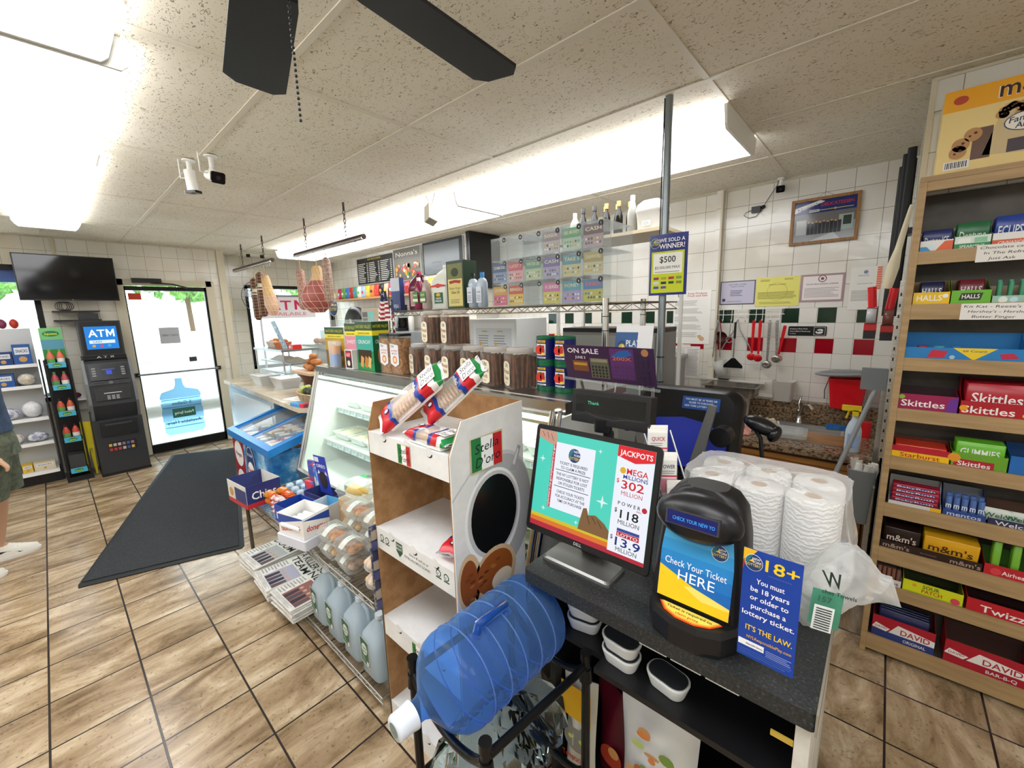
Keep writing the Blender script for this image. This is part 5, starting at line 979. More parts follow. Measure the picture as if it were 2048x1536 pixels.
def c6(f, w, h):
    f.rect(-w/2, 0, w/2, h, P('e6e4df'), 1); f.lines(-w*.46, h*.08, -w*.03, h*.92, 20, P('a09a98'), 2, seed=4, rag=.15); f.lines(w*.03, h*.08, w*.46, h*.92, 20, P('a09a98'), 2, seed=5, rag=.15); f.text('SALE OF ALCOHOL', 0, h*.94, .008, P('b06a6a'), 2)
cert('small_notice', 'pale two column notice taped below the food safety poster', 1.43, 1.2, 1.03, 1.318, c6, 'poster')
b = MB(); b.extr([(x, z) for x, z in rrect(-.118, .118, 0, .071, .008)], 0, .003, P('101214', .3)); f = b.frame((0, .003, 0), (-1, 0, 0), (0, 0, 1))
for i, s_ in enumerate(['Employees Must Wash', 'Hands Before Returning', 'To Work']): f.text(s_, -.108, .048-.018*i, .0085, P('e8e8e4'), 1, w=.0058*len(s_), align='l')
f.rect(.042, .006, .11, .065, P('e0e0dc'), 1); f.rect(.044, .008, .108, .063, P('14161a'), 2); f.disc(.075, .028, .022, P('e0e0dc'), 3, ry=.012); f.disc(.08, .042, .018, P('e0e0dc'), 3, ry=.009); f.disc(.066, .034, .006, P('14161a'), 4)
wthing(b, 'hand_washing_sign', 'black hand washing sign with white words below the green tiles', 'sign', .443, 1.424)
# wall camera with its adapter and cable
def camera_body(t, M_, capc='ecebe6'):
    b = MB(); b.M = M_; b.cyl(.024, -.045, .05, P(capc, .35), 20); b.lathe([(.024, .05), (.0245, .055), (.022, .056)], P(capc, .35), 20); cb_ = b.build('camera_body', t)
    b = MB(); b.M = M_; b.rbox(-.03, .03, -.026, .026, .05, .062, .01, P('0c0c10', .1)); b.cyl(.01, .062, .0635, P('303038', .1), 12); b.build('lens_face', cb_)
def sec_cam(label, loc, rx, rz, antenna=False, stem=.05, s=1.0):
    t = thing('security_camera', label, 'security camera', loc, rz)
    b = MB(); b.cyl(.028*s, -.008, 0, P('ecebe6', .35), 20); b.cyl(.011*s, -stem, -.006, P('ecebe6', .35), 12); b.sph((0, 0, -stem), .015*s, P('e0dfda', .35)); b.build('mount', t)
    camera_body(t, T(0, 0, -stem-.028*s) @ R(rx, 'X') @ Matrix.Scale(s, 4))
    if antenna:
        b = MB(); b.tube([(.02, 0, -stem-.02), (.06, 0, -stem-.02), (.06, 0, -stem+.11)], .004, P('ecebe6', .35), 8); b.build('antenna', t)
    return t
sec_cam('small white security camera under the ceiling above the framed picture wall', (.676, -3.74, HC-.001), -112, 10, stem=.04, s=.9)
b = MB(); b.box(-.03, .03, 0, .03, -.022, .022, P('2c2e30', .4)); b.sph((-.045, .012, .012), (.016, .012, .014), BLACK); b.tube([(-.05, .012, .02), (-.09, .01, .09), (-.13, .02, .15), (-.14, .04, .175)], .0022, BLACK, 6)
b.tube([(.03, .012, 0), (.07, .012, -.01), (.085, .012, -.03), (.05, .012, -.055), (0, .012, -.05), (-.045, .012, .0)], .0022, BLACK, 6); wthing(b, 'power_adapter', 'black camera power adapter with looped cable plugged into the wall', 'adapter', .835, 2.385)
b = MB(); b.box(-.035, .035, 0, .006, -.06, .06, P('e4e2da', .4)); 
for z in (-.025, .025): b.box(-.012, -.008, .006, .007, z-.01, z+.01, BLACK); b.box(.008, .012, .006, .007, z-.01, z+.01, BLACK)
wthing(b, 'wall_outlet', 'white double electrical outlet high on the kitchen wall behind the pole', 'outlet', 1.62, 2.46)
# utensil rack and utensils
WHW = mat('white_coated_wire', 'e6e6e2', .4)
b = MB()
for z in (1.588, 1.63): b.tube([(.59, .03, z), (1.07, .03, z)], .003, WHW, 6)
for x in (1.065, .83, .6): b.tube([(x, .0, 1.61), (x, .03, 1.63), (x, .03, 1.588), (x, .0, 1.59)], .0025, WHW, 6)
for x in (1.02, .955, .91, .85, .78, .735, .68, .62): b.tube([(x, .03, 1.635), (x, .033, 1.545), (x, .05, 1.53), (x, .06, 1.55)], .0025, WHW, 6)
put(b, 'utensil_rack', 'white wire rack with hooks for utensils below the certificates', 'rack', (0, WY, 0))
REDP = mat('glossy_red_plastic', 'cf1620', .25)
def ladle(label, x, ztop, zb, m, r=.032, tilt=0, y=.065):
    t = thing('ladle', label, 'ladle', (x, WY+y, ztop)); t.rotation_euler = (0, math.radians(tilt), 0)
    L = ztop-zb; b = MB(); b.extr([(-.007, -L+.03), (-.011, -.04), (-.011, -.004), (-.006, .003), (.006, .003), (.011, -.004), (.011, -.04), (.007, -L+.03)], -.003, .003, m); b.tube([(-.006, .004, -.01), (0, .004, -.004), (.006, .004, -.01), (0, .004, -.016), (-.006, .004, -.01)], .002, m, 6); b.build('handle', t)
    b = MB(); b.M = T(0, .012, -L) @ R(-25, 'X'); 
    rings = [[(r*math.cos(a)*math.cos(p), -.0+r*.55*math.sin(a), r*math.cos(a)*math.sin(p)) for p in [2*PI*i/18 for i in range(18)]] for a in [-PI/2+.02+PI/2*k/6 for k in range(7)]]
    rings = [[(x_, -y_, z_) for x_, y_, z_ in rr] for rr in rings[::-1]]
    b.loft(rings, m, True, False); b.loft([[(x_*.94, y_*.94, z_*.94) for x_, y_, z_ in rr] for rr in rings[::-1]], m, True, False); b.build('bowl', t)
    return t
ladle('red plastic ladle hanging at the left of the red pair', .785, 1.54, 1.255, REDP)
ladle('red plastic ladle hanging at the right of the red pair, in front', .735, 1.54, 1.25, REDP, y=.085)
ladle('steel ladle hanging lowest between the red ladles', .675, 1.54, 1.20, STEEL, r=.036, tilt=0)
ladle('steel ladle hanging just left of the single red one', .625, 1.54, 1.25, STEEL, r=.034, tilt=3, y=.085)
ladle('single red plastic ladle hanging at the right end of the rack', .575, 1.5, 1.25, REDP, tilt=-7, y=.06)
t = thing('grill_scraper', 'black headed grill scraper with steel shaft hanging under the utensil rack', 'scraper', (.91, WY+.09, 1.53))
b = MB(); b.tube([(0, 0, -.12), (0, 0, -.29)], .006, STEEL); b.build('shaft', t); b = MB(); b.tube([(0, 0, 0), (0, 0, -.13)], .009, BLACK); b.build('handle', t)
b = MB(); b.extr([(-.07, -.37), (.07, -.37), (.07, -.35), (.012, -.29), (-.012, -.29), (-.07, -.35)], -.006, .006, BLKMET); b.build('blade', t)
def tongs(label, x, spread, L, z=1.54, tip=STEEL):
    t = thing('tongs', label, 'tongs', (x, WY+(.045 if spread > .1 else .07), z)); 
    for s in (-1, 1):
        b = MB(); b.tube([(s*.004, 0, 0), (s*.02, 0, -L*.3), (s*spread*.8, 0, -L*.8), (s*spread, 0, -L)], .004, tip, 6, radii=[.004, .005, .005, .004]); b.build('arm', t)
    b = MB(); b.cyl(.008, -.01, .01, STEEL, 10); b.build('hinge', t); return t
tongs('steel tongs with spread arms hanging at the left end of the utensil rack', 1.045, .03, .3)
tongs('long steel tongs spread wide behind the grill scraper', .905, .11, .24)
t = thing('strainer', 'dark round strainer with red handle grip hanging behind the left tongs', 'strainer', (1.03, WY+.04, 1.4))
b = MB(); b.M = R(90, 'X'); b.lathe([(.052, 0), (.05, .01), (.035, .03), (.001, .036)], noise_mat('dark_mesh', [(.45, '241414'), (.55, '6a1a1a')], 200, 1, .5), 24); b.build('mesh_bowl', t)
b = MB(); b.tube([(.0, 0, .05), (.015, 0, .14)], .008, P('a01820', .3)); b.build('handle', t)
t = thing('slotted_lifter', 'small steel ring lifter hanging beside the dark strainer', 'utensil', (.955, WY+.05, 1.53))
b = MB(); b.tube([(0, 0, 0), (.005, 0, -.12)], .003, STEEL, 6); b.build('handle', t); b = MB(); b.tube([(.005+.024*math.sin(a), 0, -.144+.024*math.cos(a)) for a in [2*PI*i/16 for i in range(16)]], .003, STEEL, 6, closed=True); b.build('ring', t)

# ================= SINK CABINET =================
GR = noise_mat('brown_granite', [(.36, '2e2620'), (.48, '6e5a46'), (.58, 'a08a6c'), (.68, '4a3a2c')], 60, 6, .2)
OAKC = noise_mat('honey_oak', [(.3, '8a5a28'), (.7, 'b98040')], 4, 5, .4, 0, (1, 6, 14))
t = thing('sink_cabinet', 'honey oak cabinet with brown granite top and backsplash under the kitchen wall', 'cabinet', (.43, -3.41, 0))
b = MB(); b.box(-.45, .42, -.34, .36, 0, .738, OAKC); b.box(-.43, .4, .36, .362, .06, .72, P('4a3018', .6)); b.build('body', t)
for nm, z0, z1 in (('drawer', .56, .71), ('door', .08, .53)):
    for x0, x1 in (((-.42, .4),) if nm == 'drawer' else ((-.42, -.02), (.0, .4))):
        b = MB(); b.box(x0, x1, .362, .38, z0, z1, OAKC); w_ = .035
        b.box(x0+w_, x1-w_, .380, .386, z0+w_, z1-w_, OAKC); b.box(x0+w_-.006, x1-w_+.006, .379, .3815, z0+w_-.006, z1-w_+.006, P('5e3c18', .5)); b.build(nm, t)
b = MB()
for a in ((-.47, .44, .2525, .41), (-.47, .44, -.385, -.2425), (-.47, -.315, -.2425, .2525), (.165, .44, -.2425, .2525)): b.box(a[0], a[1], a[2], a[3], .74, .78, GR)
b.build('granite_top', t)
b = MB(); b.box(-.47, .44, -.387, -.30, .781, .93, GR); b.build('backsplash', t)
b = MB(); o = rrect(-.32, .17, -.245, .255, .04); i = rrect(-.30, .15, -.225, .235, .035); j = rrect(-.28, .13, -.2, .21, .05)
b.loft([[(x, y, .781) for x, y in o], [(x, y, .785) for x, y in o], [(x, y, .785) for x, y in i], [(x, y, .63) for x, y in j]], STEEL, False, False); b.add([(x, y, .63) for x, y in j], [tuple(range(len(j)))], STEEL); b.cyl(.02, .631, .633, P('3c3c3c', .3, .8), 16); b.build('sink_basin', t)
b = MB(); b.M = T(.0, -.27, .781); b.lathe([(.028, 0), (.028, .01), (.02, .02), (.018, .09), (.02, .1), (.001, .105)], CHROME, 20); b.tube([(0, .01, .06), (-.03, .07, .15), (-.07, .14, .165), (-.1, .18, .14)], .011, CHROME, 10, radii=[.013, .011, .011, .014]); b.tube([(0, 0, .1), (.01, -.02, .14), (.0, -.03, .2)], .007, CHROME, 8); b.build('faucet', t)
# things round the sink
b = MB(); b.rbox(-.06, .06, -.03, .03, 0, .025, .012, noise_mat('blue_sponge', [(.4, '1c5fa8'), (.6, '2e7cc8')], 60, 3, .8, bump=.4)); put(b, 'sponge', 'blue scrubbing pad at the right back corner of the sink', 'sponge', (.2, -3.62, .786), 8)
t = thing('bucket', 'red plastic bucket standing behind the sink below the red tiles', 'bucket', (.165, -3.70, .9305))
b = MB(); b.M = T(0, 0, 0); b.rbox(-.085, .085, -.075, .075, 0, .004, .02, REDP); o = rrect(-.085, .085, -.075, .075, .02); p = rrect(-.105, .105, -.085, .085, .02)
b.loft([[(x, y, .0) for x, y in o], [(x, y, .19) for x, y in p], [(x*1.04, y*1.04, .19) for x, y in p], [(x*1.04, y*1.04, .21) for x, y in p], [(x*.97, y*.97, .21) for x, y in p], [(x*.97, y*.97, .01) for x, y in o]], REDP, False, False); b.build('bucket_body', t)
b = MB(); b.tube([(.11, 0, .195), (.125, .05, .12), (.12, .07, .06)], .003, BLACK, 6); b.build('handle', t)
b = MB(); b.M = R(4, 'Y'); b.sph((0, 0, 0), (.17, .1, .022), P('8a8f92', .35), 28); b.sph((0, 0, .003), (.155, .09, .024), P('7a7f82', .35), 28); put(b, 'serving_platter', 'grey oval lid lying on top of the red bucket', 'platter', (.19, -3.66, 1.175))
t = thing('tub_pail', 'white food pail with printed label under the steel pan beside the sink', 'bucket', (.85, -3.57, .7805))
b = MB(); b.lathe([(.1, 0), (.112, .17), (.118, .17), (.118, .185), (.11, .185), (.098, .01), (.001, .008)], mat('milky_pail', 'dcdcd6', .35), 32); b.lathe([(.1085, .05), (.112, .13)], P('2c4a98'), 10, a0=60, a1=120); b.build('pail_body', t)
t = thing('steel_pan', 'deep steel steam table pan resting on the white pail', 'pan', (.87, -3.565, .966))
b = MB(); o = rrect(-.2, .2, -.13, .13, .02); p = rrect(-.17, .17, -.105, .105, .03)
PAN = noise_mat('stained_steel', [(.35, '6a6458'), (.6, 'a8a49c')], 6, 5, .35, 1.0)
b.loft([[(x, y, 0) for x, y in p], [(x*1.06, y*1.06, .075) for x, y in p], [(x, y, .078) for x, y in o], [(x, y, .082) for x, y in o], [(x*1.03, y*1.03, .082) for x, y in p], [(x*.96, y*.96, .006) for x, y in p]], PAN, False, True); b.build('pan_body', t)
def cloth(label, loc, w, d, h, m, seed, name='cloth', cat='cloth'):
    q = [random.Random(seed).uniform(0, 6) for _ in range(6)]
    def fn(u, v):
        e = (math.sin(PI*u)*math.sin(PI*v))**.4 if 0 < u < 1 and 0 < v < 1 else 0
        return (w*(u-.5)*(1+.08*math.sin(9*v+q[0])), d*(v-.5)*(1+.08*math.sin(8*u+q[1])), max(.002, .004+h*e*(.45+.3*math.sin(11*u+7*v+q[2])+.22*math.sin(17*v-9*u+q[3])+.1*math.sin(31*u+q[4]))))
    b = MB(); b.grid(fn, 30, 24, m); return put(b, name, label, cat, loc)
cloth('pink crumpled towel on the counter left of the sink', (.745, -3.27, .7805), .21, .32, .08, noise_mat('pink_towel', [(.4, 'c88a80'), (.6, 'dca698')], 80, 3, .95, bump=.5), 2, 'towel', 'towel')
cloth('tan crumpled rag at the back of the sink beside the faucet', (.64, -3.52, .786), .2, .12, .05, noise_mat('tan_rag', [(.4, 'a89a7e'), (.6, 'd0c4aa')], 60, 3, .95, bump=.5), 5, 'rag', 'rag')
b = MB(); b.rbox(-.14, .14, -.13, .13, 0, .02, .03, CLEAR); b.rbox(-.12, .12, -.11, .11, .02, .026, .03, CLEAR); put(b, 'clear_covers', 'clear rectangular plastic covers lying at the left edge of the sink', 'cover', (.47, -3.30, .7865), 5)
b = MB(); b.cyl(.07, 0, .006, CLEAR, 24); put(b, 'round_cover', 'clear round cover lying in the sink basin', 'cover', (.27, -3.32, .634))
b = MB(); b.lathe([(.04, 0), (.055, .13), (.057, .13), (.042, .003), (.001, .002)], film('milky_plastic', 'e6e6e2', .5, .3), 24); put(b, 'clear_cup', 'cloudy plastic measuring cup behind the steel pan against the tiles', 'cup', (.99, -3.74, 1.08)).rotation_euler = (.1, .3, 0)
b = MB(); b.box(-.04, .04, -.02, .02, 0, .005, BLACK); b.box(-.3, .2, -.04, .0, -.012, 0, P('d8d6d0', .5)); put(b, 'ledge', 'narrow ledge on the tiled wall behind the steel pan', 'shelf', (.98, -3.74, 1.055))
t = thing('clear_pitcher', 'milky square plastic container on the backsplash by the faucet', 'container', (.55, -3.725, .9305))
b = MB(); b.loft([[(x*s, y*s, z) for x, y in rrect(-.07, .07, -.06, .06, .02)] for z, s in ((0, .85), (.145, 1), (.15, 1.04), (.155, 1.04), (.15, .97), (.01, .83))], film('milky_plastic2', 'dedcd6', .55, .3), True, True); b.build('container_body', t)
b = MB(); b.rbox(-.045, .045, -.04, .04, 0, .1, .02, REDP); put(b, 'red_container', 'small red container behind the blue pad', 'container', (.06, -3.52, .7805))
# squeegee handle, mop head, hanging bin and their neighbours beside the candy shelf
GREYP = mat('grey_plastic', '7f8486', .4)
t = thing('hanging_bin', 'grey tapered bin full of folded papers hanging by the candy shelf', 'bin', (.028, -2.72, .52))
b = MB(); b.loft([[(x*s, y*s, z) for x, y in rrect(-.058, .058, -.045, .045, .03)] for z, s in ((0, .75), (.28, 1), (.285, 1.04), (.29, 1.04), (.285, .96), (.01, .7))], GREYP, True, True); b.build('bin_body', t)
b = MB(); b.box(-.03, .03, -.075, -.048, .1, .27, GREYP); b.build('bracket', t)
q = random.Random(4)
for k in range(9):
    b = MB(); a = q.uniform(-8, 8); b.M = R(a, 'Y') @ R(q.uniform(-4, 4), 'X'); h_ = q.uniform(.1, .16); c_ = 'e05a2c' if k == 4 else q.choice(['d8d6ce', 'cac7bc', 'e2e0da'])
    b.loft([[(-.016+.006*math.sin(z*60+k), -.012, z), (.016, -.012, z), (.016+.004*math.sin(z*40), .012, z), (-.016, .012, z)] for z in (0, h_*.35, h_*.7, h_)], P(c_, .7), True); 
    put(b, 'folded_paper', 'orange folded sheet standing in the grey bin' if k == 4 else 'whitish folded paper standing in the grey hanging bin', 'paper', (.028+.02*(k % 5-2), -2.735+.028*(k//5), .72), q.uniform(-10, 10), None if k == 4 else 'folded papers in the grey bin')
t = thing('mop', 'grey mop handle leaning from the counter end up beside the candy shelf', 'mop', (0, 0, 0))
b = MB(); b.tube([(.2, -2.62, .02), (.152, -2.66, .69), (.0, -2.80, 1.27)], .011, mat('grey_paint', '8c9092', .4)); b.build('handle', t); b = MB(); b.cbox((.025, -2.79, 1.27), (.1, .03, .11), P('74797c', .5)); b.build('clamp_head', t); b = MB(); b.tube([(.17, -2.645, .6), (.16, -2.652, .68)], .016, REDP); b.build('grip', t)
t = thing('mat_roll', 'tall bundle of folded black rubber mats standing behind the candy shelf', 'mat', (0, -3.0, 0))
for k, (x, y) in enumerate(((-.015, -.05), (.0, -.08), (-.02, -.12), (.01, -.16))):
    b = MB(); b.rbox(x-.016, x+.02, y-.025, y+.015, 1.58, 2.42-.02*k, .012, mat('black_rubber', '17191b', .6)); b.build('strip', t)
b = MB(); b.box(-.049, -.03, -.17, -.03, 2.0, 2.03, BLACK); b.build('hook', t)
t = thing('hanging_strap', 'chrome shelf strip with slots beside the candy shelf', 'shelf strip', (-.035, -2.66, .9)); b = MB(); b.box(-.008, .008, -.006, .006, 0, .85, STEEL)
for k in range(16): b.box(-.003, .003, .0061, .0065, .03+.05*k, .045+.05*k, BLACK)
b.build('strip', t)
for k, (x, z, lab) in enumerate(((.062, 1.5, 'red tape dispenser gun hanging at the left beside the candy shelf'), (.0, 1.49, 'red tape dispenser gun hanging at the right beside the candy shelf'))):
    t = thing('tape_dispenser', lab, 'tape dispenser', (x, -2.72-.03*k, z))
    b = MB(); b.box(-.024, .024, -.012, .016, .0, .055, REDP); b.box(-.02, .02, -.014, .018, .05, .13, mat('dark_red_plastic', '7a1420', .3)); b.M = T(0, 0, .13) @ R(6*(1-2*k), 'Y'); b.tube([(0, 0, 0), (0, 0, .1)], .017, REDP, 12); b.build('dispenser_body', t)
    b = MB(); b.M = T(0, .02, .09) @ R(90, 'Y'); b.lathe([(.02, -.018), (.036, -.018), (.036, .018), (.02, .018), (.02, -.018)], P('b8bcc0', .2) if k == 0 else P('7a4a44', .3), 20); b.build('tape_roll', t)
    b = MB(); b.box(-.023, .023, .0, .03, -.02, .02, BLACK); b.build('cutter', t)
t = thing('back_brush', 'long pale wooden brush with orange bristles hanging above the tape dispensers', 'brush', (.02, -2.76, 1.72))
b = MB(); b.M = R(-8, 'Y'); b.loft([[(x*w_, y*.6, z) for x, y in rrect(-1, 1, -.012, .012, .01, 3)] for z, w_ in ((0, .02), (.1, .024), (.18, .014), (.36, .008), (.38, .006))], P('d8ceb0', .5), True); b.build('handle', t)
b = MB()
for k in range(10): b.box(.022, .04, -.008, .008, .0+.011*k, .008+.011*k, P('e0724a', .6))
b.build('bristles', t)
t = thing('spray_bottle', 'cleaning spray bottle with yellow nozzle and blue label behind the counter bag', 'spray bottle', (.095, -2.95, .79))
b = MB(); b.lathe([(.035, 0), (.038, .01), (.038, .13), (.028, .17), (.014, .2), (.014, .22)], mat('frosted_bottle', 'c8d4e0', .3), 20, sy=.7); f = b.frame((0, .028, .03), (-1, 0, 0), (0, 0, 1)); f.rect(-.025, 0, .025, .08, P('9ab4dc'), 1); f.rect(-.025, .0, .0, .03, P('3c6ab8'), 2); b.build('bottle_body', t)
b = MB(); b.cbox((0, 0, .235), (.03, .03, .035), P('e8c81c', .4)); b.cbox((.02, 0, .262), (.09, .03, .03), P('e8c81c', .4)); b.tube([(.03, 0, .25), (.04, 0, .2)], .006, P('e8c81c', .4), 6); b.build('nozzle', t)
t.location = (.09, -3.12, .7805)
t = thing('step_ladder', 'aluminium folded ladder edge standing between the sink and the candy shelf', 'ladder', (-.02, -2.9, 0))
for s in (0, .05):
    b = MB(); b.box(-.012, .012, -s-.02, -s, 0, 1.3, STEEL); b.build('rail', t)
for k in range(5):
    b = MB(); b.box(-.012, .012, -.069, -.001, .2+.24*k, .23+.24*k, STEEL); b.build('rung', t)
b = MB(); b.lathe([(.09, 0), (.1, .3), (.103, .3), (.092, .01), (.001, .008)], mat('blue_bin', '1c4c98', .4), 24); put(b, 'blue_bucket', 'blue bucket on the floor between the sink cabinet and the candy shelf', 'bucket', (.13, -2.72-.12, 0))
# ================= CANDY SHELF =================
PLY = noise_mat('birch_ply', [(.3, '9c8058'), (.7, 'b89a6e')], 4, 5, .5, 0, (1, 6, 10)); INS = noise_mat('dark_laminate_inside', [(.4, '4a4640'), (.6, '5c5750')], 5, 3, .5)
t = thing('candy_shelf', 'tall birch plywood candy shelf with nine lipped shelves against the tiled wall', 'shelf', (0, 0, 0))
SX0, SX1, SY, SB = -.86, -.045, -2.42, -2.612
LIPS = [(1.802, 1.853), (1.58, 1.642), (1.365, 1.42), (1.145, 1.2), (.925, .983), (.70, .762), (.478, .547), (.31, .368), (.02, .096)]
for x0 in (SX1-.022, SX0): b = MB(); b.box(x0, x0+.022, SB, SY, 0, 2.12, PLY); b.build('side_panel', t)
b = MB(); b.box(SX0+.0225, SX1-.0225, SB, SB+.006, .0, 2.098, INS); b.build('back_panel', t)
b = MB(); b.box(SX0, SX1, SB, SY+.001, 2.1205, 2.14, PLY); b.build('top_board', t)
b = MB(); b.box(SX0+.0225, SX1-.0225, SY-.014, SY-.002, 2.085, 2.12, PLY); b.build('top_rail', t)
for z0, z1 in LIPS:
    b = MB(); b.box(SX0+.0225, SX1-.0225, SB+.0065, SY-.0125, z1-.02, z1-.006, INS); b.box(SX0+.0225, SX1-.0225, SY-.012, SY, z0, z1, PLY); b.build('shelf_board', t)
def note(label, x0, x1, z0, z1, lines):
    b = MB(); w, h = x0-x1, z1-z0; b.box(-w/2, w/2, 0, .0008, 0, h, PAPER); f = b.frame((0, .0008, 0), (-1, 0, 0), (0, 0, 1)); n = len(lines)
    for i, s_ in enumerate(lines): f.text(s_, -w/2+.008+.012*i, h-(i+.78)*h/n*.95, h/n*.5, P('1c1c20'), 1, w=min(w*.93-.01*i, .0085*len(s_)), align='l', bold=False, rot=-1, shear=.2)
    put(b, 'handwritten_note', label, 'note', ((x0+x1)/2, SY+.0014, z0))
note('handwritten note about chocolate candy on the upper shelf lip', -.228, -.5, 1.795, 1.858, ['Chocolate candy is', 'In The Refrigerator', 'Just Ask'])
note('handwritten note listing candy bars on the second shelf lip', -.21, -.5, 1.578, 1.64, ['Kit Kat - Reese\'s', 'Hershey\'s - Hershey Almond', 'Butter Finger'])
def tray_box(label, x0, x1, row, hf, hb, col, art=None, colin='b09a7a', name='candy_box', cat='candy box', d=.14, dip=0.0):
    """open card display box: low front, higher back; x0 is the end nearer the counter"""
    w = x0-x1; z = LIPS[row][1]-.005; b = MB(); m = P(col, .35); mi = P(colin, .7); h2 = w/2
    b.box(-h2, h2, -d, 0, 0, .002, mi); b.box(-h2, h2, -.0015, 0, .002, hf, m); b.box(-h2, h2, -d, -d+.0015, .002, hb, mi)
    for s in (-1, 1):
        xa = s*h2; xb = s*(h2-.0015); pr = [(-d, .002), (-.0016, .002), (-.0016, hf), (-d*.45, hf+(hb-hf)*.25), (-d*.8, hb), (-d, hb)]
        b.extr(pr, min(xa, xb), max(xa, xb), m, 'x')
    f = b.frame((0, 0, 0), (-1, 0, 0), (0, 0, 1)); f.dl = .0003
    if art: art(f, w, hf)
    return put(b, name, label, cat, ((x0+x1)/2, SY-.0135, z))
def packs(label, x0, x1, row, n, pw, pd, ph, z0, col, text=None, tcol='ffffff', kind='bar', y0=-.02, group=None, lean=0, cat='candy', name='candy_pack', stack=1, band=None):
    w = x0-x1; base = LIPS[row][1]-.003; b = MB(); m = P(col, .25)
    if kind == 'bar':
        b.rbox(-pw/2, pw/2, -pd/2, pd/2, 0, ph, min(.006, pd*.3), m, chamf=.002)
    elif kind == 'roll':
        b.cyl(pd/2, 0, ph, m, 14)
    else:
        for s in (1, -1):
            b.grid(lambda u, v, s=s: ((u-.5)*pw, s*pd/2*(math.sin(PI*u)*math.sin(PI*v))**.45 if 0 < u < 1 and 0 < v < 1 else 0, ph*v) if s > 0 else ((.5-u)*pw, -pd/2*(math.sin(PI*u)*math.sin(PI*v))**.45 if 0 < u < 1 and 0 < v < 1 else 0, ph*v), 8, 6, m)
    f = b.frame((0, pd/2+.0008, 0), (-1, 0, 0), (0, 0, 1))
    if band: f.rect(-pw*.42, ph*.3, pw*.42, ph*.72, P(band, .3), 1)
    if text: f.text(text, 0, ph*.36, ph*.34, P(tcol, .3), 2, w=pw*.8)
    me = None; i = 0
    per = math.ceil(n/stack)
    for s_ in range(stack):
        for k in range(per):
            if i >= n: break
            if kind in ('bar',) and pw > w*.55: x, y, zz = (x0+x1)/2, SY-.0135+y0-k*(pd+.0006), base+z0+s_*(ph+.0005)
            else: x, y, zz = x0-(k+.5)*w/per, SY-.0135+y0-s_*(pd+.004), base+z0+s_*ph*.12
            if me is None: o = put(b, name, label, cat, (x, y, zz), 0, group or label); me = o
            else:
                o = me.copy(); COL.objects.link(o); o.location = (x, y, zz)
            o.rotation_euler = (math.radians(lean), 0, 0); i += 1
# row 1 gum
tray_box('white and orange gum tray at the left of the top candy shelf', -.07, -.163, 0, .045, .09, 'e8e8e4', A(('p', 'e0602c', [(.45, 0), (1, 0), (1, .9), (.75, .9)]), ('p', '2f8fc8', [(0, 0), (.4, 0), (.2, .5), (0, .5)]), ('d', .35, .5, .22, 'd8ecf4')))
packs('dark blue ice gum pack in the white and orange tray', -.072, -.161, 0, 6, .085, .012, .085, .002, '16286a', 'Dentyne ICE', 'e8f0f8', y0=-.04, lean=-8)
tray_box('green and white mint gum tray, second on the top candy shelf', -.167, -.262, 0, .05, .10, 'd8e8dc', A(('r', 0, 0, 1, .45, '1f8a4c'), ('r', .1, .5, .45, .85, 'f0f4f0'), ('r', .55, .5, .9, .85, '8ccaa0'), ('t', 'SPEARMINT', .5, .12, .22, 'e8f4ec', .7)))
packs('green mint gum pack in the green and white tray', -.169, -.26, 0, 6, .088, .012, .1, .002, '1d6a3e', 'Dentyne', 'c8e8d0', y0=-.04, lean=-8)
tray_box('orange and white gum tray, third on the top candy shelf', -.266, -.365, 0, .05, .1, 'e8e8e4', A(('r', 0, 0, 1, .5, 'd8582c'), ('t', 'CINNAMON', .5, .15, .25, 'f8ece4', .7)))
packs('blue gum pack in the orange and white tray', -.268, -.363, 0, 6, .09, .012, .11, .002, '1c3f9a', 'ECLIPSE', 'e8f0f8', y0=-.04, lean=-8)
tray_box('blue gum tray, fourth on the top candy shelf', -.369, -.47, 0, .05, .1, '2058a8', A(('t', 'GUM', .5, .3, .4, 'f0f0f0', .5)))
# row 2 drops
tray_box('yellow cough drop box with blue packs on the second candy shelf', -.07, -.176, 1, .052, .1, 'f0c418', A(('t', 'HALLS', .45, .35, .45, 'f6f6ee', .7), ('d', .88, .7, .16, 'f6f6ee')), '8a7a60')
packs('navy cough drop pack in the yellow box', -.073, -.173, 1, 5, .07, .02, .08, .012, '141a48', 'HALLS', 'e8e8f4', y0=-.03)
tray_box('green cough drop box with maroon packs on the second candy shelf', -.18, -.286, 1, .055, .1, '6ab82c', A(('p', '1f2c26', [(.2, .3), (.75, .3), (.8, .8), (.25, .8)]), ('t', 'HALLS', .5, .42, .3, 'f6f6ee', .45)), '8a7a60')
packs('maroon cough drop pack in the green box', -.183, -.283, 1, 5, .07, .02, .082, .012, '6a1424', 'HALLS', 'f0e0e0', y0=-.03)
tray_box('pale green mint tray, third on the second candy shelf', -.29, -.38, 1, .03, .07, '9cc8b4', A(('d', .3, .5, .4, 'e4f0ea'), ('d', .6, .5, .35, 'bfe0ee')))
packs('green mint roll in the pale green tray', -.293, -.378, 1, 6, .02, .014, .075, .004, '4a9a78', None, kind='roll', y0=-.02, stack=2)
tray_box('dark gum tray, fourth on the second candy shelf', -.385, -.48, 1, .04, .08, '2a3038')
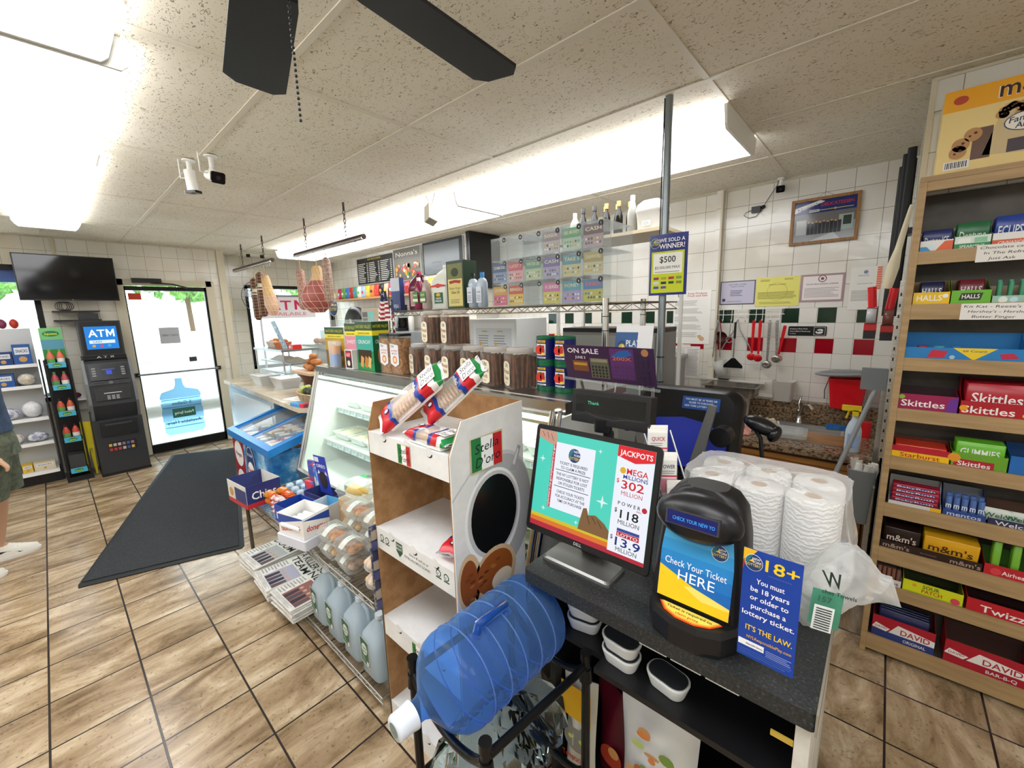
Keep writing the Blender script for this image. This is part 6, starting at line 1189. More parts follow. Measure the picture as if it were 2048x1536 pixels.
# row 3 big blue
tray_box('wide blue bubble gum box with yellow triangle on the third candy shelf', -.068, -.40, 2, .05, .105, '1f7fc4', A(('p', 'f0d020', [(.42, 1), (.78, 1), (.6, .05)]), ('t', '20 Count', .6, .7, .16, '2a3a7a', .2), ('p', 'c8243c', [(.2, .2), (.35, .2), (.38, .75), (.24, .8)]), ('p', 'c0244c', [(.82, .2), (.95, .3), (.9, .7), (.8, .6)]), ('d', .42, .25, .16, 'a8d0ec')), '2a7ab8')
for x_, c_, l_ in ((-.1, 'b83a5c', 'pink'), (-.15, '5ab0c8', 'teal'), (-.2, '3c8ad0', 'blue')):
    packs(l_ + ' capped candy tub in the wide blue box', x_, x_-.04, 2, 1, .03, .032, .05, .003, c_, None, kind='roll', y0=-.035)
tray_box('second wide blue gum box on the third candy shelf', -.405, -.62, 2, .05, .105, '1f7fc4', A(('p', 'f0d020', [(.3, 1), (.7, 1), (.5, .05)])), '2a7ab8')
# row 4
tray_box('nearly empty magenta candy box on the fourth shelf', -.068, -.245, 3, .07, .085, '9c1850', A(('t', 'Skittles', .42, .25, .4, 'f6f2ee', .75), ('p', '6a2a90', [(.8, 0), (1, 0), (1, 1), (.85, .8)]), ('d', .05, .8, .14, '8ac040')), '3a2428')
tray_box('full red fruit candy box on the fourth shelf', -.252, -.44, 3, .06, .14, 'b01424', A(('t', 'Skittles', .4, .2, .5, 'f6f2ee', .75), ('d', .05, .5, .2, 'f0a020'), ('d', .92, .3, .15, 'e8c02c')), '6a1420')
packs('red fruit candy bag in the full red box', -.256, -.436, 3, 6, .168, .02, .12, .01, 'b41428', 'Skittles', 'f4eeee', y0=-.018)
tray_box('red candy box, third on the fourth shelf', -.445, -.62, 3, .06, .14, 'b01424', A(('t', 'Skittles', .5, .2, .5, 'f6f2ee', .75)))
# row 5
tray_box('yellow and red chewy candy box on the fifth shelf', -.068, -.245, 4, .055, .07, 'b8182c', A(('r', 0, 0, 1, .55, 'f0c41c'), ('t', 'Starburst', .5, .15, .35, 'c02c24', .7)), '6a3020')
packs('red and yellow chewy candy pack stacked in the yellow box', -.07, -.243, 4, 10, .16, .022, .02, .018, 'd83a1c', 'Starburst', 'f4d840', y0=-.018, stack=2, band='c01c20')
tray_box('green and red sour candy box on the fifth shelf', -.25, -.402, 4, .062, .07, '6aa42c', A(('r', .05, .08, .78, .55, 'b02030'), ('t', 'Skittles', .42, .12, .32, 'f4f0ee', .6), ('d', .05, .6, .3, 'e89a2c')), '3a5a24')
packs('green fruit candy bag lying in the green and red box', -.255, -.398, 4, 4, .135, .02, .085, .02, '6cc02c', 'GUMMIES', 'f0f4ee', y0=-.02)
tray_box('blue candy box, third on the fifth shelf', -.407, -.56, 4, .075, .1, '1c6ab8', A(('t', 'Ice', .5, .4, .3, 'e8f0f8', .4)), '1c4a80')
# row 6
tray_box('white open candy bar box on the sixth shelf', -.078, -.245, 5, .02, .1, 'd8d8d6', A(('r', .8, 0, 1, 1, 'e8b820')), 'b8b8b6')
packs('red and blue candy bar stacked in the white open box', -.082, -.24, 5, 8, .15, .026, .02, .012, 'a82038', 'BabyRuth', 'f2f0ee', y0=-.03, stack=4, band='2a3a90')
tray_box('blue mint roll box on the sixth shelf', -.25, -.372, 5, .03, .1, '28488c', A(('t', 'mentos', .5, .2, .6, 'c8d4ec', .8)), '8a8f98')
packs('light blue mint roll standing in the blue box', -.253, -.369, 5, 10, .02, .02, .075, .006, '5a7ab8', 'm', 'e4ecf4', kind='roll', y0=-.02, stack=2)
tray_box('navy and white fruit snack box on the sixth shelf', -.378, -.56, 5, .03, .07, '2c3050', A(('t', 'Welch\'s', .4, .2, .6, 'e0e0e8', .6)), '5a4030')
packs('white fruit snack pouch in the navy and white box', -.382, -.556, 5, 3, .12, .02, .055, .01, 'd0d8d0', 'Welch\'s', '24684a', y0=-.02, kind='bag')
# row 7
tray_box('wide brown chocolate candy box on the seventh shelf', -.07, -.385, 6, .04, .06, '2a1814', A(('t', "m&m's", .17, .25, .5, 'b09a8c', .28), ('t', "m&m's", .85, .25, .5, 'b09a8c', .28), ('t', 'MILK CHOCOLATE', .5, .4, .15, '8a7464', .16)), '3a241c')
packs('dark brown chocolate candy bag in the left of the wide brown box', -.075, -.2, 6, 5, .12, .02, .1, .01, '241410', "m&m's", 'd8ccc4', y0=-.02, kind='bar', lean=-10)
packs('yellow peanut chocolate bag in the right of the wide brown box', -.2, -.38, 6, 5, .165, .02, .1, .01, 'e0a81c', "m&m's", '4a2410', y0=-.02, lean=-10)
tray_box('green and red taffy box on the seventh shelf', -.39, -.55, 6, .05, .07, 'c0202c', A(('d', .2, .45, .3, 'd8404a'), ('t', 'Airheads', .55, .3, .35, 'f4f0ee', .5)), '4a7a2c')
packs('green taffy bar standing in the green and red box', -.393, -.547, 6, 6, .024, .02, .14, .004, '7ab83c', None, y0=-.02, stack=2)
# row 8
tray_box('white and maroon mint roll box on the eighth shelf', -.07, -.157, 7, .035, .06, 'd8d4d0', A(('t', 'entos', .6, .25, .5, '2c2c6a', .6), ('r', 0, 0, .15, 1, 'a8242c')), '8a7a70')
packs('brownish mint roll standing in the white and maroon box', -.073, -.154, 7, 5, .014, .014, .075, .004, '8a5a4c', None, kind='roll', y0=-.02)
tray_box('yellow and green sour candy box on the eighth shelf', -.163, -.35, 7, .058, .065, 'd8dc20', A(('r', .0, .0, 1, .15, 'a8c81c'), ('t', 'SOUR', .48, .6, .3, '2c5a2c', .28), ('t', 'PATCH', .5, .25, .3, 'b8401c', .34), ('d', .88, .3, .25, 'd84a5a'), ('d', .2, .7, .12, 'e0a020')), '3a4424')
tray_box('red licorice box on the eighth shelf', -.36, -.62, 7, .06, .08, 'c01c28', A(('t', 'TwizzleRs', .55, .2, .5, 'f2f0ee', .8)), '3a1a1c')
# row 9
for x0, x1, lab, sub in ((-.08, -.29, 'red and blue sunflower seed box at the left of the lowest shelf', 'ORIGINAL'), (-.32, -.56, 'red sunflower seed box at the right of the lowest shelf', 'BAR-B-Q')):
    tray_box(lab, x0, x1, 8, .11, .13, 'b0182c', A(('r', 0, 0, 1, .36, '243a7c' if sub == 'ORIGINAL' else 'a8182c'), ('p', 'ecebe6', [(.28, .36), (.42, .8), (1, .62), (1, .36)]), ('t', 'DAVID', .7, .42, .24, 'b0182c', .46), ('t', sub, .7, .12, .14, 'e4e4ea', .36), ('p', 'ecebe6', [(0, .42), (.24, .36), (.3, .52), (.06, .66)]), ('t', 'DAVID', .15, .46, .1, 'b0182c', .2)), '4a3028')
    packs('dark sunflower seed bag in the ' + ('left' if sub == 'ORIGINAL' else 'right') + ' seed box of the lowest shelf', x0-.01, x1+.01, 8, 4 if sub == 'ORIGINAL' else 2, .17, .02, .12 if sub == 'ORIGINAL' else .06, .01, '2a3058' if sub == 'ORIGINAL' else '8a5a34', 'DAVID', 'c8202c', y0=-.04)
# big carton on top
b = MB(); b.box(-.42, 0, -.16, 0, 0, .3, P('e8cf8c', .5)); f = b.frame((-.21, 0, 0), (-1, 0, 0), (0, 0, 1))
f.rect(-.21, .225, .21, .3, P('eba81c', .4), 1); f.disc(-.165, .262, .02, P('b8452c'), 2, ry=.015); f.text("m&m's", .03, .24, .06, P('f4efe8'), 2, w=.2); f.text("m&m's", .028, .242, .056, P('3a2018'), 3, w=.19)
f.poly([(-.09, .05), (-.05, .215), (.07, .21), (.09, .03)], P('cdb88c'), 2)
q = random.Random(8)
for k in range(14): x_, y_ = q.uniform(-.06, .07), q.uniform(.17, .205); f.disc(x_, y_, .013, P('b8925c'), 3, n=12); f.disc(x_+.003, y_+.002, .0035, P('4a2c1c'), 4, n=8)
f.disc(.01, .145, .056, P('2c3c68'), 4, ry=.033, n=24); f.disc(.01, .145, .053, P('ece8dc'), 5, ry=.03, n=24); f.text('Famous', .008, .147, .02, P('22305c'), 6, w=.085, rot=6, bold=True, shear=.2); f.text('Amos', .012, .125, .02, P('22305c'), 6, w=.06, rot=6, shear=.2)
f.rect(-.03, .045, .06, .09, P('4a4048'), 3); f.rect(-.12, .04, -.07, .15, P('6a5044'), 2)
for x_, y_ in ((-.15, .1), (-.12, .13), (-.155, .075), (.12, .12), (.15, .09)): f.disc(x_, y_, .024, P('b88a58'), 4, n=18); f.disc(x_+.006, y_+.005, .005, P('4a2c1c'), 5, n=8); f.disc(x_-.008, y_-.004, .004, P('4a2c1c'), 5, n=8)
f.disc(.12, .17, .022, P('2c4a88'), 3); f.rect(-.19, .015, -.12, .045, P('ecebe6'), 3)
for k in range(12): f.rect(-.185+.005*k, .02, -.183+.005*k+.001*(k % 2), .042, P('1a1a1a'), 4)
put(b, 'cookie_carton', 'large yellow cookie and candy carton on top of the candy shelf', 'carton', (-.085, SY-.03, 2.1405))
# ================= LEFT OF THE SHOP =================
MATM = noise_mat('charcoal_carpet_mat', [(.35, '1c1e20'), (.55, '2f3133'), (.75, '44474a')], 220, 3, .95, bump=.4)
b = MB(); mp = [(3.70, .09), (3.40, -.735), (6.15, -1.46), (6.5, -.87)]
b.prism([(3.70, .09), (3.66, .09), (3.37, -.735), (3.40, -.76), (6.2, -1.46), (6.52, -.84)][::-1], .0005, .006, P('101112', .6)); b.prism([(3.72, .07), (3.42, -.73), (6.15, -1.43), (6.47, -.86)][::-1], .006, .011, MATM)
put(b, 'floor_mat', 'charcoal carpet entrance mat lying from the glass door across the tiles', 'mat')
# ATM
DG = mat('dark_grey_metal', '2c2e31', .45); MG = mat('mid_grey_plastic', '6c6e70', .4, .3)
t = thing('cash_machine', 'tall grey and black ATM with lit blue topper beside the glass door', 'ATM', (6.2, -.40, 0), 90)
# local: x to the photo's left (+y world), -y towards the viewer's side: faces -x world => local +y ; built directly
t.rotation_euler = (0, 0, math.radians(90)); L = t
b = MB(); b.box(-.2, .2, -.45, 0, 0, .62, DG); b.box(-.205, .205, -.46, .005, 0, .03, BLACK); b.extr([(-.45, .62), (-.06, .62), (-.0, .78), (-.02, 1.0), (-.09, 1.23), (-.15, 1.3), (-.45, 1.3)], -.175, .175, DG, 'x'); b.build('cabinet', L)
b = MB()
for s in (-1, 1): b = MB(); b.extr([(-.5, .62), (-.03, .62), (.02, .8), (-.005, 1.02), (-.08, 1.27), (-.1, 1.27), (-.04, 1.02), (-.02, .82), (-.06, .66), (-.5, .66)], s*.185-.012, s*.185+.012, MG, 'x'); b.build('side_trim', L)
b = MB(); b.box(-.165, .165, -.44, -.08, 1.31, 1.68, DG); b.box(-.17, .17, -.15, -.1, 1.27, 1.31, BLACK); f = b.frame((0, -.08, 1.31), (-1, 0, 0), (0, 0, 1)); f.rect(-.15, .01, .15, .36, P('101114'), 1)
f.rect(-.125, .07, .125, .31, S('1480d8', 1.1), 2); f.text('AT', -.035, .2, .08, S('f4faff', 1.3), 3, w=.13); cap_m(f, .072, .2, .066, .08, S('f4faff', 1.3), 3); f.rect(-.1, .13, .1, .165, S('d8ecf8', 1.1), 3); f.text('CASH', -.04, .138, .02, S('2060a0'), 4); 
for k in range(3): f.disc(-.07+.06*k, .105, .014, S(['e8a040', 'e04848', '58a8e8'][k]), 3)
tp_ = b.build('topper', L)
b = MB(); f = b.frame((0, -.1, 1.275), (-1, 0, 0), (0, 0, 1)); f.dl = .001; f.text('A T', -.025, .008, .022, P('d8dadc'), 2, w=.085); cap_m(f, .055, .008, .024, .022, P('d8dadc'), 2)
b.build('topper_sign', tp_)
b = MB(); b.M = T(0, -.01, 1.02) @ R(17, 'X'); f = b.frame((0, .006, 0), (-1, 0, 0), (0, 0, 1)); f.dl = .001; f.rect(-.15, .03, .15, .2, P('18191b', .3), 1); f.rect(-.085, .07, .085, .175, P('34383c', .15), 2); f.rect(-.02, .09, .025, .135, S('2848d8', .9), 3); f.rect(-.05, .142, .05, .15, S('5870c8', .6), 3)
for k in range(4):
    for s in (-1, 1): f.rect(s*.115-.015, .075+.026*k, s*.115+.015, .09+.026*k, P('8a8c8e'), 3)
f.rect(-.14, -.02, -.04, .02, P('2c2e30'), 1); f.rect(-.125, -.005, -.055, .005, P('08080a'), 2); f.rect(.04, -.02, .14, .02, P('2c2e30'), 1); f.rect(.06, -.004, .12, .006, P('08080a'), 2); f.disc(0, 0, .018, P('5a5c5e'), 1)
cp_ = b.build('control_panel', L)
b = MB(); b.M = T(0, .0, .86) @ R(8, 'X'); b.box(-.14, .14, .0, .012, -.03, .09, P('202224', .3)); f = b.frame((0, .012, 0), (-1, 0, 0), (0, 0, 1)); f.rect(-.07, .045, .07, .052, P('d8dadc'), 1)
for k in range(9): f.rect(-.05+.036*(k % 3), -.02+.016*(k//3), -.025+.036*(k % 3), -.01+.016*(k//3), P('9a9c9e'), 1)
b.build('keypad', cp_)
b = MB(); b.box(-.15, .15, 0, .02, .44, .6, P('1c1d1f', .35)); b.box(-.11, .11, .02, .03, .56, .58, P('3a3c3e', .3)); b.build('dispenser_tray', L)
b = MB(); f = b.frame((0, .0, .26), (-1, 0, 0), (0, 0, 1)); f.dl = .001; f.rect(-.12, 0, .12, .11, P('2a2426', .3), 1); q = random.Random(2)
for k in range(12): f.rect(-.11+.036*(k % 6), .01+.05*(k//6), -.085+.036*(k % 6), .04+.05*(k//6), P(q.choice(['a83c3c', '3c5a8c', 'b8b0a8', '6a8a4a', '8a6a8a', 'c8a84c'])), 2)
b.build('sticker_panel', L)
# television
t = thing('television', 'large black flat television mounted high left of the door, switched off', 'television', (6.5, -.25, 1.9)); t.rotation_euler = (0, math.radians(0), math.radians(92))
b = MB(); b.box(-.37, .37, -.05, 0, 0, .465, mat('tv_bezel', '0c0c0e', .3)); b.box(-.36, .36, 0, .0015, .012, .455, mat('tv_screen', '0a0b0e', .08)); b.build('casing', t)
b = MB(); b.box(-.15, .15, -.18, -.05, .12, .3, BLACK); b.build('wall_bracket', t); b = MB(); f = b.frame((0, .0016, .004), (-1, 0, 0), (0, 0, 1)); f.disc(0, .004, .004, P('c8c8cc'), 1); b.build('logo', t)
t = thing('equipment_shelf', 'black wall shelf with recorder box and coiled cables under the television', 'shelf', (6.62, -.22, 1.68))
b = MB(); b.box(-.15, .12, -.22, .14, 0, .018, BLACK); b.box(-.15, .12, -.22, .14, .1, .112, BLACK); b.build('board', t); b = MB(); b.box(-.13, .1, -.2, -.05, .019, .08, DG); b.build('recorder', t)
b = MB()
for k in range(4): b.tube([(-.1, .02+.045*math.cos(a)+.015*k, .16+.045*math.sin(a)) for a in [2*PI*i/14 for i in range(14)]], .004, BLACK, 5, closed=True)
b.build('cable_coil', t)
# gondola shelf
GW = mat('shelf_white', 'd6d8d8', .45)
t = thing('shelf_unit', 'white shelf unit of packaged foods at the far left against the window', 'shelf', (6.5, .66, 0))
b = MB(); b.box(.2, .24, -.56, .56, 0, 1.62, GW); b.box(-.02, .24, -.57, .57, 0, .12, BLACK); b.build('back_panel', t)
for z in (.14, .44, .70, 1.04, 1.26): b = MB(); b.box(0 if z > .2 else -.06, .2, -.56, .56, z-.02, z, GW); b.box(-.006 if z > .2 else -.066, 0 if z > .2 else -.06, -.56, .56, z-.03, z+.004, P('f0f0ee')); b.build('shelf_board', t)
b = MB(); 
for y in (-.578, .578): b = MB(); b.box(.0, .24, y-.006, y+.006, 0, 1.3, BLACK); b.build('upright', t)
PK = [('2a5aa0', 'blue snack carton', 'box'), ('b88a54', 'brown snack carton', 'box'), ('c8b89a', 'tan bread bag', 'bag'), ('d8dce4', 'white bread bag', 'bag'), ('8a90b0', 'lilac bread bag', 'bag'), ('24407c', 'navy biscuit pack', 'box'), ('d8c8a4', 'cream cookie box', 'box'), ('e0b83c', 'yellow snack box', 'box'), ('a83c34', 'red snack pack', 'bag')]
rows = [(1.262, [(0, .13, .2), (5, .13, .13), (1, .14, .14), (0, .13, .12), (5, .14, .1), (8, .12, .1)], 'top'), (1.042, [(2, .15, .12), (0, .15, .13), (8, .14, .11), (3, .15, .13), (5, .15, .13)], 'second'), (.702, [(3, .16, .17), (4, .18, .12), (3, .16, .16), (2, .17, .12)], 'third'), (.442, [(4, .17, .1), (2, .18, .12), (3, .17, .1), (8, .17, .12)], 'fourth'), (.142, [(6, .16, .08), (7, .08, .08), (6, .14, .08), (7, .12, .1)], 'lowest')]
for z, its, nm in rows:
    y = .12
    ords = ['first', 'second', 'third', 'fourth', 'fifth', 'sixth']
    for i, (k, w, h) in enumerate(its):
        c_, l_, kd = PK[k]; b = MB(); hw = w/2-.004
        if kd == 'box': b.box(0, .13, -hw, hw, 0, h, P(c_, .4))
        else: b.sph((.07, 0, h/2), (.075, hw, h/2), noise_mat('bag_film_'+c_, [(.4, c_), (.6, 'f0f0ee')], 25, 3, .2, bump=.5), 14)
        f = b.frame((-.001, 0, 0), (0, -1, 0), (0, 0, 1)); f.dl = .0006
        if kd == 'box': f.rect(-hw*.8, h*.5, hw*.8, h*.85, P('e0e2e4'), 1); f.text(['SNACKS', 'TREATS', 'COOKIES'][k % 3], 0, h*.6, h*.16, P('2a3a70'), 2, w=hw*1.3); f.disc(0, h*.26, h*.14, P('c89858'), 2)
        put(b, 'food_pack', '%s, %s from the right on the %s shelf of the far left unit' % (l_, ords[i], nm), 'package', (6.51, y+w/2, z)); y += w
for k, (y, c_) in enumerate(((.2, 'c8402c'), (.28, '8a3c5a'), (.36, 'd87a4c'))):
    b = MB(); b.sph((0, 0, .05), (.04, .035, .05), P(c_, .3), 10); put(b, 'treat_bag', 'small %s treat bag on top of the far left shelf carton by the window' % ['red', 'plum', 'orange'][k], 'bag', (6.72, y, 1.6205))
# drinks rack
t = thing('drinks_rack', 'narrow black rack of juice bottles with teal shelf labels left of the ATM', 'rack', (6.3, -.037, 0))
b = MB()
for y in (-.085, .085): b.box(0, .03, y-.008, y+.008, 0, 1.3, BLACK)
b.box(.2, .215, -.085, .085, 0, 1.3, BLACK); b.box(-.02, .22, -.1, .1, 0, .05, BLACK); b.build('rack_frame', t)
GRN = P('58a83c', .5)
for i, z in enumerate((.12, .46, .74, 1.02, 1.25)):
    b = MB(); b.box(0, .2, -.075, .075, z-.012, z, BLACK); f = b.frame((-.002, 0, z-.035), (0, -1, 0), (0, 0, 1)); f.dl = .001; f.rect(-.062, 0, .062, .055, P('48a8c8', .5), 1); f.disc(0, .028, .034, P('2c7a34'), 2, ry=.017); f.text('Squeeze', 0, .02, .013, P('e0e83c'), 3, w=.05); b.build('labelled_shelf', t)
b = MB(); b.box(.12, .13, -.08, .08, 1.3, 1.62, P('5a9ab0', .5)); f = b.frame((.12, 0, 1.3), (0, -1, 0), (0, 0, 1)); f.dl = .001; f.rect(-.08, .2, .08, .32, P('78c07c'), 1); f.rect(-.08, .0, .08, .1, P('3c8a3c'), 1); f.disc(0, .26, .06, P('2c7a4c'), 2, ry=.03); f.text('Squeeze', 0, .248, .026, P('d8e84c'), 3, w=.09); b.build('header_card', t)
db = None
for i, z in enumerate((.4605, .7405, 1.0205, 1.2505)):
    for s in (-1, 1):
        cc = [('c8483c', '3c1818'), ('c8583c', '2c2c30'), ('b84858', '4a8a3c'), ('d86a4c', '78a840')][i]; lab = '%s juice bottle on the %s shelf of the narrow drinks rack' % ('left' if s > 0 else 'right', ['fourth', 'third', 'second', 'top'][i])
        t = thing('juice_bottle', lab, 'bottle', (6.35, s*.035-.037, z)); b = MB(); b.lathe([(.025, 0), (.029, .01), (.029, .08), (.012, .125)], P(cc[0], .25), 14); b.lathe([(.0295, .02), (.0295, .06)], P('58a050' if s > 0 else 'e0dcd4', .4), 14); b.build('bottle_body', t); b = MB(); b.cyl(.012, .125, .15, P(cc[1], .3), 10); b.build('cap', t)
b = MB(); b.box(0, .16, -.06, .06, 0, .16, P('3a3c3e', .3)); put(b, 'drinks_tray', 'dark empty carton at the bottom of the narrow drinks rack', 'carton', (6.32, -.037, .1205))
# folded wet floor sign
t = thing('wet_floor_sign', 'folded yellow wet floor sign leaning between the drinks rack and the ATM', 'sign', (6.42, -.14, 0))
YP = mat('safety_yellow', 'e0cc1c', .45)
for s in (0, 1): b = MB(); b.M = R(3-4*s, 'X') @ T(.03*s, 0, 0); b.extr([(-.035, 0), (-.02, 0), (-.012, .3), (.012, .3), (.02, 0), (.035, 0), (.02, .6), (-.02, .6)], -.004, .004, YP, 'x'); b.build('panel', t)
# lone item on ledge
b = MB(); b.sph((0, 0, .035), (.04, .055, .035), noise_mat('beet_skin', [(.4, '5a1838'), (.6, '8a3058')], 20, 3, .4), 12); put(b, 'red_onion_bag', 'purple bag of onions on the ledge between the drinks rack and the ATM', 'produce', (6.62, -.12, .84)); b = MB(); b.box(6.55, 6.745, -.2, -.06, .822, .8395, WHITE); b.box(6.7, 6.745, -.2, -.06, .7, .8215, WHITE); put(b, 'wall_ledge', 'small white wall ledge behind the drinks rack', 'shelf')
# ================= PERSON AT THE LEFT EDGE =================
def skin_mesh(name, parent, verts, edges, rad, m, sub=2, root=0):
    me = bpy.data.meshes.new(name); me.from_pydata(verts, edges, []); me.materials.append(m); o = bpy.data.objects.new(name, me); COL.objects.link(o); o.parent = parent
    md = o.modifiers.new('s', 'SKIN'); md.use_smooth_shade = True
    for i, r in enumerate(rad): sv = me.skin_vertices[0].data[i]; sv.radius = r if isinstance(r, tuple) else (r, r); sv.use_root = (i == root)
    o.modifiers.new('u', 'SUBSURF').levels = sub; o.modifiers['u'].render_levels = sub
    for p in me.polygons: p.use_smooth = True
    return o
SK = mat('skin', 'c49a7c', .5)
t = thing('person', 'person in green shorts and white sneakers standing at the left edge, mostly out of frame', 'person', (4.4, .38, 0))
V = [(0, 0, .96), (0, 0, 1.15), (0, 0, 1.36), (0, -.01, 1.49), (0, -.03, 1.58), (0, -.03, 1.68), (-.1, 0, .92), (-.12, .08, .5), (-.14, .2, .11), (-.14, .14, .05), (.1, 0, .92), (.14, .0, .5), (.18, .06, .11), (.18, -.0, .05), (-.18, 0, 1.4), (-.23, .03, 1.13), (-.24, .0, .9), (-.24, -.02, .84), (.18, 0, 1.4), (.24, .04, 1.13), (.24, .0, .9), (.24, -.02, .84)]
E_ = [(0, 1), (1, 2), (2, 3), (3, 4), (4, 5), (0, 6), (6, 7), (7, 8), (8, 9), (0, 10), (10, 11), (11, 12), (12, 13), (2, 14), (14, 15), (15, 16), (16, 17), (2, 18), (18, 19), (19, 20), (20, 21)]
RA = [(.13, .1), (.13, .095), (.15, .1), .055, .08, .085, .085, .058, .036, .035, .085, .058, .036, .035, .055, .043, .03, .026, .055, .043, .03, .026]
skin_mesh('body', t, V, E_, RA, SK)
b = MB(); b.sph((0, -.03, 1.66), (.085, .1, .125), SK, 18); b.sph((0, -.135, 1.645), (.014, .02, .02), SK, 8)
for s in (-1, 1): b.sph((s*.032, -.118, 1.67), .013, P('f0f0ee', .2), 8); b.sph((s*.032, -.129, 1.67), .006, P('2a1c14', .2), 6); b.sph((s*.086, -.02, 1.65), (.012, .02, .03), SK, 8)
b.box(-.025, .025, -.126, -.12, 1.605, 1.612, P('8a4a44')); b.build('head', t)
b = MB(); b.sph((0, -.015, 1.7), (.095, .105, .1), P('2a2018', .8), 16); b.build('hair', t)
for s, hx, hy, hz in ((-1, -.24, -.02, .84), (1, .24, -.02, .84)):
    vs = [(hx, hy+.02, hz+.02), (hx, hy-.03, hz-.03)]; es = [(0, 1)]; ra = [.026, .03]
    for k in range(4): a = (k-1.5)*.018; n0 = len(vs); vs += [(hx+a, hy-.06, hz-.06), (hx+a, hy-.075-.004*(k in (1, 2)), hz-.09), (hx+a, hy-.07, hz-.115)]; es += [(1, n0), (n0, n0+1), (n0+1, n0+2)]; ra += [.0095, .009, .008]
    n0 = len(vs); vs += [(hx-s*.035, hy-.03, hz-.035), (hx-s*.042, hy-.055, hz-.065)]; es += [(1, n0), (n0, n0+1)]; ra += [.011, .009]
    skin_mesh('hand', t, vs, es, ra, SK, 1)
SHORT = noise_mat('green_cotton_shorts', [(.4, '4a4f40'), (.6, '5c6250')], 30, 3, .9)
b = MB()
def oval(cx, cy, z, rx, ry): return [(cx+rx*math.cos(2*PI*i/24), cy+ry*math.sin(2*PI*i/24), z) for i in range(24)]
b.loft([oval(0, 0, 1.0, .165, .125), oval(0, 0, .9, .2, .15), oval(0, -.01, .8, .21, .15)], SHORT, True, False)
for s, cy in ((-1, .06), (1, .0)): b.loft([oval(s*.1, 0, .88, .115, .14), oval(s*.115, cy*.5, .7, .12, .13), oval(s*.12, cy, .52, .125, .125)], SHORT, True, False)
b.build('shorts', t)
SH = noise_mat('navy_tshirt', [(.4, '28384e'), (.6, '34465e')], 20, 3, .9); b = MB(); b.loft([oval(0, 0, .96, .19, .145), oval(0, 0, 1.15, .175, .13), oval(0, 0, 1.35, .2, .13), oval(0, 0, 1.45, .12, .09), oval(0, -.01, 1.49, .07, .07)], SH, True, False)
for s in (-1, 1): b.tube([(s*.13, 0, 1.4), (s*.2, -.0, 1.36), (s*.235, 0, 1.2)], .07, SH, 14, radii=[.08, .075, .068], caps=False)
b.build('shirt', t)
SNK = mat('white_leather', 'dcd8cc', .5)
for sx, sy in ((-.14, .2), (.18, .05)):
    b = MB(); b.M = T(sx, sy, 0)
    def foot(z, k, m0=.0): return [(k*(.043+.008*math.sin(PI*i/20))*math.cos(2*PI*i/20), -.035+k*.148*math.sin(2*PI*i/20), z) for i in range(20)]
    b.loft([foot(0, .97), foot(.012, 1.02), foot(.03, 1.02)], P('ecebe6', .5), True); b.loft([foot(.03, .98), foot(.055, .93), [(x*.85, y*.72+.02, .08) for x, y, z in foot(.08, .9)], [(x*.8, y*.42+.05, .115) for x, y, z in foot(.1, .85)]], SNK, True)
    for k in range(5): b.tube([(-.03, -.1+.022*k, .068+.009*k), (.03, -.105+.022*k, .068+.009*k)], .004, WHITE, 5)
    for s in (-1, 1): b.add([(s*.047, -.1, .035), (s*.047, -.02, .035), (s*.044, .03, .075), (s*.046, -.04, .06)], [(0, 1, 2, 3)], P('181818'))
    b.build('sneaker', t)
    b = MB(); b.M = T(sx, sy+.03, 0); b.cyl(.04, .1, .2, P('e8e6e0', .9), 16); b.build('sock', t)
# ================= FREEZER, MARBLE COUNTER, BREAD BAY =================
FB = mat('freezer_blue', '1c7cc8', .3)
def iceart(f, w, h):
    pass
t = thing('ice_cream_freezer', 'blue chest freezer with sliding glass lids below the marble counter', 'freezer', (0, 0, 0))
FX0, FX1, FY0, FY1 = 3.42, 4.49, -1.02, -1.62
ICEM = noise_mat('icy_blue_print', [(.32, '1a5a9c'), (.48, '3c8cc8'), (.58, '9cc8e4'), (.68, 'e8f2f8')], 5, 7, .35, nrough=.7)
b = MB(); b.box(FX0+.04, FX1-.04, FY1, FY0-.005, .05, .603, ICEM); b.box(FX0+.07, FX1-.07, FY1+.02, FY0-.04, 0, .05, BLACK)
f = b.frame((FX1-.04, FY0-.005, .05), (-1, 0, 0), (0, 0, 1)); f.dl = .0008; f.rect(0, 0, .3, .552, P('a01c2c', .35), 1)
for z_, s_ in ((.40, 'Haagen'), (.13, 'Dibs')): f.disc(.15, z_, .12, P('f0eeea'), 2); f.text(s_, .15, z_-.02, .04, P('8a1c28'), 3, w=.18)
f.disc(.47, .36, .13, P('1c2c50'), 2, ry=.2); f.disc(.47, .36, .11, P('c8d0dc'), 3, ry=.175); f.disc(.47, .36, .1, P('1c3a70'), 4, ry=.16); f.disc(.47, .3, .085, P('f0f0f0'), 5, ry=.09); f.text('Nestle', .47, .29, .05, P('b81c34'), 6, w=.15); f.text('ICE CREAM', .47, .44, .025, P('e8ecf4'), 6, w=.13)
b.build('cabinet', t)
b = MB(); zr = lambda y: .605+.16*(FY0-y)/(FY0-FY1)
def rim(x0, x1, y0, y1): return [(x0, y0, zr(y0)), (x1, y0, zr(y0)), (x1, y1, zr(y1)), (x0, y1, zr(y1))]
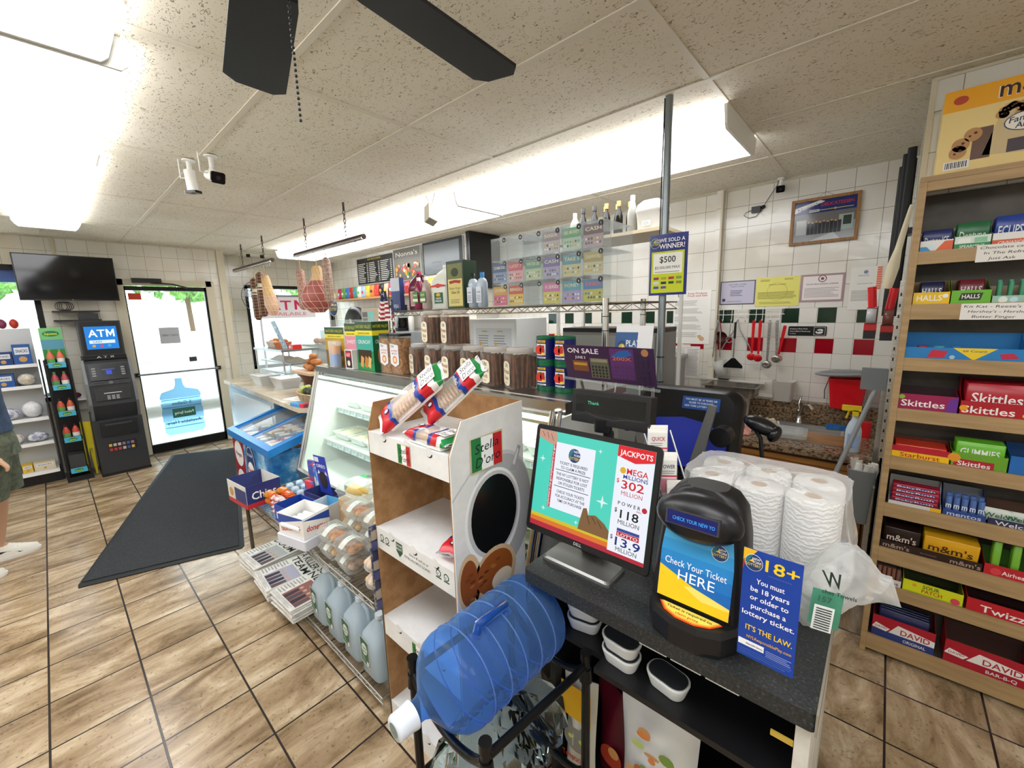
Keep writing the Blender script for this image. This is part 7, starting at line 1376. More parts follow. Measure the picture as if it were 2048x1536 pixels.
def frame_(x0, x1, ya, yb, w, hh, m):
    for (a0, a1, b0, b1) in ((x0, x1, ya, ya-w), (x0, x1, yb+w, yb), (x0, x0+w, ya-w, yb+w), (x1-w, x1, ya-w, yb+w)):
        n = 4; lo = [(a0, b0, zr(b0)-.0), (a1, b0, zr(b0)), (a1, b1, zr(b1)), (a0, b1, zr(b1))]; hi = [(x, y, z+hh) for x, y, z in lo]
        b.add(lo+hi, [(0, 1, 5, 4), (1, 2, 6, 5), (2, 3, 7, 6), (3, 0, 4, 7), (4, 5, 6, 7), (3, 2, 1, 0)], m)
frame_(FX0, FX1, FY0+.02, FY1, .05, .06, FB); b.build('rim', t)
for x0, x1, dz in ((FX0+.05, (FX0+FX1)/2+.02, .052), ((FX0+FX1)/2-.02, FX1-.05, .04)):
    b = MB(); ya, yb = FY0-.03, FY1+.05; b.add([(x, y, zr(y)+dz) for x, y in ((x0, ya), (x1, ya), (x1, yb), (x0, yb))], [(0, 1, 2, 3)], PANE); b.tube([(x0+.01, ya, zr(ya)+dz), (x0+.01, yb, zr(yb)+dz)], .01, FB, 6); b.tube([(x1-.01, ya, zr(ya)+dz), (x1-.01, yb, zr(yb)+dz)], .01, FB, 6); b.build('glass_lid', t)
q = random.Random(11); ic = [None]*4; icn = [('8a5a34', 'brown'), ('d8c8a8', 'cream'), ('b84858', 'red'), ('5a7a9c', 'blue')]
for k in range(24):
    i = k % 4; loc = (FX0+.14+.115*(k % 8), FY0-.12-.15*(k//8), .6035+.008*(k % 2)+.0*(k//8)); 
    if ic[i] is None: b = MB(); b.rbox(-.05, .05, -.065, .065, 0, .025, .01, P(icn[i][0], .3), chamf=.006); b.rbox(-.03, .03, -.04, .04, .0251, .027, .01, P('ece8e0', .3)); ic[i] = put(b, 'ice_cream_pack', '%s wrapped ice cream lying under the freezer lids' % icn[i][1], 'ice cream', loc, q.uniform(-20, 20), '%s ice creams in the freezer' % icn[i][1])
    else: o = ic[i].copy(); COL.objects.link(o); o.location = loc; o.rotation_euler = (0, 0, q.uniform(-.4, .4))
MAR = noise_mat('beige_marble', [(.35, 'b8a68c'), (.55, 'cdbfa8'), (.7, 'e0d8ca')], 5, 8, .12); STW = mat('bright_panel', 'c8d0d4', .25, .4)
t = thing('marble_counter', 'long beige marble service counter with steel panelled front beside the door', 'counter', (0, 0, 0))
b = MB(); b.prism([(3.42, -1.42), (3.55, -1.30), (6.08, -1.395), (6.08, -2.25), (3.42, -2.25)][::-1], .88, .92, MAR); b.build('marble_top', t)
b = MB(); b.box(4.52, 6.05, -2.2, -1.43, 0, .879, STW); b.box(4.6, 5.9, -1.43, -1.425, .12, .78, P('dde2e4', .2)); b.build('panel_body', t)
b = MB(); b.box(3.42, 4.51, -2.2, -1.68, 0, .879, BLACK); b.build('recess_panel', t)
# basket of avocados and apples
WICK = noise_mat('pale_wicker', [(.4, 'a8845c'), (.6, 'dcc8a0')], 60, 2, .7, 0, (1, 1, 5), bump=.6)
def basket(label, loc, rx, ry, h, m=WICK, name='basket', cat='basket'):
    b = MB(); b.lathe([(.8, 0), (1.0, h), (1.05, h+.005), (1.0, h+.012), (.94, h), (.76, .008), (.001, .006)], m, 30); b.v = [Vector((v.x*rx, v.y*ry, v.z)) for v in b.v]
    for k in range(30): a = 2*PI*k/30; b.tube([(rx*.81*math.cos(a), ry*.81*math.sin(a), .004), (rx*1.01*math.cos(a), ry*1.01*math.sin(a), h)], .004, m, 5)
    return put(b, name, label, cat, loc)
basket('oval pale wicker basket of apples and avocados on the marble counter', (3.685, -1.515, .9205), .25, .135, .085)
ap = None; AG = noise_mat('green_apple_skin', [(.4, '8fae2c'), (.6, 'b8cc50')], 12, 3, .3); AV = noise_mat('avocado_skin', [(.4, '22261c'), (.6, '3c4228')], 70, 3, .5, bump=.6); PE = noise_mat('pear_skin', [(.4, 'a8b04c'), (.6, 'ccd07c')], 12, 3, .4)
for k, (x, y, z, kind) in enumerate(((3.80, -1.42, 1.0, 'a'), (3.73, -1.52, 1.0, 'p'), (3.66, -1.53, 1.03, 'p'), (3.72, -1.41, 1.0, 'v'), (3.635, -1.41, 1.0, 'v'), (3.55, -1.42, 1.0, 'v'), (3.57, -1.52, 1.01, 'a'), (3.87, -1.46, 1.0, 'p'))):
    t = thing({'a': 'green_apple', 'p': 'pear', 'v': 'avocado'}[kind], ['green apple at the left front of the wicker basket', 'yellowish pear at the back left of the wicker basket', 'upright pale pear at the back of the wicker basket', 'leftmost dark avocado in the wicker basket', 'middle dark avocado in the wicker basket', 'rightmost dark avocado in the wicker basket', 'green apple at the back right of the wicker basket', 'pale pear at the left end of the wicker basket'][k], 'fruit', (x+.01, y-.055, z+.02), k*40 if kind != 'v' else 0)
    b = MB(); r = .04
    if kind == 'a': b.lathe([(.001, -.028), (.02, -.036), (.036, -.02), (.042, .005), (.034, .03), (.015, .037), (.001, .028)], AG, 18)
    elif kind == 'p': b.M = R(60, 'X'); b.lathe([(.001, -.045), (.03, -.036), (.038, -.01), (.028, .02), (.016, .05), (.001, .058)], PE, 18)
    else: b.M = R(80, 'X'); b.lathe([(.001, -.045), (.03, -.036), (.038, -.01), (.03, .02), (.018, .046), (.001, .052)], AV, 18)
    b.build('flesh', t); b = MB(); b.M = (R(0) if kind == 'a' else R(70, 'X')); b.tube([(0, 0, .028 if kind == 'a' else .05), (.004, 0, .05 if kind == 'a' else .068)], .002, P('5a4024'), 5); b.build('stem', t)
b = MB(); b.M = R(8, 'Z'); b.rbox(-.1, .1, -.035, .035, 0, .03, .01, P('4a9cd8', .3), chamf=.004); b.rbox(-.1, -.04, -.0355, .0355, .001, .031, .01, P('d83c50', .3)); put(b, 'tissue_pack', 'blue and red pack on the marble counter in front of the fruit basket', 'package', (3.62, -1.345, .9205))
b = MB(); b.box(-.12, .12, -.09, .09, 0, .003, PAPER); f = b.frame((0, 0, .003), (1, 0, 0), (0, 1, 0)); f.lines(-.1, -.07, .1, .07, 9, P('9a9a9a'), 1, seed=3); put(b, 'paper_sheet', 'white paper lying on the marble counter left of the fruit basket', 'paper', (3.98, -1.48, .9205), 10)
# takeaway trays, bread, cake stand, warmer, slicer
WT = film('frosted_tray', 'e8ecee', .6, .25)
for k, (x, y, lab) in enumerate(((5.22, -1.60, 'left frosted deep food tray on the marble counter'), (4.78, -1.66, 'right frosted deep food tray on the marble counter'))):
    b = MB(); b.loft([[(x_*s, y_*s, z) for x_, y_ in rrect(-.17, .17, -.11, .11, .02)] for z, s in ((0, .75), (.11, 1), (.113, 1.05), (.11, .97), (.01, .73))], WT, True, True); b.box(-.15, .15, -.09, .09, .09, .1, WHITE); put(b, 'food_tray', lab, 'tray', (x, y, .9205))
t = thing('cake_stand', 'dark wooden stand with tray of croissants at the right of the marble counter', 'stand', (4.22, -1.74, .9205)); DW = noise_mat('dark_wood', [(.4, '3a1c14'), (.6, '5c3020')], 10, 3, .35)
b = MB(); b.lathe([(.15, 0), (.15, .02), (.12, .03), (.11, .1), (.13, .16), (.16, .19), (.001, .19)], DW, 28); b.build('pedestal', t); b = MB(); b.rbox(-.24, .24, -.14, .14, .1905, .215, .05, P('c8a888', .5)); b.build('tray_board', t)
BR = noise_mat('baked_crust', [(.35, '9a5a2c'), (.6, 'c8884c'), (.75, 'e0b07c')], 14, 4, .5, bump=.3)
def bread(label, loc, s=(.08, .05, .035), rz=0, m=BR, name='bread_roll', group=None):
    b = MB(); b.sph((0, 0, s[2]), s, m, 12); return put(b, name, label, 'bread', loc, rz, group)
cr = bread('croissant in the heap on the dark wooden stand', (4.08, -1.74, 1.136), (.058, .04, .033), 20, name='croissant', group='croissants on the wooden stand')
for k, (dx, dy, dz) in enumerate(((.13, .04, 0), (.26, 0, 0), (.06, -.08, .0), (.2, -.08, 0), (.08, 0, .055), (.2, .0, .055), (.14, 0, .105))): o = cr.copy(); COL.objects.link(o); o.location = (4.08+dx, -1.74+dy, 1.136+dz); o.rotation_euler = (0, 0, k)
t = thing('glass_food_case', 'low glass food warmer with steel trays at the door end of the marble counter', 'display case', (5.45, -1.93, .9205))
b = MB(); b.box(-.45, .45, -.2, .2, 0, .03, SS); 
for x in (-.44, .44):
    for y in (-.19, .19): b.tube([(x, y, .03), (x, y, .36)], .01, CHROME, 8)
b.box(-.46, .46, -.21, .21, .36, .385, SS); b.build('case_frame', t); b = MB(); b.box(-.44, .44, .192, .196, .03, .36, CLEAR); b.box(-.445, -.441, -.19, .19, .03, .36, CLEAR); b.build('glass', t)
for z in (.1, .22): b = MB(); b.box(-.42, .42, -.18, .16, z, z+.012, P('b8c0c4', .3, .8)); b.build('tray_shelf', t)
for k, x in enumerate((5.15, 5.4, 5.65)):
    b = MB(); b.grid(lambda u, v: (.2*(u-.5), .2*(v-.5), .004+.05*math.sin(PI*u)*math.sin(PI*v)), 8, 8, noise_mat('warm_food', [(.35, '8a6a24'), (.5, 'c89c4c'), (.65, 'b8603c')], 30, 4, .6, bump=.8)); put(b, 'warm_dish', '%s heap of cooked food inside the glass warmer' % ['right', 'middle', 'left'][k], 'food', (x, -1.93, 1.153))
def breadbasket(x, y, z, lab, c_):
    basket(lab + ' basket of wrapped rolls on top of the glass warmer', (x, y, z), .13, .09, .06, P(c_, .6)); 
    for k in range(5): bread('wrapped roll in the %s basket on the glass warmer' % lab, (x-.06+.03*k, y+.02*(-1)**k, z+.04+.02*(k % 2)), (.032, .024, .022), 30*k, name='wrapped_roll', group='wrapped rolls in the %s basket' % lab)
breadbasket(5.75, -1.92, 1.306, 'left', 'd8cfc8'); breadbasket(5.43, -1.9, 1.306, 'right', 'c87a4c')
b = MB(); b.M = R(-16, 'X') @ R(6, 'Y'); b.box(-.075, .075, -.003, 0, 0, .33, P('9cb8d0', .3)); f = b.frame((0, 0, 0), (-1, 0, 0), (0, 0, 1)); q = random.Random(4)
for k in range(16): f.disc(q.uniform(-.06, .06), q.uniform(.03, .28), .02, P(q.choice(['c8dcec', '7aa0c4', 'dceaf4'])), 1+k % 3, ry=.014, n=10)
put(b, 'menu_card', 'tall pale blue menu card standing on the glass warmer', 'card', (5.17, -1.83, 1.31), 0)
b = MB(); b.rbox(-.09, .09, -.05, .05, 0, .05, .01, P('c82c2c', .3)); f = b.frame((0, .051, 0), (-1, 0, 0), (0, 0, 1)); f.disc(0, .025, .03, P('f0ece0'), 1, ry=.016); put(b, 'red_box', 'red box on the right end of the glass warmer', 'box', (5.06, -1.89, 1.306))
# tall display case behind (breads on top)
t = thing('bread_display', 'white and steel display case with bread shelf behind the marble counter', 'display case', (5.0, -2.62, 0))
b = MB(); b.box(-1.0, .9, -.3, .2, 0, 1.26, P('e8eaec', .3)); b.box(-1.02, .92, -.32, .31, 1.26, 1.3, SS); b.build('case_body', t)
b = MB(); b.box(-.98, .9, .24, .245, 1.3, 1.62, CLEAR); b.build('sneeze_glass', t)
for k in range(8): bread('loaf among the breads on the steel bread display', (5.8-.09*k, -2.47-.12*(k % 2), 1.301), (.065, .045, .04), 25*k, group='loaves on the bread display', name='bread_loaf')
t = thing('meat_slicer', 'large black covered meat slicer on the bread display below the hanging hams', 'slicer', (4.75, -2.55, 1.3005))
b = MB(); b.box(-.25, .25, -.14, .14, 0, .09, P('2a2c30', .35)); b.build('base', t); b = MB(); b.M = T(.05, .02, .26) @ R(90, 'X'); b.lathe([(.001, -.06), (.17, -.06), (.21, -.03), (.21, .03), (.17, .06), (.001, .06)], mat('black_cover', '131416', .35), 32); b.sph((-.2, -.08, 0), (.09, .05, .05), mat('black_cover', '131416', .35), 14); b.build('blade_guard', t)
b = MB(); f = b.frame((.0, .085, .27), (-1, 0, 0), (0, 0, 1)); f.dl = .002; f.poly([(-.07, -.08), (.02, -.07), (-.01, -.02), (-.03, .0), (-.03, .05), (-.08, .06)], P('c8c0a8'), 1); b.build('label_patch', t)
b = MB(); b.M = R(-20, 'X'); b.box(-.14, .14, -.01, 0, 0, .1, P('3a3c44', .4)); f = b.frame((0, 0, 0), (-1, 0, 0), (0, 0, 1)); f.rect(-.12, .01, -.02, .08, P('c8ccd0'), 1); f.text('DELI', .06, .04, .03, P('e0e0e4'), 1); put(b, 'deli_sign', 'dark deli tag sign on the steel bread display', 'sign', (4.6, -2.345, 1.305))
# bay: window sign, fan, corner cameras, scales, coffee things
b = MB(); f = b.frame((-.002, 0, 0), (0, -1, 0), (0, 0, 1)); f.dl = .0015; f.rect(-.45, 0, .45, .36, P('f4f0f0'), 1); f.rect(-.45, .33, .45, .36, P('8a8490'), 2); f.text('AT', -.1, .13, .15, P('d8205c'), 2, w=.36); cap_m(f, .22, .13, .19, .15, P('d8205c'), 2); f.text('AVAILABLE', 0, .04, .055, P('e88aa0'), 2, w=.6)
put(b, 'atm_available_sign', 'white sign with pink ATM letters in the far bay window', 'sign', (7.16, -2.62, 1.66))
t = thing('wall_fan', 'round wire guard fan on a stand in front of the bay window', 'fan', (6.75, -2.13, 1.97))
b = MB(); 
for r in (.23, .17, .11, .05): b.tube([(-.03*(.23-r)/.23, r*math.cos(a), r*math.sin(a)) for a in [2*PI*i/28 for i in range(28)]], .003 if r < .2 else .005, mat('fan_wire', '6a6e72', .4, .6), 5, closed=True)
for k in range(24): a = 2*PI*k/24; b.tube([(-.03, .03*math.cos(a), .03*math.sin(a)), (0, .23*math.cos(a), .23*math.sin(a))], .0018, mat('fan_wire', '6a6e72', .4, .6), 4)
b.build('guard', t)
for k in range(4): b = MB(); b.M = R(90*k+20, 'X'); b.box(.02, .025, -.05, .05, .03, .19, film('fan_blade', 'd8dce0', .5, .2)); b.build('blade', t)
b = MB(); b.sph((.08, 0, 0), (.07, .06, .06), P('c8ccce'), 12); b.tube([(.08, 0, -.05), (.08, 0, -1.96)], .014, P('c8ccce'), 10); b.M = T(.08, 0, -1.97); b.cyl(.18, 0, .02, P('c8ccce'), 24); b.build('stand', t)
b = MB(); b.rbox(-.04, .04, -.03, .03, 0, .25, .01, P('c8bc98', .5)); put(b, 'wall_box', 'cream wall box with hanging cord beside the bay window', 'wall box', (6.9, -1.78, 1.72))
for k, (y, l_) in enumerate(((-1.95, 'left'), (-2.12, 'right'))):
    sec_cam('small black faced security camera at the far bay ceiling, %s of the pair' % l_, (6.6, y-.05, HC-.001), -100, 75, stem=.03, s=.8)
b = MB(); f = b.frame((0, 0, 0), (-1, 0, 0), (0, 0, 1)); lotto_ball(f, 0, 0, .11, 1); b.tube([(0, -.004, -.478), (0, -.004, .1)], .006, BLACK, 6)
put(b, 'lottery_stake_sign', 'round lottery sign on a thin stake behind the hanging ham', 'sign', (5.1, -2.41, 1.78))
t = thing('price_scale', 'beige deli scale with teal displays behind the granola cartons', 'scale', (3.95, -2.2, 1.34))
b = MB(); b.box(-.2, .2, -.15, .05, -.06, -.04, P('c8bca4', .5)); b.box(-.19, .17, -.1, .04, -.04, .18, P('c8bca4', .5)); f = b.frame((.0, .04, 0), (-1, 0, 0), (0, 0, 1))
for x in (-.1, .03):
    for z in (.02, .09): f.rect(x-.05, z, x+.06, z+.055, S('68c8bc', .8) if x > 0 else P('6a7078'), 1)
b.build('housing', t); t.location = (4.3, -2.47, 1.555); b = MB(); b.tube([(0, -.03, -.254), (0, -.03, -.06)], .02, P('8a8478'), 10); b.build('column', t)
b = MB(); b.box(1.0, 3.4, -2.95, -2.33, 0, .92, SS); b.build('work_table', None, label='long steel work table behind the deli case', category='table')
t = thing('microwave', 'white backed microwave oven under the wire shelf behind the pretzel jars', 'microwave', (2.33, -2.5, 1.2755))
b = MB(); b.box(-.27, .27, -.22, .15, .06, .33, P('dcdedc', .3)); f = b.frame((0, .15, .06), (-1, 0, 0), (0, 0, 1)); f.rect(-.2, .03, .25, .24, P('e8eaea', .3), 1); f.rect(-.17, .04, .22, .2, P('d4d8da', .3), 2)
for k in range(2): f.lines(-.14+.17*k, .05, 0.0+.17*k, .15, 5, P('8a8c8c'), 3, seed=k); f.rect(-.13+.17*k, .05, -.11+.17*k, .09, P('d8b03c'), 4); f.rect(-.1+.17*k, .17, -.04+.17*k, .18, P('c8b84c'), 3)
for k in range(40): f.disc(-.25+.006*(k % 8), .05+.012*(k//8), .002, P('2a2a2a'), 3, n=5)
b.build('back_casing', t); b = MB(); b.box(-.25, .25, -.2, .13, -.355, .06, STEEL); b.build('stand', t)
b = MB(); b.box(0, .72, -.3, 0, 0, .58, P('8a8c88', .35, .6)); b.box(.02, .7, 0, .004, .3, .56, P('a8aaa4', .3, .5)); b.box(0, .72, -.3, 0, .581, .61, P('1c1a18', .4)); put(b, 'toaster_oven', 'grey oven with black top behind the sale poster and tomato tins', 'oven', (1.06, -2.55, .921))
# ================= WIRE RACK WITH SNACKS, PAPERS, WATER =================
RW_ = mat('chrome_wire', 'a8a49c', .3, .9)
t = thing('snack_rack', 'two tier chrome wire rack along the deli case holding snacks and newspapers', 'rack', (0, 0, 0))
RX0, RX1, RY0, RY1 = 1.41, 2.98, -.715, -1.13; ZU, ZL = .535, .095
for z in (ZU, ZL):
    b = MB()
    for y in (RY0, RY1):
        b.tube([(RX0, y, z-.006), (RX1, y, z-.006)], .004, RW_, 6); b.tube([(RX0, y, z-.034), (RX1, y, z-.034)], .004, RW_, 6); n = 40; b.tube([(RX0+(RX1-RX0)*i/n, y, z-.008 if i % 2 else z-.032) for i in range(n+1)], .0025, RW_, 5)
    for x in (RX0, RX1): b.tube([(x, RY0, z-.006), (x, RY1, z-.006)], .004, RW_, 6)
    for k in range(62): x = RX0+(RX1-RX0)*k/61; b.tube([(x, RY0, z-.004), (x, RY1, z-.004)], .002, RW_, 4)
    b.build('wire_deck', t)
for x in (RX0-.005, RX1+.005):
    for y in (RY0+(.002 if x > 2 else -.04), RY1): b = MB(); b.tube([(x, y, 0), (x, y, ZU-.012)], .011, P('5c5648', .5, .6), 8); b.build('leg', t)
# gallon jugs
GJ = mat('water_jug_plastic', 'cfe0ea', .25, 0, .45, 1.1); g0 = None
GL = ['farthest gallon water jug on the lower rack, beside the newspapers', 'second gallon water jug from the newspapers on the lower rack', 'third gallon water jug from the newspapers on the lower rack', 'nearest gallon water jug on the lower rack, touching the cardboard display']
def jl(f):
    f.poly([(-.06, .06), (.01, .045), (.01, .175), (-.06, .185)], P('e0e8e0'), 1); f.poly([(-.057, .064), (.007, .05), (.007, .171), (-.057, .181)], P('2c5840', .4), 2); f.disc(-.025, .13, .024, P('dce8e0'), 3, ry=.028); f.text('Poland', -.025, .132, .012, P('1c4a34'), 4, w=.038); f.text('Spring', -.025, .115, .012, P('1c4a34'), 4, w=.036); f.rect(-.012, .056, .003, .076, P('e8ece8'), 3); f.poly([(-.05, .07), (-.02, .065), (-.03, .1), (-.05, .095)], P('6a8a6c'), 3)
for k in range(4):
    loc = (2.055-.172*k, -.80, ZL)
    if k == 0: g0 = jug(GL[0], loc, GJ, .075, .275, jl, P('d8e4ec', .3), 'water_jug'); g0['group'] = 'gallon water jugs on the lower rack'
    else: dup(g0, loc, 0, GL[k])
# newspapers
NP = noise_mat('newsprint', [(.4, 'c8c6c0'), (.6, 'd8d6d0')], 30, 2, .9)
def newspapers(n, x, y, rz, lab, head, pic, grp):
    base = None
    for i in range(n):
        z = ZL+.0095*i; top = i == n-1; b = MB(); j = .004*math.sin(i*2.1)
        b.rbox(-.13, .13, -.17, .17, 0, .009, .004, NP, chamf=.003)
        if top:
            f = b.frame((0, 0, .009), (-1, 0, 0), (0, -1, 0)); f.rect(-.115, .135, .115, .158, P('b8b8b4', .9), 1); f.text(head[0], 0, .085, .045, P('26262a', .9), 2, w=.23); f.text(head[1], 0, .03, .045, P('26262a', .9), 2, w=.23); f.rect(-.05, -.14, .12, .02, P(pic, .8), 1); f.lines(-.12, -.14, -.06, .01, 9, P('8a8a8a', .9), 1)
            for q_ in range(4): f.poly([(-.035+.04*q_, -.138), (.0+.04*q_, -.138), (-.005+.04*q_, -.06), (-.03+.04*q_, -.06)], P(['3a3034', '4a4048', '302c34', '5a4a48'][q_], .8), 2); f.disc(-.018+.04*q_, -.045, .011, P('b89484', .8), 3, n=10)
            f.lines(-.12, -.165, .12, -.145, 3, P('8a8a8a', .9), 1)
        o = put(b, 'newspaper', ('top newspaper of the %s stack on the lower rack shelf' % lab) if top else 'folded newspaper under the top of the %s stack on the lower rack' % lab, 'newspaper', (x+j, y+j, z), rz+1.5*math.sin(i*1.7), None if top else 'newspapers in the %s stack' % lab)
newspapers(9, 2.825, -.80, 3, 'leftmost', ('LIFE', 'DOOM'), 'a8acae', 1); newspapers(7, 2.545, -.79, -3, 'middle', ('A KILLER', 'TEAM'), 'a0a0b0', 1); newspapers(8, 2.275, -.80, 3, 'rightmost', ('SUFFOLK', 'NEWS'), '8a5a54', 1)
# snack boxes on the upper deck
def sbox(lab, cx, cy, w, d, h, rz, cf, cs, colin='b89468', hb=None, art=None, sart=None, z=ZU, name='snack_box'):
    b = MB(); hb = hb or h; m = P(cf, .35); mi = P(colin, .7); e = .002
    b.box(-w/2, w/2, -d/2, d/2, 0, e, mi); b.box(-w/2, w/2, d/2-e, d/2, e, h, m); b.box(-w/2, w/2, -d/2, -d/2+e, e, hb, m)
    for s in (-1, 1): xa = s*w/2; b.extr([(-d/2, e), (d/2-e, e), (d/2-e, h), (-d/2, hb)], min(xa, xa-s*e), max(xa, xa-s*e), P(cs, .35), 'x')
    b.box(-w/2+.0025, w/2-.0025, -d/2+.0025, d/2-.0045, e, e+.001, mi)
    if art: f = b.frame((0, d/2, 0), (-1, 0, 0), (0, 0, 1)); art(f, w, h)
    if sart: f = b.frame((-w/2, 0, 0), (0, -1, 0), (0, 0, 1)); sart(f, d, min(h, hb))
    return put(b, name, lab, 'box', (cx, cy, z), rz)
sbox('open white and navy cookie box overhanging the left end of the rack', 2.87, -.74, .26, .2, .14, 6, 'd8d6d0', '28346e', 'cac4b8', .14, A(('r', 0, 0, 1, .2, 'b82c38'), ('r', .4, .2, 1, .8, '28346e'), ('d', .2, .5, .2, 'c89858')), A(('r', 0, 0, 1, .2, 'c02c38'), ('t', 'Chips', .5, .35, .35, 'f0f0ee', .7)))
def snackpack(lab, x, y, z, w, d, h, c1, c2, word, rz=0, wc='f4f0ea', name='snack_pack', grp=None, cat='snack'):
    b = MB(); m = noise_mat('wrapper_%s_%s' % (c1, c2), [(.42, c1), (.58, c2)], 18, 3, .2, bump=.3); b.rbox(-w/2, w/2, -d/2, d/2, 0, h, .012, m, chamf=.008)
    for s in (-1, 1): b.box(min(s*w/2, s*(w/2+.012)), max(s*w/2, s*(w/2+.012)), -d*.4, d*.4, h*.45, h*.5, m)
    f = b.frame((0, 0, h), (-1, 0, 0), (0, -1, 0)); 
    if word: f.text(word, 0, -d*.12, d*.3, P(wc), 1, w=w*.7)
    return put(b, name, lab, cat, (x, y, z), rz, grp)
for k in range(8): snackpack('orange and red wrapped cupcake pack in the heap beside the navy cookie box', 2.64+.095*(k % 2)-.01*(k//4), -.78-.07*(k//2 % 2), ZU+.001+.038*(k//4), .06, .05, .035, 'd8682c', 'e8b83c' if k % 2 else 'b82c34', 'Hostess', 10+7*(k % 3), grp='cupcake packs beside the cookie box')
for k in range(4): snackpack('white and red wrapped cake pack at the front of the rack beside the blue box', 2.53-.0*(k % 2), -.76-.0*k, ZU+.001+.0265*k, .08, .045, .025, 'dcd4d0', 'c84450', 'C', 12, '2a2a2a', grp='white cake packs at the rack front')
sbox('blue open box with dark tins behind the donut box', 2.38, -.80, .17, .15, .1, 8, '2448a8', '2448a8', 'c8c6c2', .1, A(('r', .1, .2, .3, .6, 'd8dce8')), None)
for k in range(4): b = MB(); b.cyl(.02, 0, .05, P('7c7e80', .3, .5), 14); put(b, 'dark_tin', 'grey round pack inside the blue open box', 'tin', (2.43-.033*k, -.80-.01*(k % 2), ZU+.0035), 0, 'grey round packs in the blue open box')
b = MB(); b.M = R(-6, 'X'); b.box(-.055, .055, -.002, 0, 0, .24, P('2840b0', .3)); f = b.frame((0, 0, 0), (-1, 0, 0), (0, 0, 1)); f.text('OREO', 0, .165, .022, P('f0f4fa'), 1, w=.085); f.disc(0, .085, .036, P('1a1a1e'), 1, ry=.055); f.disc(0, .085, .03, P('2c2c32'), 2, ry=.047); f.poly([(-.045, .12), (-.03, .15), (-.02, .13)], P('e8e8f0'), 2); f.poly([(.05, .12), (.035, .15), (.025, .13)], P('e8e8f0'), 2); f.rect(-.05, .2, -.01, .23, P('e8e8f0'), 1)
put(b, 'cookie_header', 'upright blue cookie header card with a dark sandwich cookie on it', 'sign', (2.38, -.975, ZU+.091), 10)
sbox('long navy cookie tray box under the blue header card', 2.42, -.98, .24, .12, .09, 8, '28346e', '28346e', '9a7a54')
for k, (x, y, z, c1, c2, h) in enumerate(((2.66, -1.05, 0, '3464b0', 'e0e4ec', .18), (2.575, -1.03, 0, '4aa0d8', 'd8e8f4', .16), (2.75, -1.05, 0, '24509c', 'c83848', .19), (2.585, -.96, 0, 'c83848', '3464b0', .12))):
    b = MB(); b.rbox(-.035, .035, -.01, .01, 0, h, .006, noise_mat('hdr%d' % k, [(.45, c1), (.55, c2)], 14, 3, .25), chamf=.003); put(b, 'snack_bag', ['tall blue and white snack packet behind the cookie box', 'sky blue snack packet behind the cupcakes', 'tallest navy and red snack packet at the left back of the rack', 'short red snack packet left of the blue header card'][k], 'snack', (x, y, ZU+.001), 10)
for k in range(6): snackpack('silver blue wrapped snack in the heap behind the cupcakes', 2.82-.085*(k % 3), -.93-.06*(k//3), ZU+.001, .045, .045, .05, '8ab0cc', 'dce6ee', None, 0, grp='silver blue snacks on the rack')
dn = sbox('white donut box with blue stripe and red donettes lettering at the rack front', 2.12, -.745, .19, .15, .11, 14, 'ecebe8', 'ecebe8', 'd8d6d2', .115, A(('p', '2a4aa0', [(0, .95), (0, .5), (1, .95), (1, 1)]), ('t', 'donettes', .5, .3, .3, 'c8242c', .8, 12)), A(('p', '2a4aa0', [(0, .9), (1, .5), (1, .9)]), ('t', 'donettes', .5, .25, .28, 'c8242c', .8, -10)), z=ZU+.05)
b = MB(); b.rbox(-.11, .11, -.09, .09, 0, .048, .01, P('d8dce8', .3)); put(b, 'donut_box', 'lower white donut box under the donettes box', 'box', (2.12, -.75, ZU+.0005), 14)
for k in range(5): b = MB(); b.M = R(90, 'Y'); b.cyl(.0145, -.07, .07, P('f0f0f2', .3), 12); put(b, 'donut_sleeve', 'white wrapped sleeve of mini donuts in the donettes box', 'snack', (2.135-.0075*k, -.795+.0292*k, ZU+.1), 14, 'donut sleeves in the donettes box')
sbox('light blue and grey open carton behind the donettes box', 2.215, -.905, .13, .1, .12, 14, '58a8d8', 'd0d4d8', 'c8ccd0', .12, None, None, z=ZU)
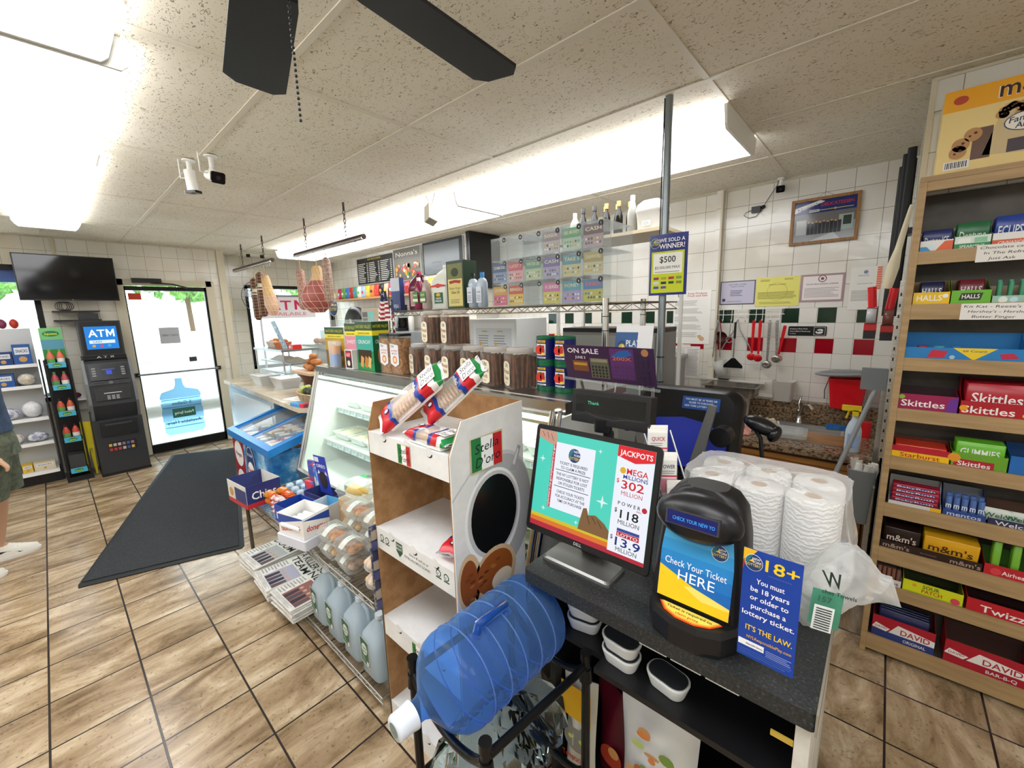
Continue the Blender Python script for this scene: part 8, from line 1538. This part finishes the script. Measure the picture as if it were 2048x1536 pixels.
# fruit clamshell and pastry clamshells
CS = film('clamshell_plastic', 'f0f2f0', .13, .08); LBL = P('e4e8e4', .5)
def clam(lab, x, y, z, rz, w, d, h, kind, c1='9a5a2c', c2='d8b07c', tilt=(0, 0), label=True):
    t = thing('pastry_pack', lab, 'pastry pack', (x, y, z)); t.rotation_euler = (math.radians(tilt[0]), math.radians(tilt[1]), math.radians(rz))
    b = MB(); b.loft([[(px*s, py*s, zz) for px, py in rrect(-w/2, w/2, -d/2, d/2, .02, 3)] for zz, s in ((0, .86), (h*.45, 1), (h*.5, 1.05), (h*.52, 1.05), (h*.55, 1), (h, .82))], CS, False, True); b.build('clamshell', t)
    fm = noise_mat('pastry_%s_%s' % (c1, c2), [(.35, c1), (.5, c2), (.65, 'f0e4cc')], 16, 4, .45, bump=.5)
    n = 3 if kind == 'roll' else 2
    for i in range(n):
        b = MB(); xx = (i-(n-1)/2)*w*.27
        if kind == 'banana': b.tube([(-w*.32+.02*i, -d*.2+.03*i, h*.35), (-w*.1, -d*.05+.03*i, h*.55), (w*.15, -d*.02+.03*i, h*.55), (w*.34, -d*.18+.03*i, h*.35)], .02, mat('banana_skin', 'e8b81c', .4), 10, radii=[.008, .02, .02, .008])
        else: b.sph((xx, 0, h*.4), (w*.16, d*.36, h*.34), fm, 12)
        b.build('banana' if kind == 'banana' else 'pastry', t)
    if label: b = MB(); b.grid(lambda u, v: ((u-.5)*.035, (v-.5)*d*.98, h*1.01+.002-.45*h*abs(v-.5)**2*4), 2, 8, LBL); f = b.frame((0, 0, h*1.01+.004), (1, 0, 0), (0, 1, 0)); f.lines(-.012, -.03, .012, .02, 6, P('8aa89c'), 1); b.build('paper_band', t)
clam('clear pack of yellow bananas with orange price tag on the rack', 2.065, -1.01, ZU+.142, 5, .2, .15, .09, 'banana', label=False)
b = MB(); b.rbox(-.1, .1, -.065, .065, 0, .14, .02, P('caa878', .5)); put(b, 'brown_carton', 'brown carton under the banana pack', 'carton', (2.065, -1.01, ZU+.0005), 5)
COLS = [('6a3a1c', 'c88a4c'), ('8a4a24', 'e0b070'), ('4a2414', 'c8a080'), ('b87a3c', 'e8cc94'), ('a8502c', 'e0a060')]
FN = ['glazed bun', 'cinnamon pastry', 'chocolate swirl', 'crumb cake', 'fruit danish']
k = 0
for row, y, nl in (('front', -.785, 2), ('middle', -.913, 3), ('back', -1.045, 4)):
    for ci, x in enumerate((1.875, 1.708, 1.541)):
        if row == 'front' and ci == 2: continue
        for l in range(nl):
            q_ = (k*3+1) % 5; c1, c2 = COLS[q_]; clam('clear %s pack, %s layer of the %s row, %s' % (FN[q_], ['bottom', 'second', 'third', 'fourth'][l], row, ['beside the bananas', 'in the middle of the heap', 'nearest the cardboard display'][ci]), x, y, ZU+.001+.072*l, 4*math.sin(k*2.3), .148, .112, .064, 'roll', c1, c2); k += 1
for k, (x, y, z, lab) in enumerate(((1.475, -.79, ZU+.001, 'lower bag of golden finger rolls at the near end of the rack'), (1.475, -.79, ZU+.077, 'upper bag of golden finger rolls at the near end of the rack'))):
    t = thing('roll_bag', lab, 'bread', (x, y, z), 4); FG = noise_mat('finger_roll', [(.4, 'c89a60'), (.65, 'e8cc98')], 20, 3, .5)
    for i in range(4): b = MB(); b.M = T(0, 0, 0); b.sph((-.03+.022*i, 0, .035+.006*(i % 2)), (.015, .055, .02), FG, 10); b.build('roll', t)
    b = MB(); b.sph((0, 0, .038), (.052, .068, .036), WRAP, 16); b.build('bag', t)
b = MB(); b.box(-.004, .004, -.05, .05, 0, .36, noise_mat('printed_bags', [(.45, '3c4468'), (.6, 'b0a894')], 40, 3, .4)); 
for k in range(8): b.box(-.012+.002*(k % 3), -.004, -.045, .045, .01+.042*k, .045+.042*k, P(['4a5078', 'a89c8c', '383c58'][k % 3], .3))
put(b, 'clip_strip', 'hanging strip of small snack bags along the cardboard display edge', 'clip strip', (1.402, -.765, .5))
# ================= HANGING THINGS, FAN, MENUS, CHIPS =================
t = thing('ceiling_fan', 'black ceiling fan with two blades in view at the top of the photo', 'ceiling fan', (.815, -.35, 0))
FBK = mat('matte_black_blade', '141416', .55)
b = MB(); b.lathe([(.001, HC-.002), (.07, HC-.002), (.06, HC-.05), (.02, HC-.06), (.02, HC-.1), (.1, HC-.12), (.12, HC-.17), (.1, HC-.24), (.05, HC-.27), (.001, HC-.275)], BLKMET, 28); b.build('motor_housing', t)
for a in (-14, -85, 58, 130, 202):
    b = MB(); b.M = R(a) @ T(0, 0, 2.295) @ R(7, 'X'); o = [(.17, -.055), (.2, -.06), (.57, -.075), (.6, -.045), (.6, .045), (.57, .075), (.2, .06), (.17, .055)]
    b.prism(o, 0, .008, FBK); b.box(.09, .26, -.02, .02, .0081, .014, BLKMET); b.build('blade', t)
b = MB()
for k in range(24): b.sph((.14, -.07, 2.30-.0105*k), .0035, P('3c3c3e', .3, .8), 6)
b.build('pull_chain', t)
for lab, x, y, rx, rz, ant in (('white ceiling security camera facing the viewer with a tall antenna', 2.92, -.76, -108, 96, True), ('white ceiling security camera pointing down beside the one with the antenna', 3.08, -.69, 175, 40, True)):
    sec_cam(lab, (x, y, HC-.006), rx, rz, ant, .075, 1.15)
t = thing('spotlight_camera', 'white box camera on an angled bracket in front of the long light', 'security camera', (2.72, -2.13, HC-.005)); b = MB(); b.tube([(-.06, 0, 0), (0, 0, -.1)], .006, WHITE, 6); b.tube([(.05, 0, 0), (0, 0, -.1)], .006, WHITE, 6); b.build('mount', t); b = MB(); b.M = T(0, 0, -.11) @ R(25, 'Y') @ R(20, 'X'); b.box(-.035, .035, -.04, .04, -.12, .03, P('e4e0d4', .4)); b.box(-.03, .03, -.035, .035, -.124, -.12, P('8a8678')); b.build('housing', t)
RAILM = mat('dark_bronze_rail', '3a2c28', .35, .6); CH = mat('dark_chain', '4a4440', .4, .8)
def rail(lab, x0, x1, z, cx, y, hooks):
    t = thing('hanging_rail', lab, 'rail', (0, y, 0)); b = MB(); b.tube([(x0, 0, z), (x1, 0, z)], .022, RAILM, 12); b.tube([(x0, .016, z-.012), (x1, .016, z-.012)], .01, P('b8b0a8', .2, .8), 8); b.build('bar', t)
    for xc in cx:
        b = MB(); n = int((HC-z-.02)/.032)
        for k in range(n):
            zc = z+.03+.032*k; b.tube([((xc+(.009*math.cos(a) if k % 2 else 0)), (0 if k % 2 else .009*math.cos(a)), zc+.02*math.sin(a)) for a in [2*PI*i/10 for i in range(10)]], .0028, CH, 5, closed=True)
        b.box(xc-.006, xc+.006, -.006, .006, HC-.07, HC-.006, CH); b.build('chain', t)
    for xc in hooks: b = MB(); b.tube([(xc, 0, z-.02), (xc, .0, z-.045), (xc+.014, 0, z-.06), (xc+.016, 0, z-.045)], .0025, CHROME, 5); b.build('hook', t)
rail('dark steel hook rail on two chains at the left, near the door', 5.02, 6.36, 2.28, (6.0, 5.26), -1.75, (6.2, 6.05, 5.9, 5.8, 5.65, 5.5, 5.4, 5.3, 5.18, 5.1)); rail('dark steel rail on two chains beside the long light, carrying the ham', 3.08, 4.4, 2.262, (4.13, 3.36), -1.75, (4.35, 4.2, 4.0, 3.78, 3.6))
def netted(m1, m2, sc_=60):
    return noise_mat('cured_%s_%s' % (m1, m2), [(.35, m1), (.6, m2)], sc_, 4, .5, bump=.4)
def salami(lab, x, z0, z1, r, c1, c2, y=-1.75, band=True, net='d8c8a8'):
    t = thing('salami', lab, 'salami', (x, y, 0)); m = netted(c1, c2); L = z1-z0; b = MB(); b.lathe([(.001, z0), (r*.6, z0+.006), (r, z0+.04), (r*1.03, z0+L*.5), (r*.92, z1-.03), (r*.4, z1-.005), (.001, z1)], m, 18); b.build('sausage', t)
    b = MB()
    for k in range(int(L/.035)): z = z0+.03+.035*k; b.tube([(r*1.04*math.cos(a), r*1.04*math.sin(a), z) for a in [2*PI*i/14 for i in range(14)]], .0012, P(net, .8), 4, closed=True)
    for k in range(6): a = PI*k/3; b.tube([(r*1.04*math.cos(a), r*1.04*math.sin(a), z0+.03), (r*1.05*math.cos(a), r*1.05*math.sin(a), (z0+z1)/2), (r*.95*math.cos(a), r*.95*math.sin(a), z1-.03)], .0012, P(net, .8), 4)
    b.build('netting', t); b = MB(); b.tube([(0, 0, z1-.01), (0, 0, 2.22 if x < 4.6 else 2.235)], .004, P('c8a070', .8), 6); b.build('string', t)
    if band: b = MB(); b.lathe([(r*1.07, z0+L*.66), (r*1.07, z0+L*.74)], P('dcd4bc', .6), 16); b.lathe([(r*1.08, z0+L*.60), (r*1.08, z0+L*.63)], P('dcd4bc', .6), 16); f = b.frame((-.01, r*1.08, z0+L*.67), (-1, -.4, 0), (0, 0, 1)); f.poly([(-.02, .02), (0, .04), (.02, .02), (0, 0)], P('3c5a34'), 2); b.build('paper_band', t)
salami('left of the two dark netted salamis with paper bands', 5.68, 1.64, 2.14, .042, '3c1e14', '6a3a24'); salami('right of the two dark netted salamis, hanging a bit higher', 5.47, 1.68, 2.19, .042, '3c1e14', '6a3a24')
salami('pale pinkish salami left of the big ham', 4.33, 1.73, 2.13, .038, '8a5a4c', 'c0988a', band=False); salami('long pale salami right of the big ham', 3.76, 1.77, 2.18, .038, '7a584c', 'b4988c', band=False)
def ham(lab, x, prof, tilt, c1, c2, z1):
    t = thing('cured_ham', lab, 'ham', (x, -1.75, z1)); t.rotation_euler = (0, math.radians(tilt), 0); rings = []
    for k, (z, r, ox) in enumerate(prof): rings.append([(ox+r*math.cos(2*PI*i/22)*(1+.05*math.sin(3*i+k)), r*.8*math.sin(2*PI*i/22), z) for i in range(22)])
    b = MB(); m = noise_mat('ham_'+c1, [(.35, c1), (.65, c2)], 5, 5, .42, bump=.3); b.loft(rings[:4], noise_mat('ham_skin', [(.35, 'b08448'), (.65, 'd8b478')], 8, 5, .5), True, True); b.loft(rings[3:], m, True, True); b.build('meat', t)
    b = MB()
    for i in range(0, 22, 2): b.tube([tuple(Vector(rg[(i+k) % 22])*1.0+Vector((0, 0, 0))) for k, rg in enumerate(rings)], .0022, P('e8d0c0', .8), 4)
    for rg in rings[2:-1]: b.tube(rg, .002, P('e8d0c0', .8), 4, closed=True)
    b.build('netting', t); b = MB(); b.tube([(prof[0][2], 0, -.01), (prof[0][2]-z1*0, 0, 2.22-z1)], .0035, P('c8a070', .8), 5); b.build('string', t)
ham('large dark red netted ham hanging in front of the bay window sign', 3.98, [(0, .035, -.02), (-.03, .055, -.015), (-.08, .05, -.02), (-.13, .075, -.01), (-.18, .115, .02), (-.25, .155, .04), (-.32, .165, .05), (-.38, .13, .05), (-.42, .07, .04)], 0, '6e2a2a', 'a85a50', 2.12)
ham('slim golden netted ham hanging right of the two dark salamis', 5.28, [(0, .04, .02), (-.05, .055, .01), (-.14, .06, -.02), (-.24, .075, -.06), (-.33, .085, -.09), (-.4, .07, -.11), (-.45, .035, -.12)], 0, '9a5c44', 'd8b08c', 2.14)
# menu boards
def board(lab, x0, x1, z0, z1, fn, y=-3.39):
    b = MB(); w, h = x0-x1, z1-z0; b.box(-w/2, w/2, -.02, 0, 0, h, P('c8cac8', .4)); f = b.frame((0, 0, 0), (-1, 0, 0), (0, 0, 1)); f.dl = .001; fn(f, w, h); put(b, 'menu_board', lab, 'menu board', ((x0+x1)/2, y, z0))
def m1(f, w, h):
    f.rect(-w/2+.01, .01, w/2-.01, h-.01, P('26282a', .3), 1); f.text('OLD DELICATESSEN', 0, h*.88, .026, P('d8b84c'), 2, w=w*.36)
    for c in range(3):
        for k in range(11): x = -w*.46+w*.315*c; z = h*(.76-.066*k); q = random.Random(k*3+c); f.rect(x, z, x+w*(.14+.08*q.random()), z+h*.026, P('d8d8d0'), 2); f.rect(x+w*.25, z, x+w*.285, z+h*.026, P('d8d8d0'), 2)
board('black menu board with columns of white price lines, farthest left', 6.25, 5.23, 2.13, 2.53, m1)
def m2(f, w, h):
    f.rect(-w/2+.005, .005, w/2-.005, h-.005, P('6a6860', .3), 1); f.text("Nonna's", 0, h*.76, .06, P('f0f0ea'), 3, w=w*.8, bold=False); q = random.Random(1)
    for k in range(40): f.disc(q.uniform(-w*.42, w*.42), q.uniform(h*.04, h*.52), q.uniform(.018, .035), P(q.choice(['c84438', 'e08a4c', 'e8b88c', 'b83434', 'd8a03c', 'f0d8b8', '5a8a3c']), .3), 4+k % 6, n=10)
board("Nonna's food photo panel between the price list and the grey board", 5.225, 4.6, 2.12, 2.55, m2)
board('tall blank grey menu board at the right of the Nonna\'s panel', 4.55, 3.78, 2.16, 2.556, lambda f, w, h: (f.rect(-w/2, 0, w/2, h, P('14161a', .4), 1), f.rect(-w/2+.03, .0, w/2-.06, h-.03, P('6c7478', .25), 2), f.lines(-w*.25, h*.1, 0, h*.4, 3, P('7c8488'), 3)))
b = MB(); b.box(3.56, 3.62, -3.79, -3.3, 1.95, 2.56, P('0e0f11', .25)); b.tube([(3.59, -3.295, 2.5), (3.6, -3.29, 2.3), (3.58, -3.295, 2.1)], .003, BLACK, 5); put(b, 'black_end_panel', 'glossy black end panel beside the menu boards', 'panel')
# chips on their shelf
b = MB(); b.box(3.9, 6.9, -3.415, -3.2, 1.905, 1.93, P('b88a5c', .5)); put(b, 'chip_shelf', 'long wooden shelf of small snack bags under the menu boards', 'shelf')
CC = [('d8b89c', 'peach'), ('48a088', 'sea green'), ('d8443c', 'red'), ('3c78c8', 'blue'), ('e8c83c', 'yellow'), ('c83c5c', 'pink'), ('e8e4dc', 'white'), ('202428', 'black'), ('b8342c', 'dark red'), ('e8884c', 'orange'), ('68a848', 'green'), ('a8c8d8', 'pale blue')]
for k in range(22):
    c_, n_ = CC[(k*5) % 12]; x = 6.75-.125*k; b = MB(); m = P(c_, .25)
    b.loft([[(px*s, py*dd, z) for px, py in rrect(-.055, .055, -.03, .03, .015, 3)] for z, s, dd in ((0, 1, .15), (.015, .98, .7), (.08, .93, 1), (.15, .98, .6), (.17, 1, .1))], m, True); f = b.frame((0, .032, .08), (-1, 0, 0), (0, 0, 1)); f.disc(0, 0, .03, P(CC[(k*7+4) % 12][0], .3), 1, ry=.022, n=12)
    put(b, 'chip_bag', '%s snack bag, number %d from the window on the wooden shelf under the menus' % (n_, k+1) if False else '%s snack bag standing on the wooden shelf under the menu boards' % n_, 'snack bag', (x, -3.27, 1.9305), 0, '%s snack bags on the wooden shelf' % n_)
# clutter on the kitchen shelves seen through the gap
b = MB(); b.box(1.3, 3.4, -3.79, -3.45, 1.22, 1.25, STEEL); b.box(1.32, 1.36, -3.79, -3.5, .0, 1.2195, STEEL); b.box(3.3, 3.34, -3.79, -3.5, 0, 1.2195, STEEL); put(b, 'kitchen_shelf', 'steel kitchen shelf against the tiles seen under the wire shelf', 'shelf')
for k, (c_, r, h, n_) in enumerate((('e8e0d4', .05, .2, 'cream canister'), ('2c2c30', .07, .3, 'black coffee urn'), ('d8482c', .035, .22, 'red squeeze bottle'), ('e8c83c', .035, .2, 'yellow squeeze bottle'), ('c8ccd0', .07, .26, 'steel pot'), ('3a2414', .035, .24, 'dark syrup bottle'), ('e0e0e0', .06, .16, 'white tub'), ('4c88b8', .05, .18, 'blue tub'), ('c86a3c', .035, .2, 'orange squeeze bottle'), ('f0f0ec', .035, .24, 'white squeeze bottle'))):
    b = MB(); b.lathe([(.001, 0), (r*.95, 0), (r, .01), (r, h*.8), (r*.5, h*.92), (r*.3, h), (.001, h)], P(c_, .35), 18); put(b, n_.replace(' ', '_'), '%s on the steel kitchen shelf seen under the ticket boxes' % n_, 'container', (3.15-.19*k, -3.6, 1.2505))
for k in range(7):
    b = MB(); r = .035+.004*(k % 3); h = .2+.03*(k % 3); b.lathe([(.001, 0), (r, 0), (r, h*.75), (r*.4, h*.95), (.001, h)], P(['e4e0d8', '7c6a5c', '2a2420', 'b0b4b8'][k % 4], .3), 16); put(b, 'coffee_canister', ['white', 'taupe', 'dark', 'grey', 'white', 'taupe', 'dark'][k] + ' canister on the counter below the snack bag shelf, number %s' % ['one', 'two', 'three', 'four', 'five', 'six', 'seven'][k] if False else ['white', 'taupe', 'dark', 'grey', 'white', 'taupe', 'dark'][k] + ' coffee canister below the snack bag shelf', 'canister', (5.9-.3*k, -3.25, 1.4505), 0, ['white', 'taupe', 'dark', 'grey', 'white', 'taupe', 'dark'][k] + ' canisters under the snack bag shelf')
b = MB(); b.box(3.65, 6.9, -3.4, -3.0, 0, 1.45, P('b8bcbe', .3, .6)); put(b, 'coffee_counter', 'steel coffee counter below the snack bag shelf', 'counter')
t = thing('coffee_machine', 'black and steel coffee machine on the counter below the snack bags', 'coffee machine', (4.85, -3.2, 1.4505)); b = MB(); b.box(-.1, .1, -.12, .12, 0, .04, BLACK); b.box(-.1, .1, -.12, -.04, .04, .3, STEEL); b.box(-.1, .1, -.04, .12, .24, .34, BLACK); b.build('body', t); b = MB(); b.lathe([(.05, .042), (.06, .08), (.04, .16), (.045, .17)], DGL, 16); b.build('pot', t)
# ================= OUTSIDE =================
CARM = mat('silver_car_paint', 'c8ccd0', .25, .4); TY = mat('tyre', '1c1c1e', .8)
t = thing('car', 'silver car parked outside the glass door', 'car', (10.2, -1.4, 0))
b = MB(); side = [(-2.2, .3), (2.2, .3), (2.3, .6), (2.2, .85), (1.3, .95), (.8, 1.4), (-1.0, 1.45), (-1.6, 1.0), (-2.2, .9), (-2.3, .6)]
b.loft([[(xx, y, z) for y, z in [(p[0]*s, .3+(p[1]-.3)*(1 if s == 1 else .93)) for p in side]] for xx, s in ((.85, .97), (.7, 1), (-.7, 1), (-.85, .97))], CARM, False); b.build('body', t)
b = MB(); b.box(-.86, -.84, -.95, .75, .98, 1.34, P('b8c4cc', .1)); b.build('window_glass', t)
for y in (-1.4, 1.4):
    b = MB(); b.M = T(-.82, y, .32) @ R(90, 'Y'); b.lathe([(.2, -.12), (.32, -.12), (.33, -.1), (.33, .1), (.32, .12), (.2, .12)], TY, 28); b.lathe([(.19, -.11), (.2, -.06), (.05, -.07), (.001, -.08)], P('a8acb0', .3, .8), 20)
    for k in range(5): b.push(R(72*k)); b.box(.03, .19, -.02, .02, -.13, -.08, P('c8ccd0', .3, .8)); b.pop()
    b.build('wheel', t)
LEAF = noise_mat('green_leaves', [(.35, '3a6a24'), (.55, '6a9c48'), (.7, 'a8cc84')], 8, 5, .7, bump=.5)
for k, (x, y, z, s) in enumerate(((17, -8.2, 3.4, 1.8), (17, -3.3, 3.6, 1.75), (17.5, 1.6, 3.6, 1.8), (16.5, 7.0, 3.4, 1.9))):
    lab = ['rightmost leafy tree across the street outside the door', 'leafy tree seen above the middle of the door', 'leafy tree beyond the wall left of the door', 'leafy tree outside the left window'][k]
    t = thing('street_tree', lab, 'tree', (x, y, -.05)); b = MB(); b.tube([(0, 0, 0), (.1, .05, z-1)], .07, P('5a4634', .9), 8); b.build('trunk', t)
    b = MB(); q = random.Random(k)
    for i in range(420):
        a, e, r = q.uniform(0, 2*PI), q.uniform(-1, 1), s*q.uniform(.7, 1.0); c = math.sqrt(1-e*e); p = Vector((r*c*math.cos(a), r*c*math.sin(a)*1.2, z+r*e*.6-.2)); u = Vector((q.uniform(-1, 1), q.uniform(-1, 1), q.uniform(-1, 1))).normalized()*.22; v = Vector((q.uniform(-1, 1), q.uniform(-1, 1), q.uniform(-1, 1))).normalized()*.22
        b.add([tuple(p-u), tuple(p+v), tuple(p+u), tuple(p-v)], [(0, 1, 2, 3)], LEAF)
    b.build('foliage', t)
b = MB(); b.box(19.5, 19.8, -18, 18, -.1, 1.9, WHITE); put(b, 'street_wall', 'pale wall across the street behind the parked car', 'wall')
b = MB(); b.box(0, .9, -.0, 3.2, 0, .04, P('1c50b0', .4)); b.box(0, .04, 0, 3.2, -.3, -.001, P('1c50b0', .4)); o = put(b, 'awning', 'blue awning edge outside the left window', 'awning', (6.87, -.05, 2.4))
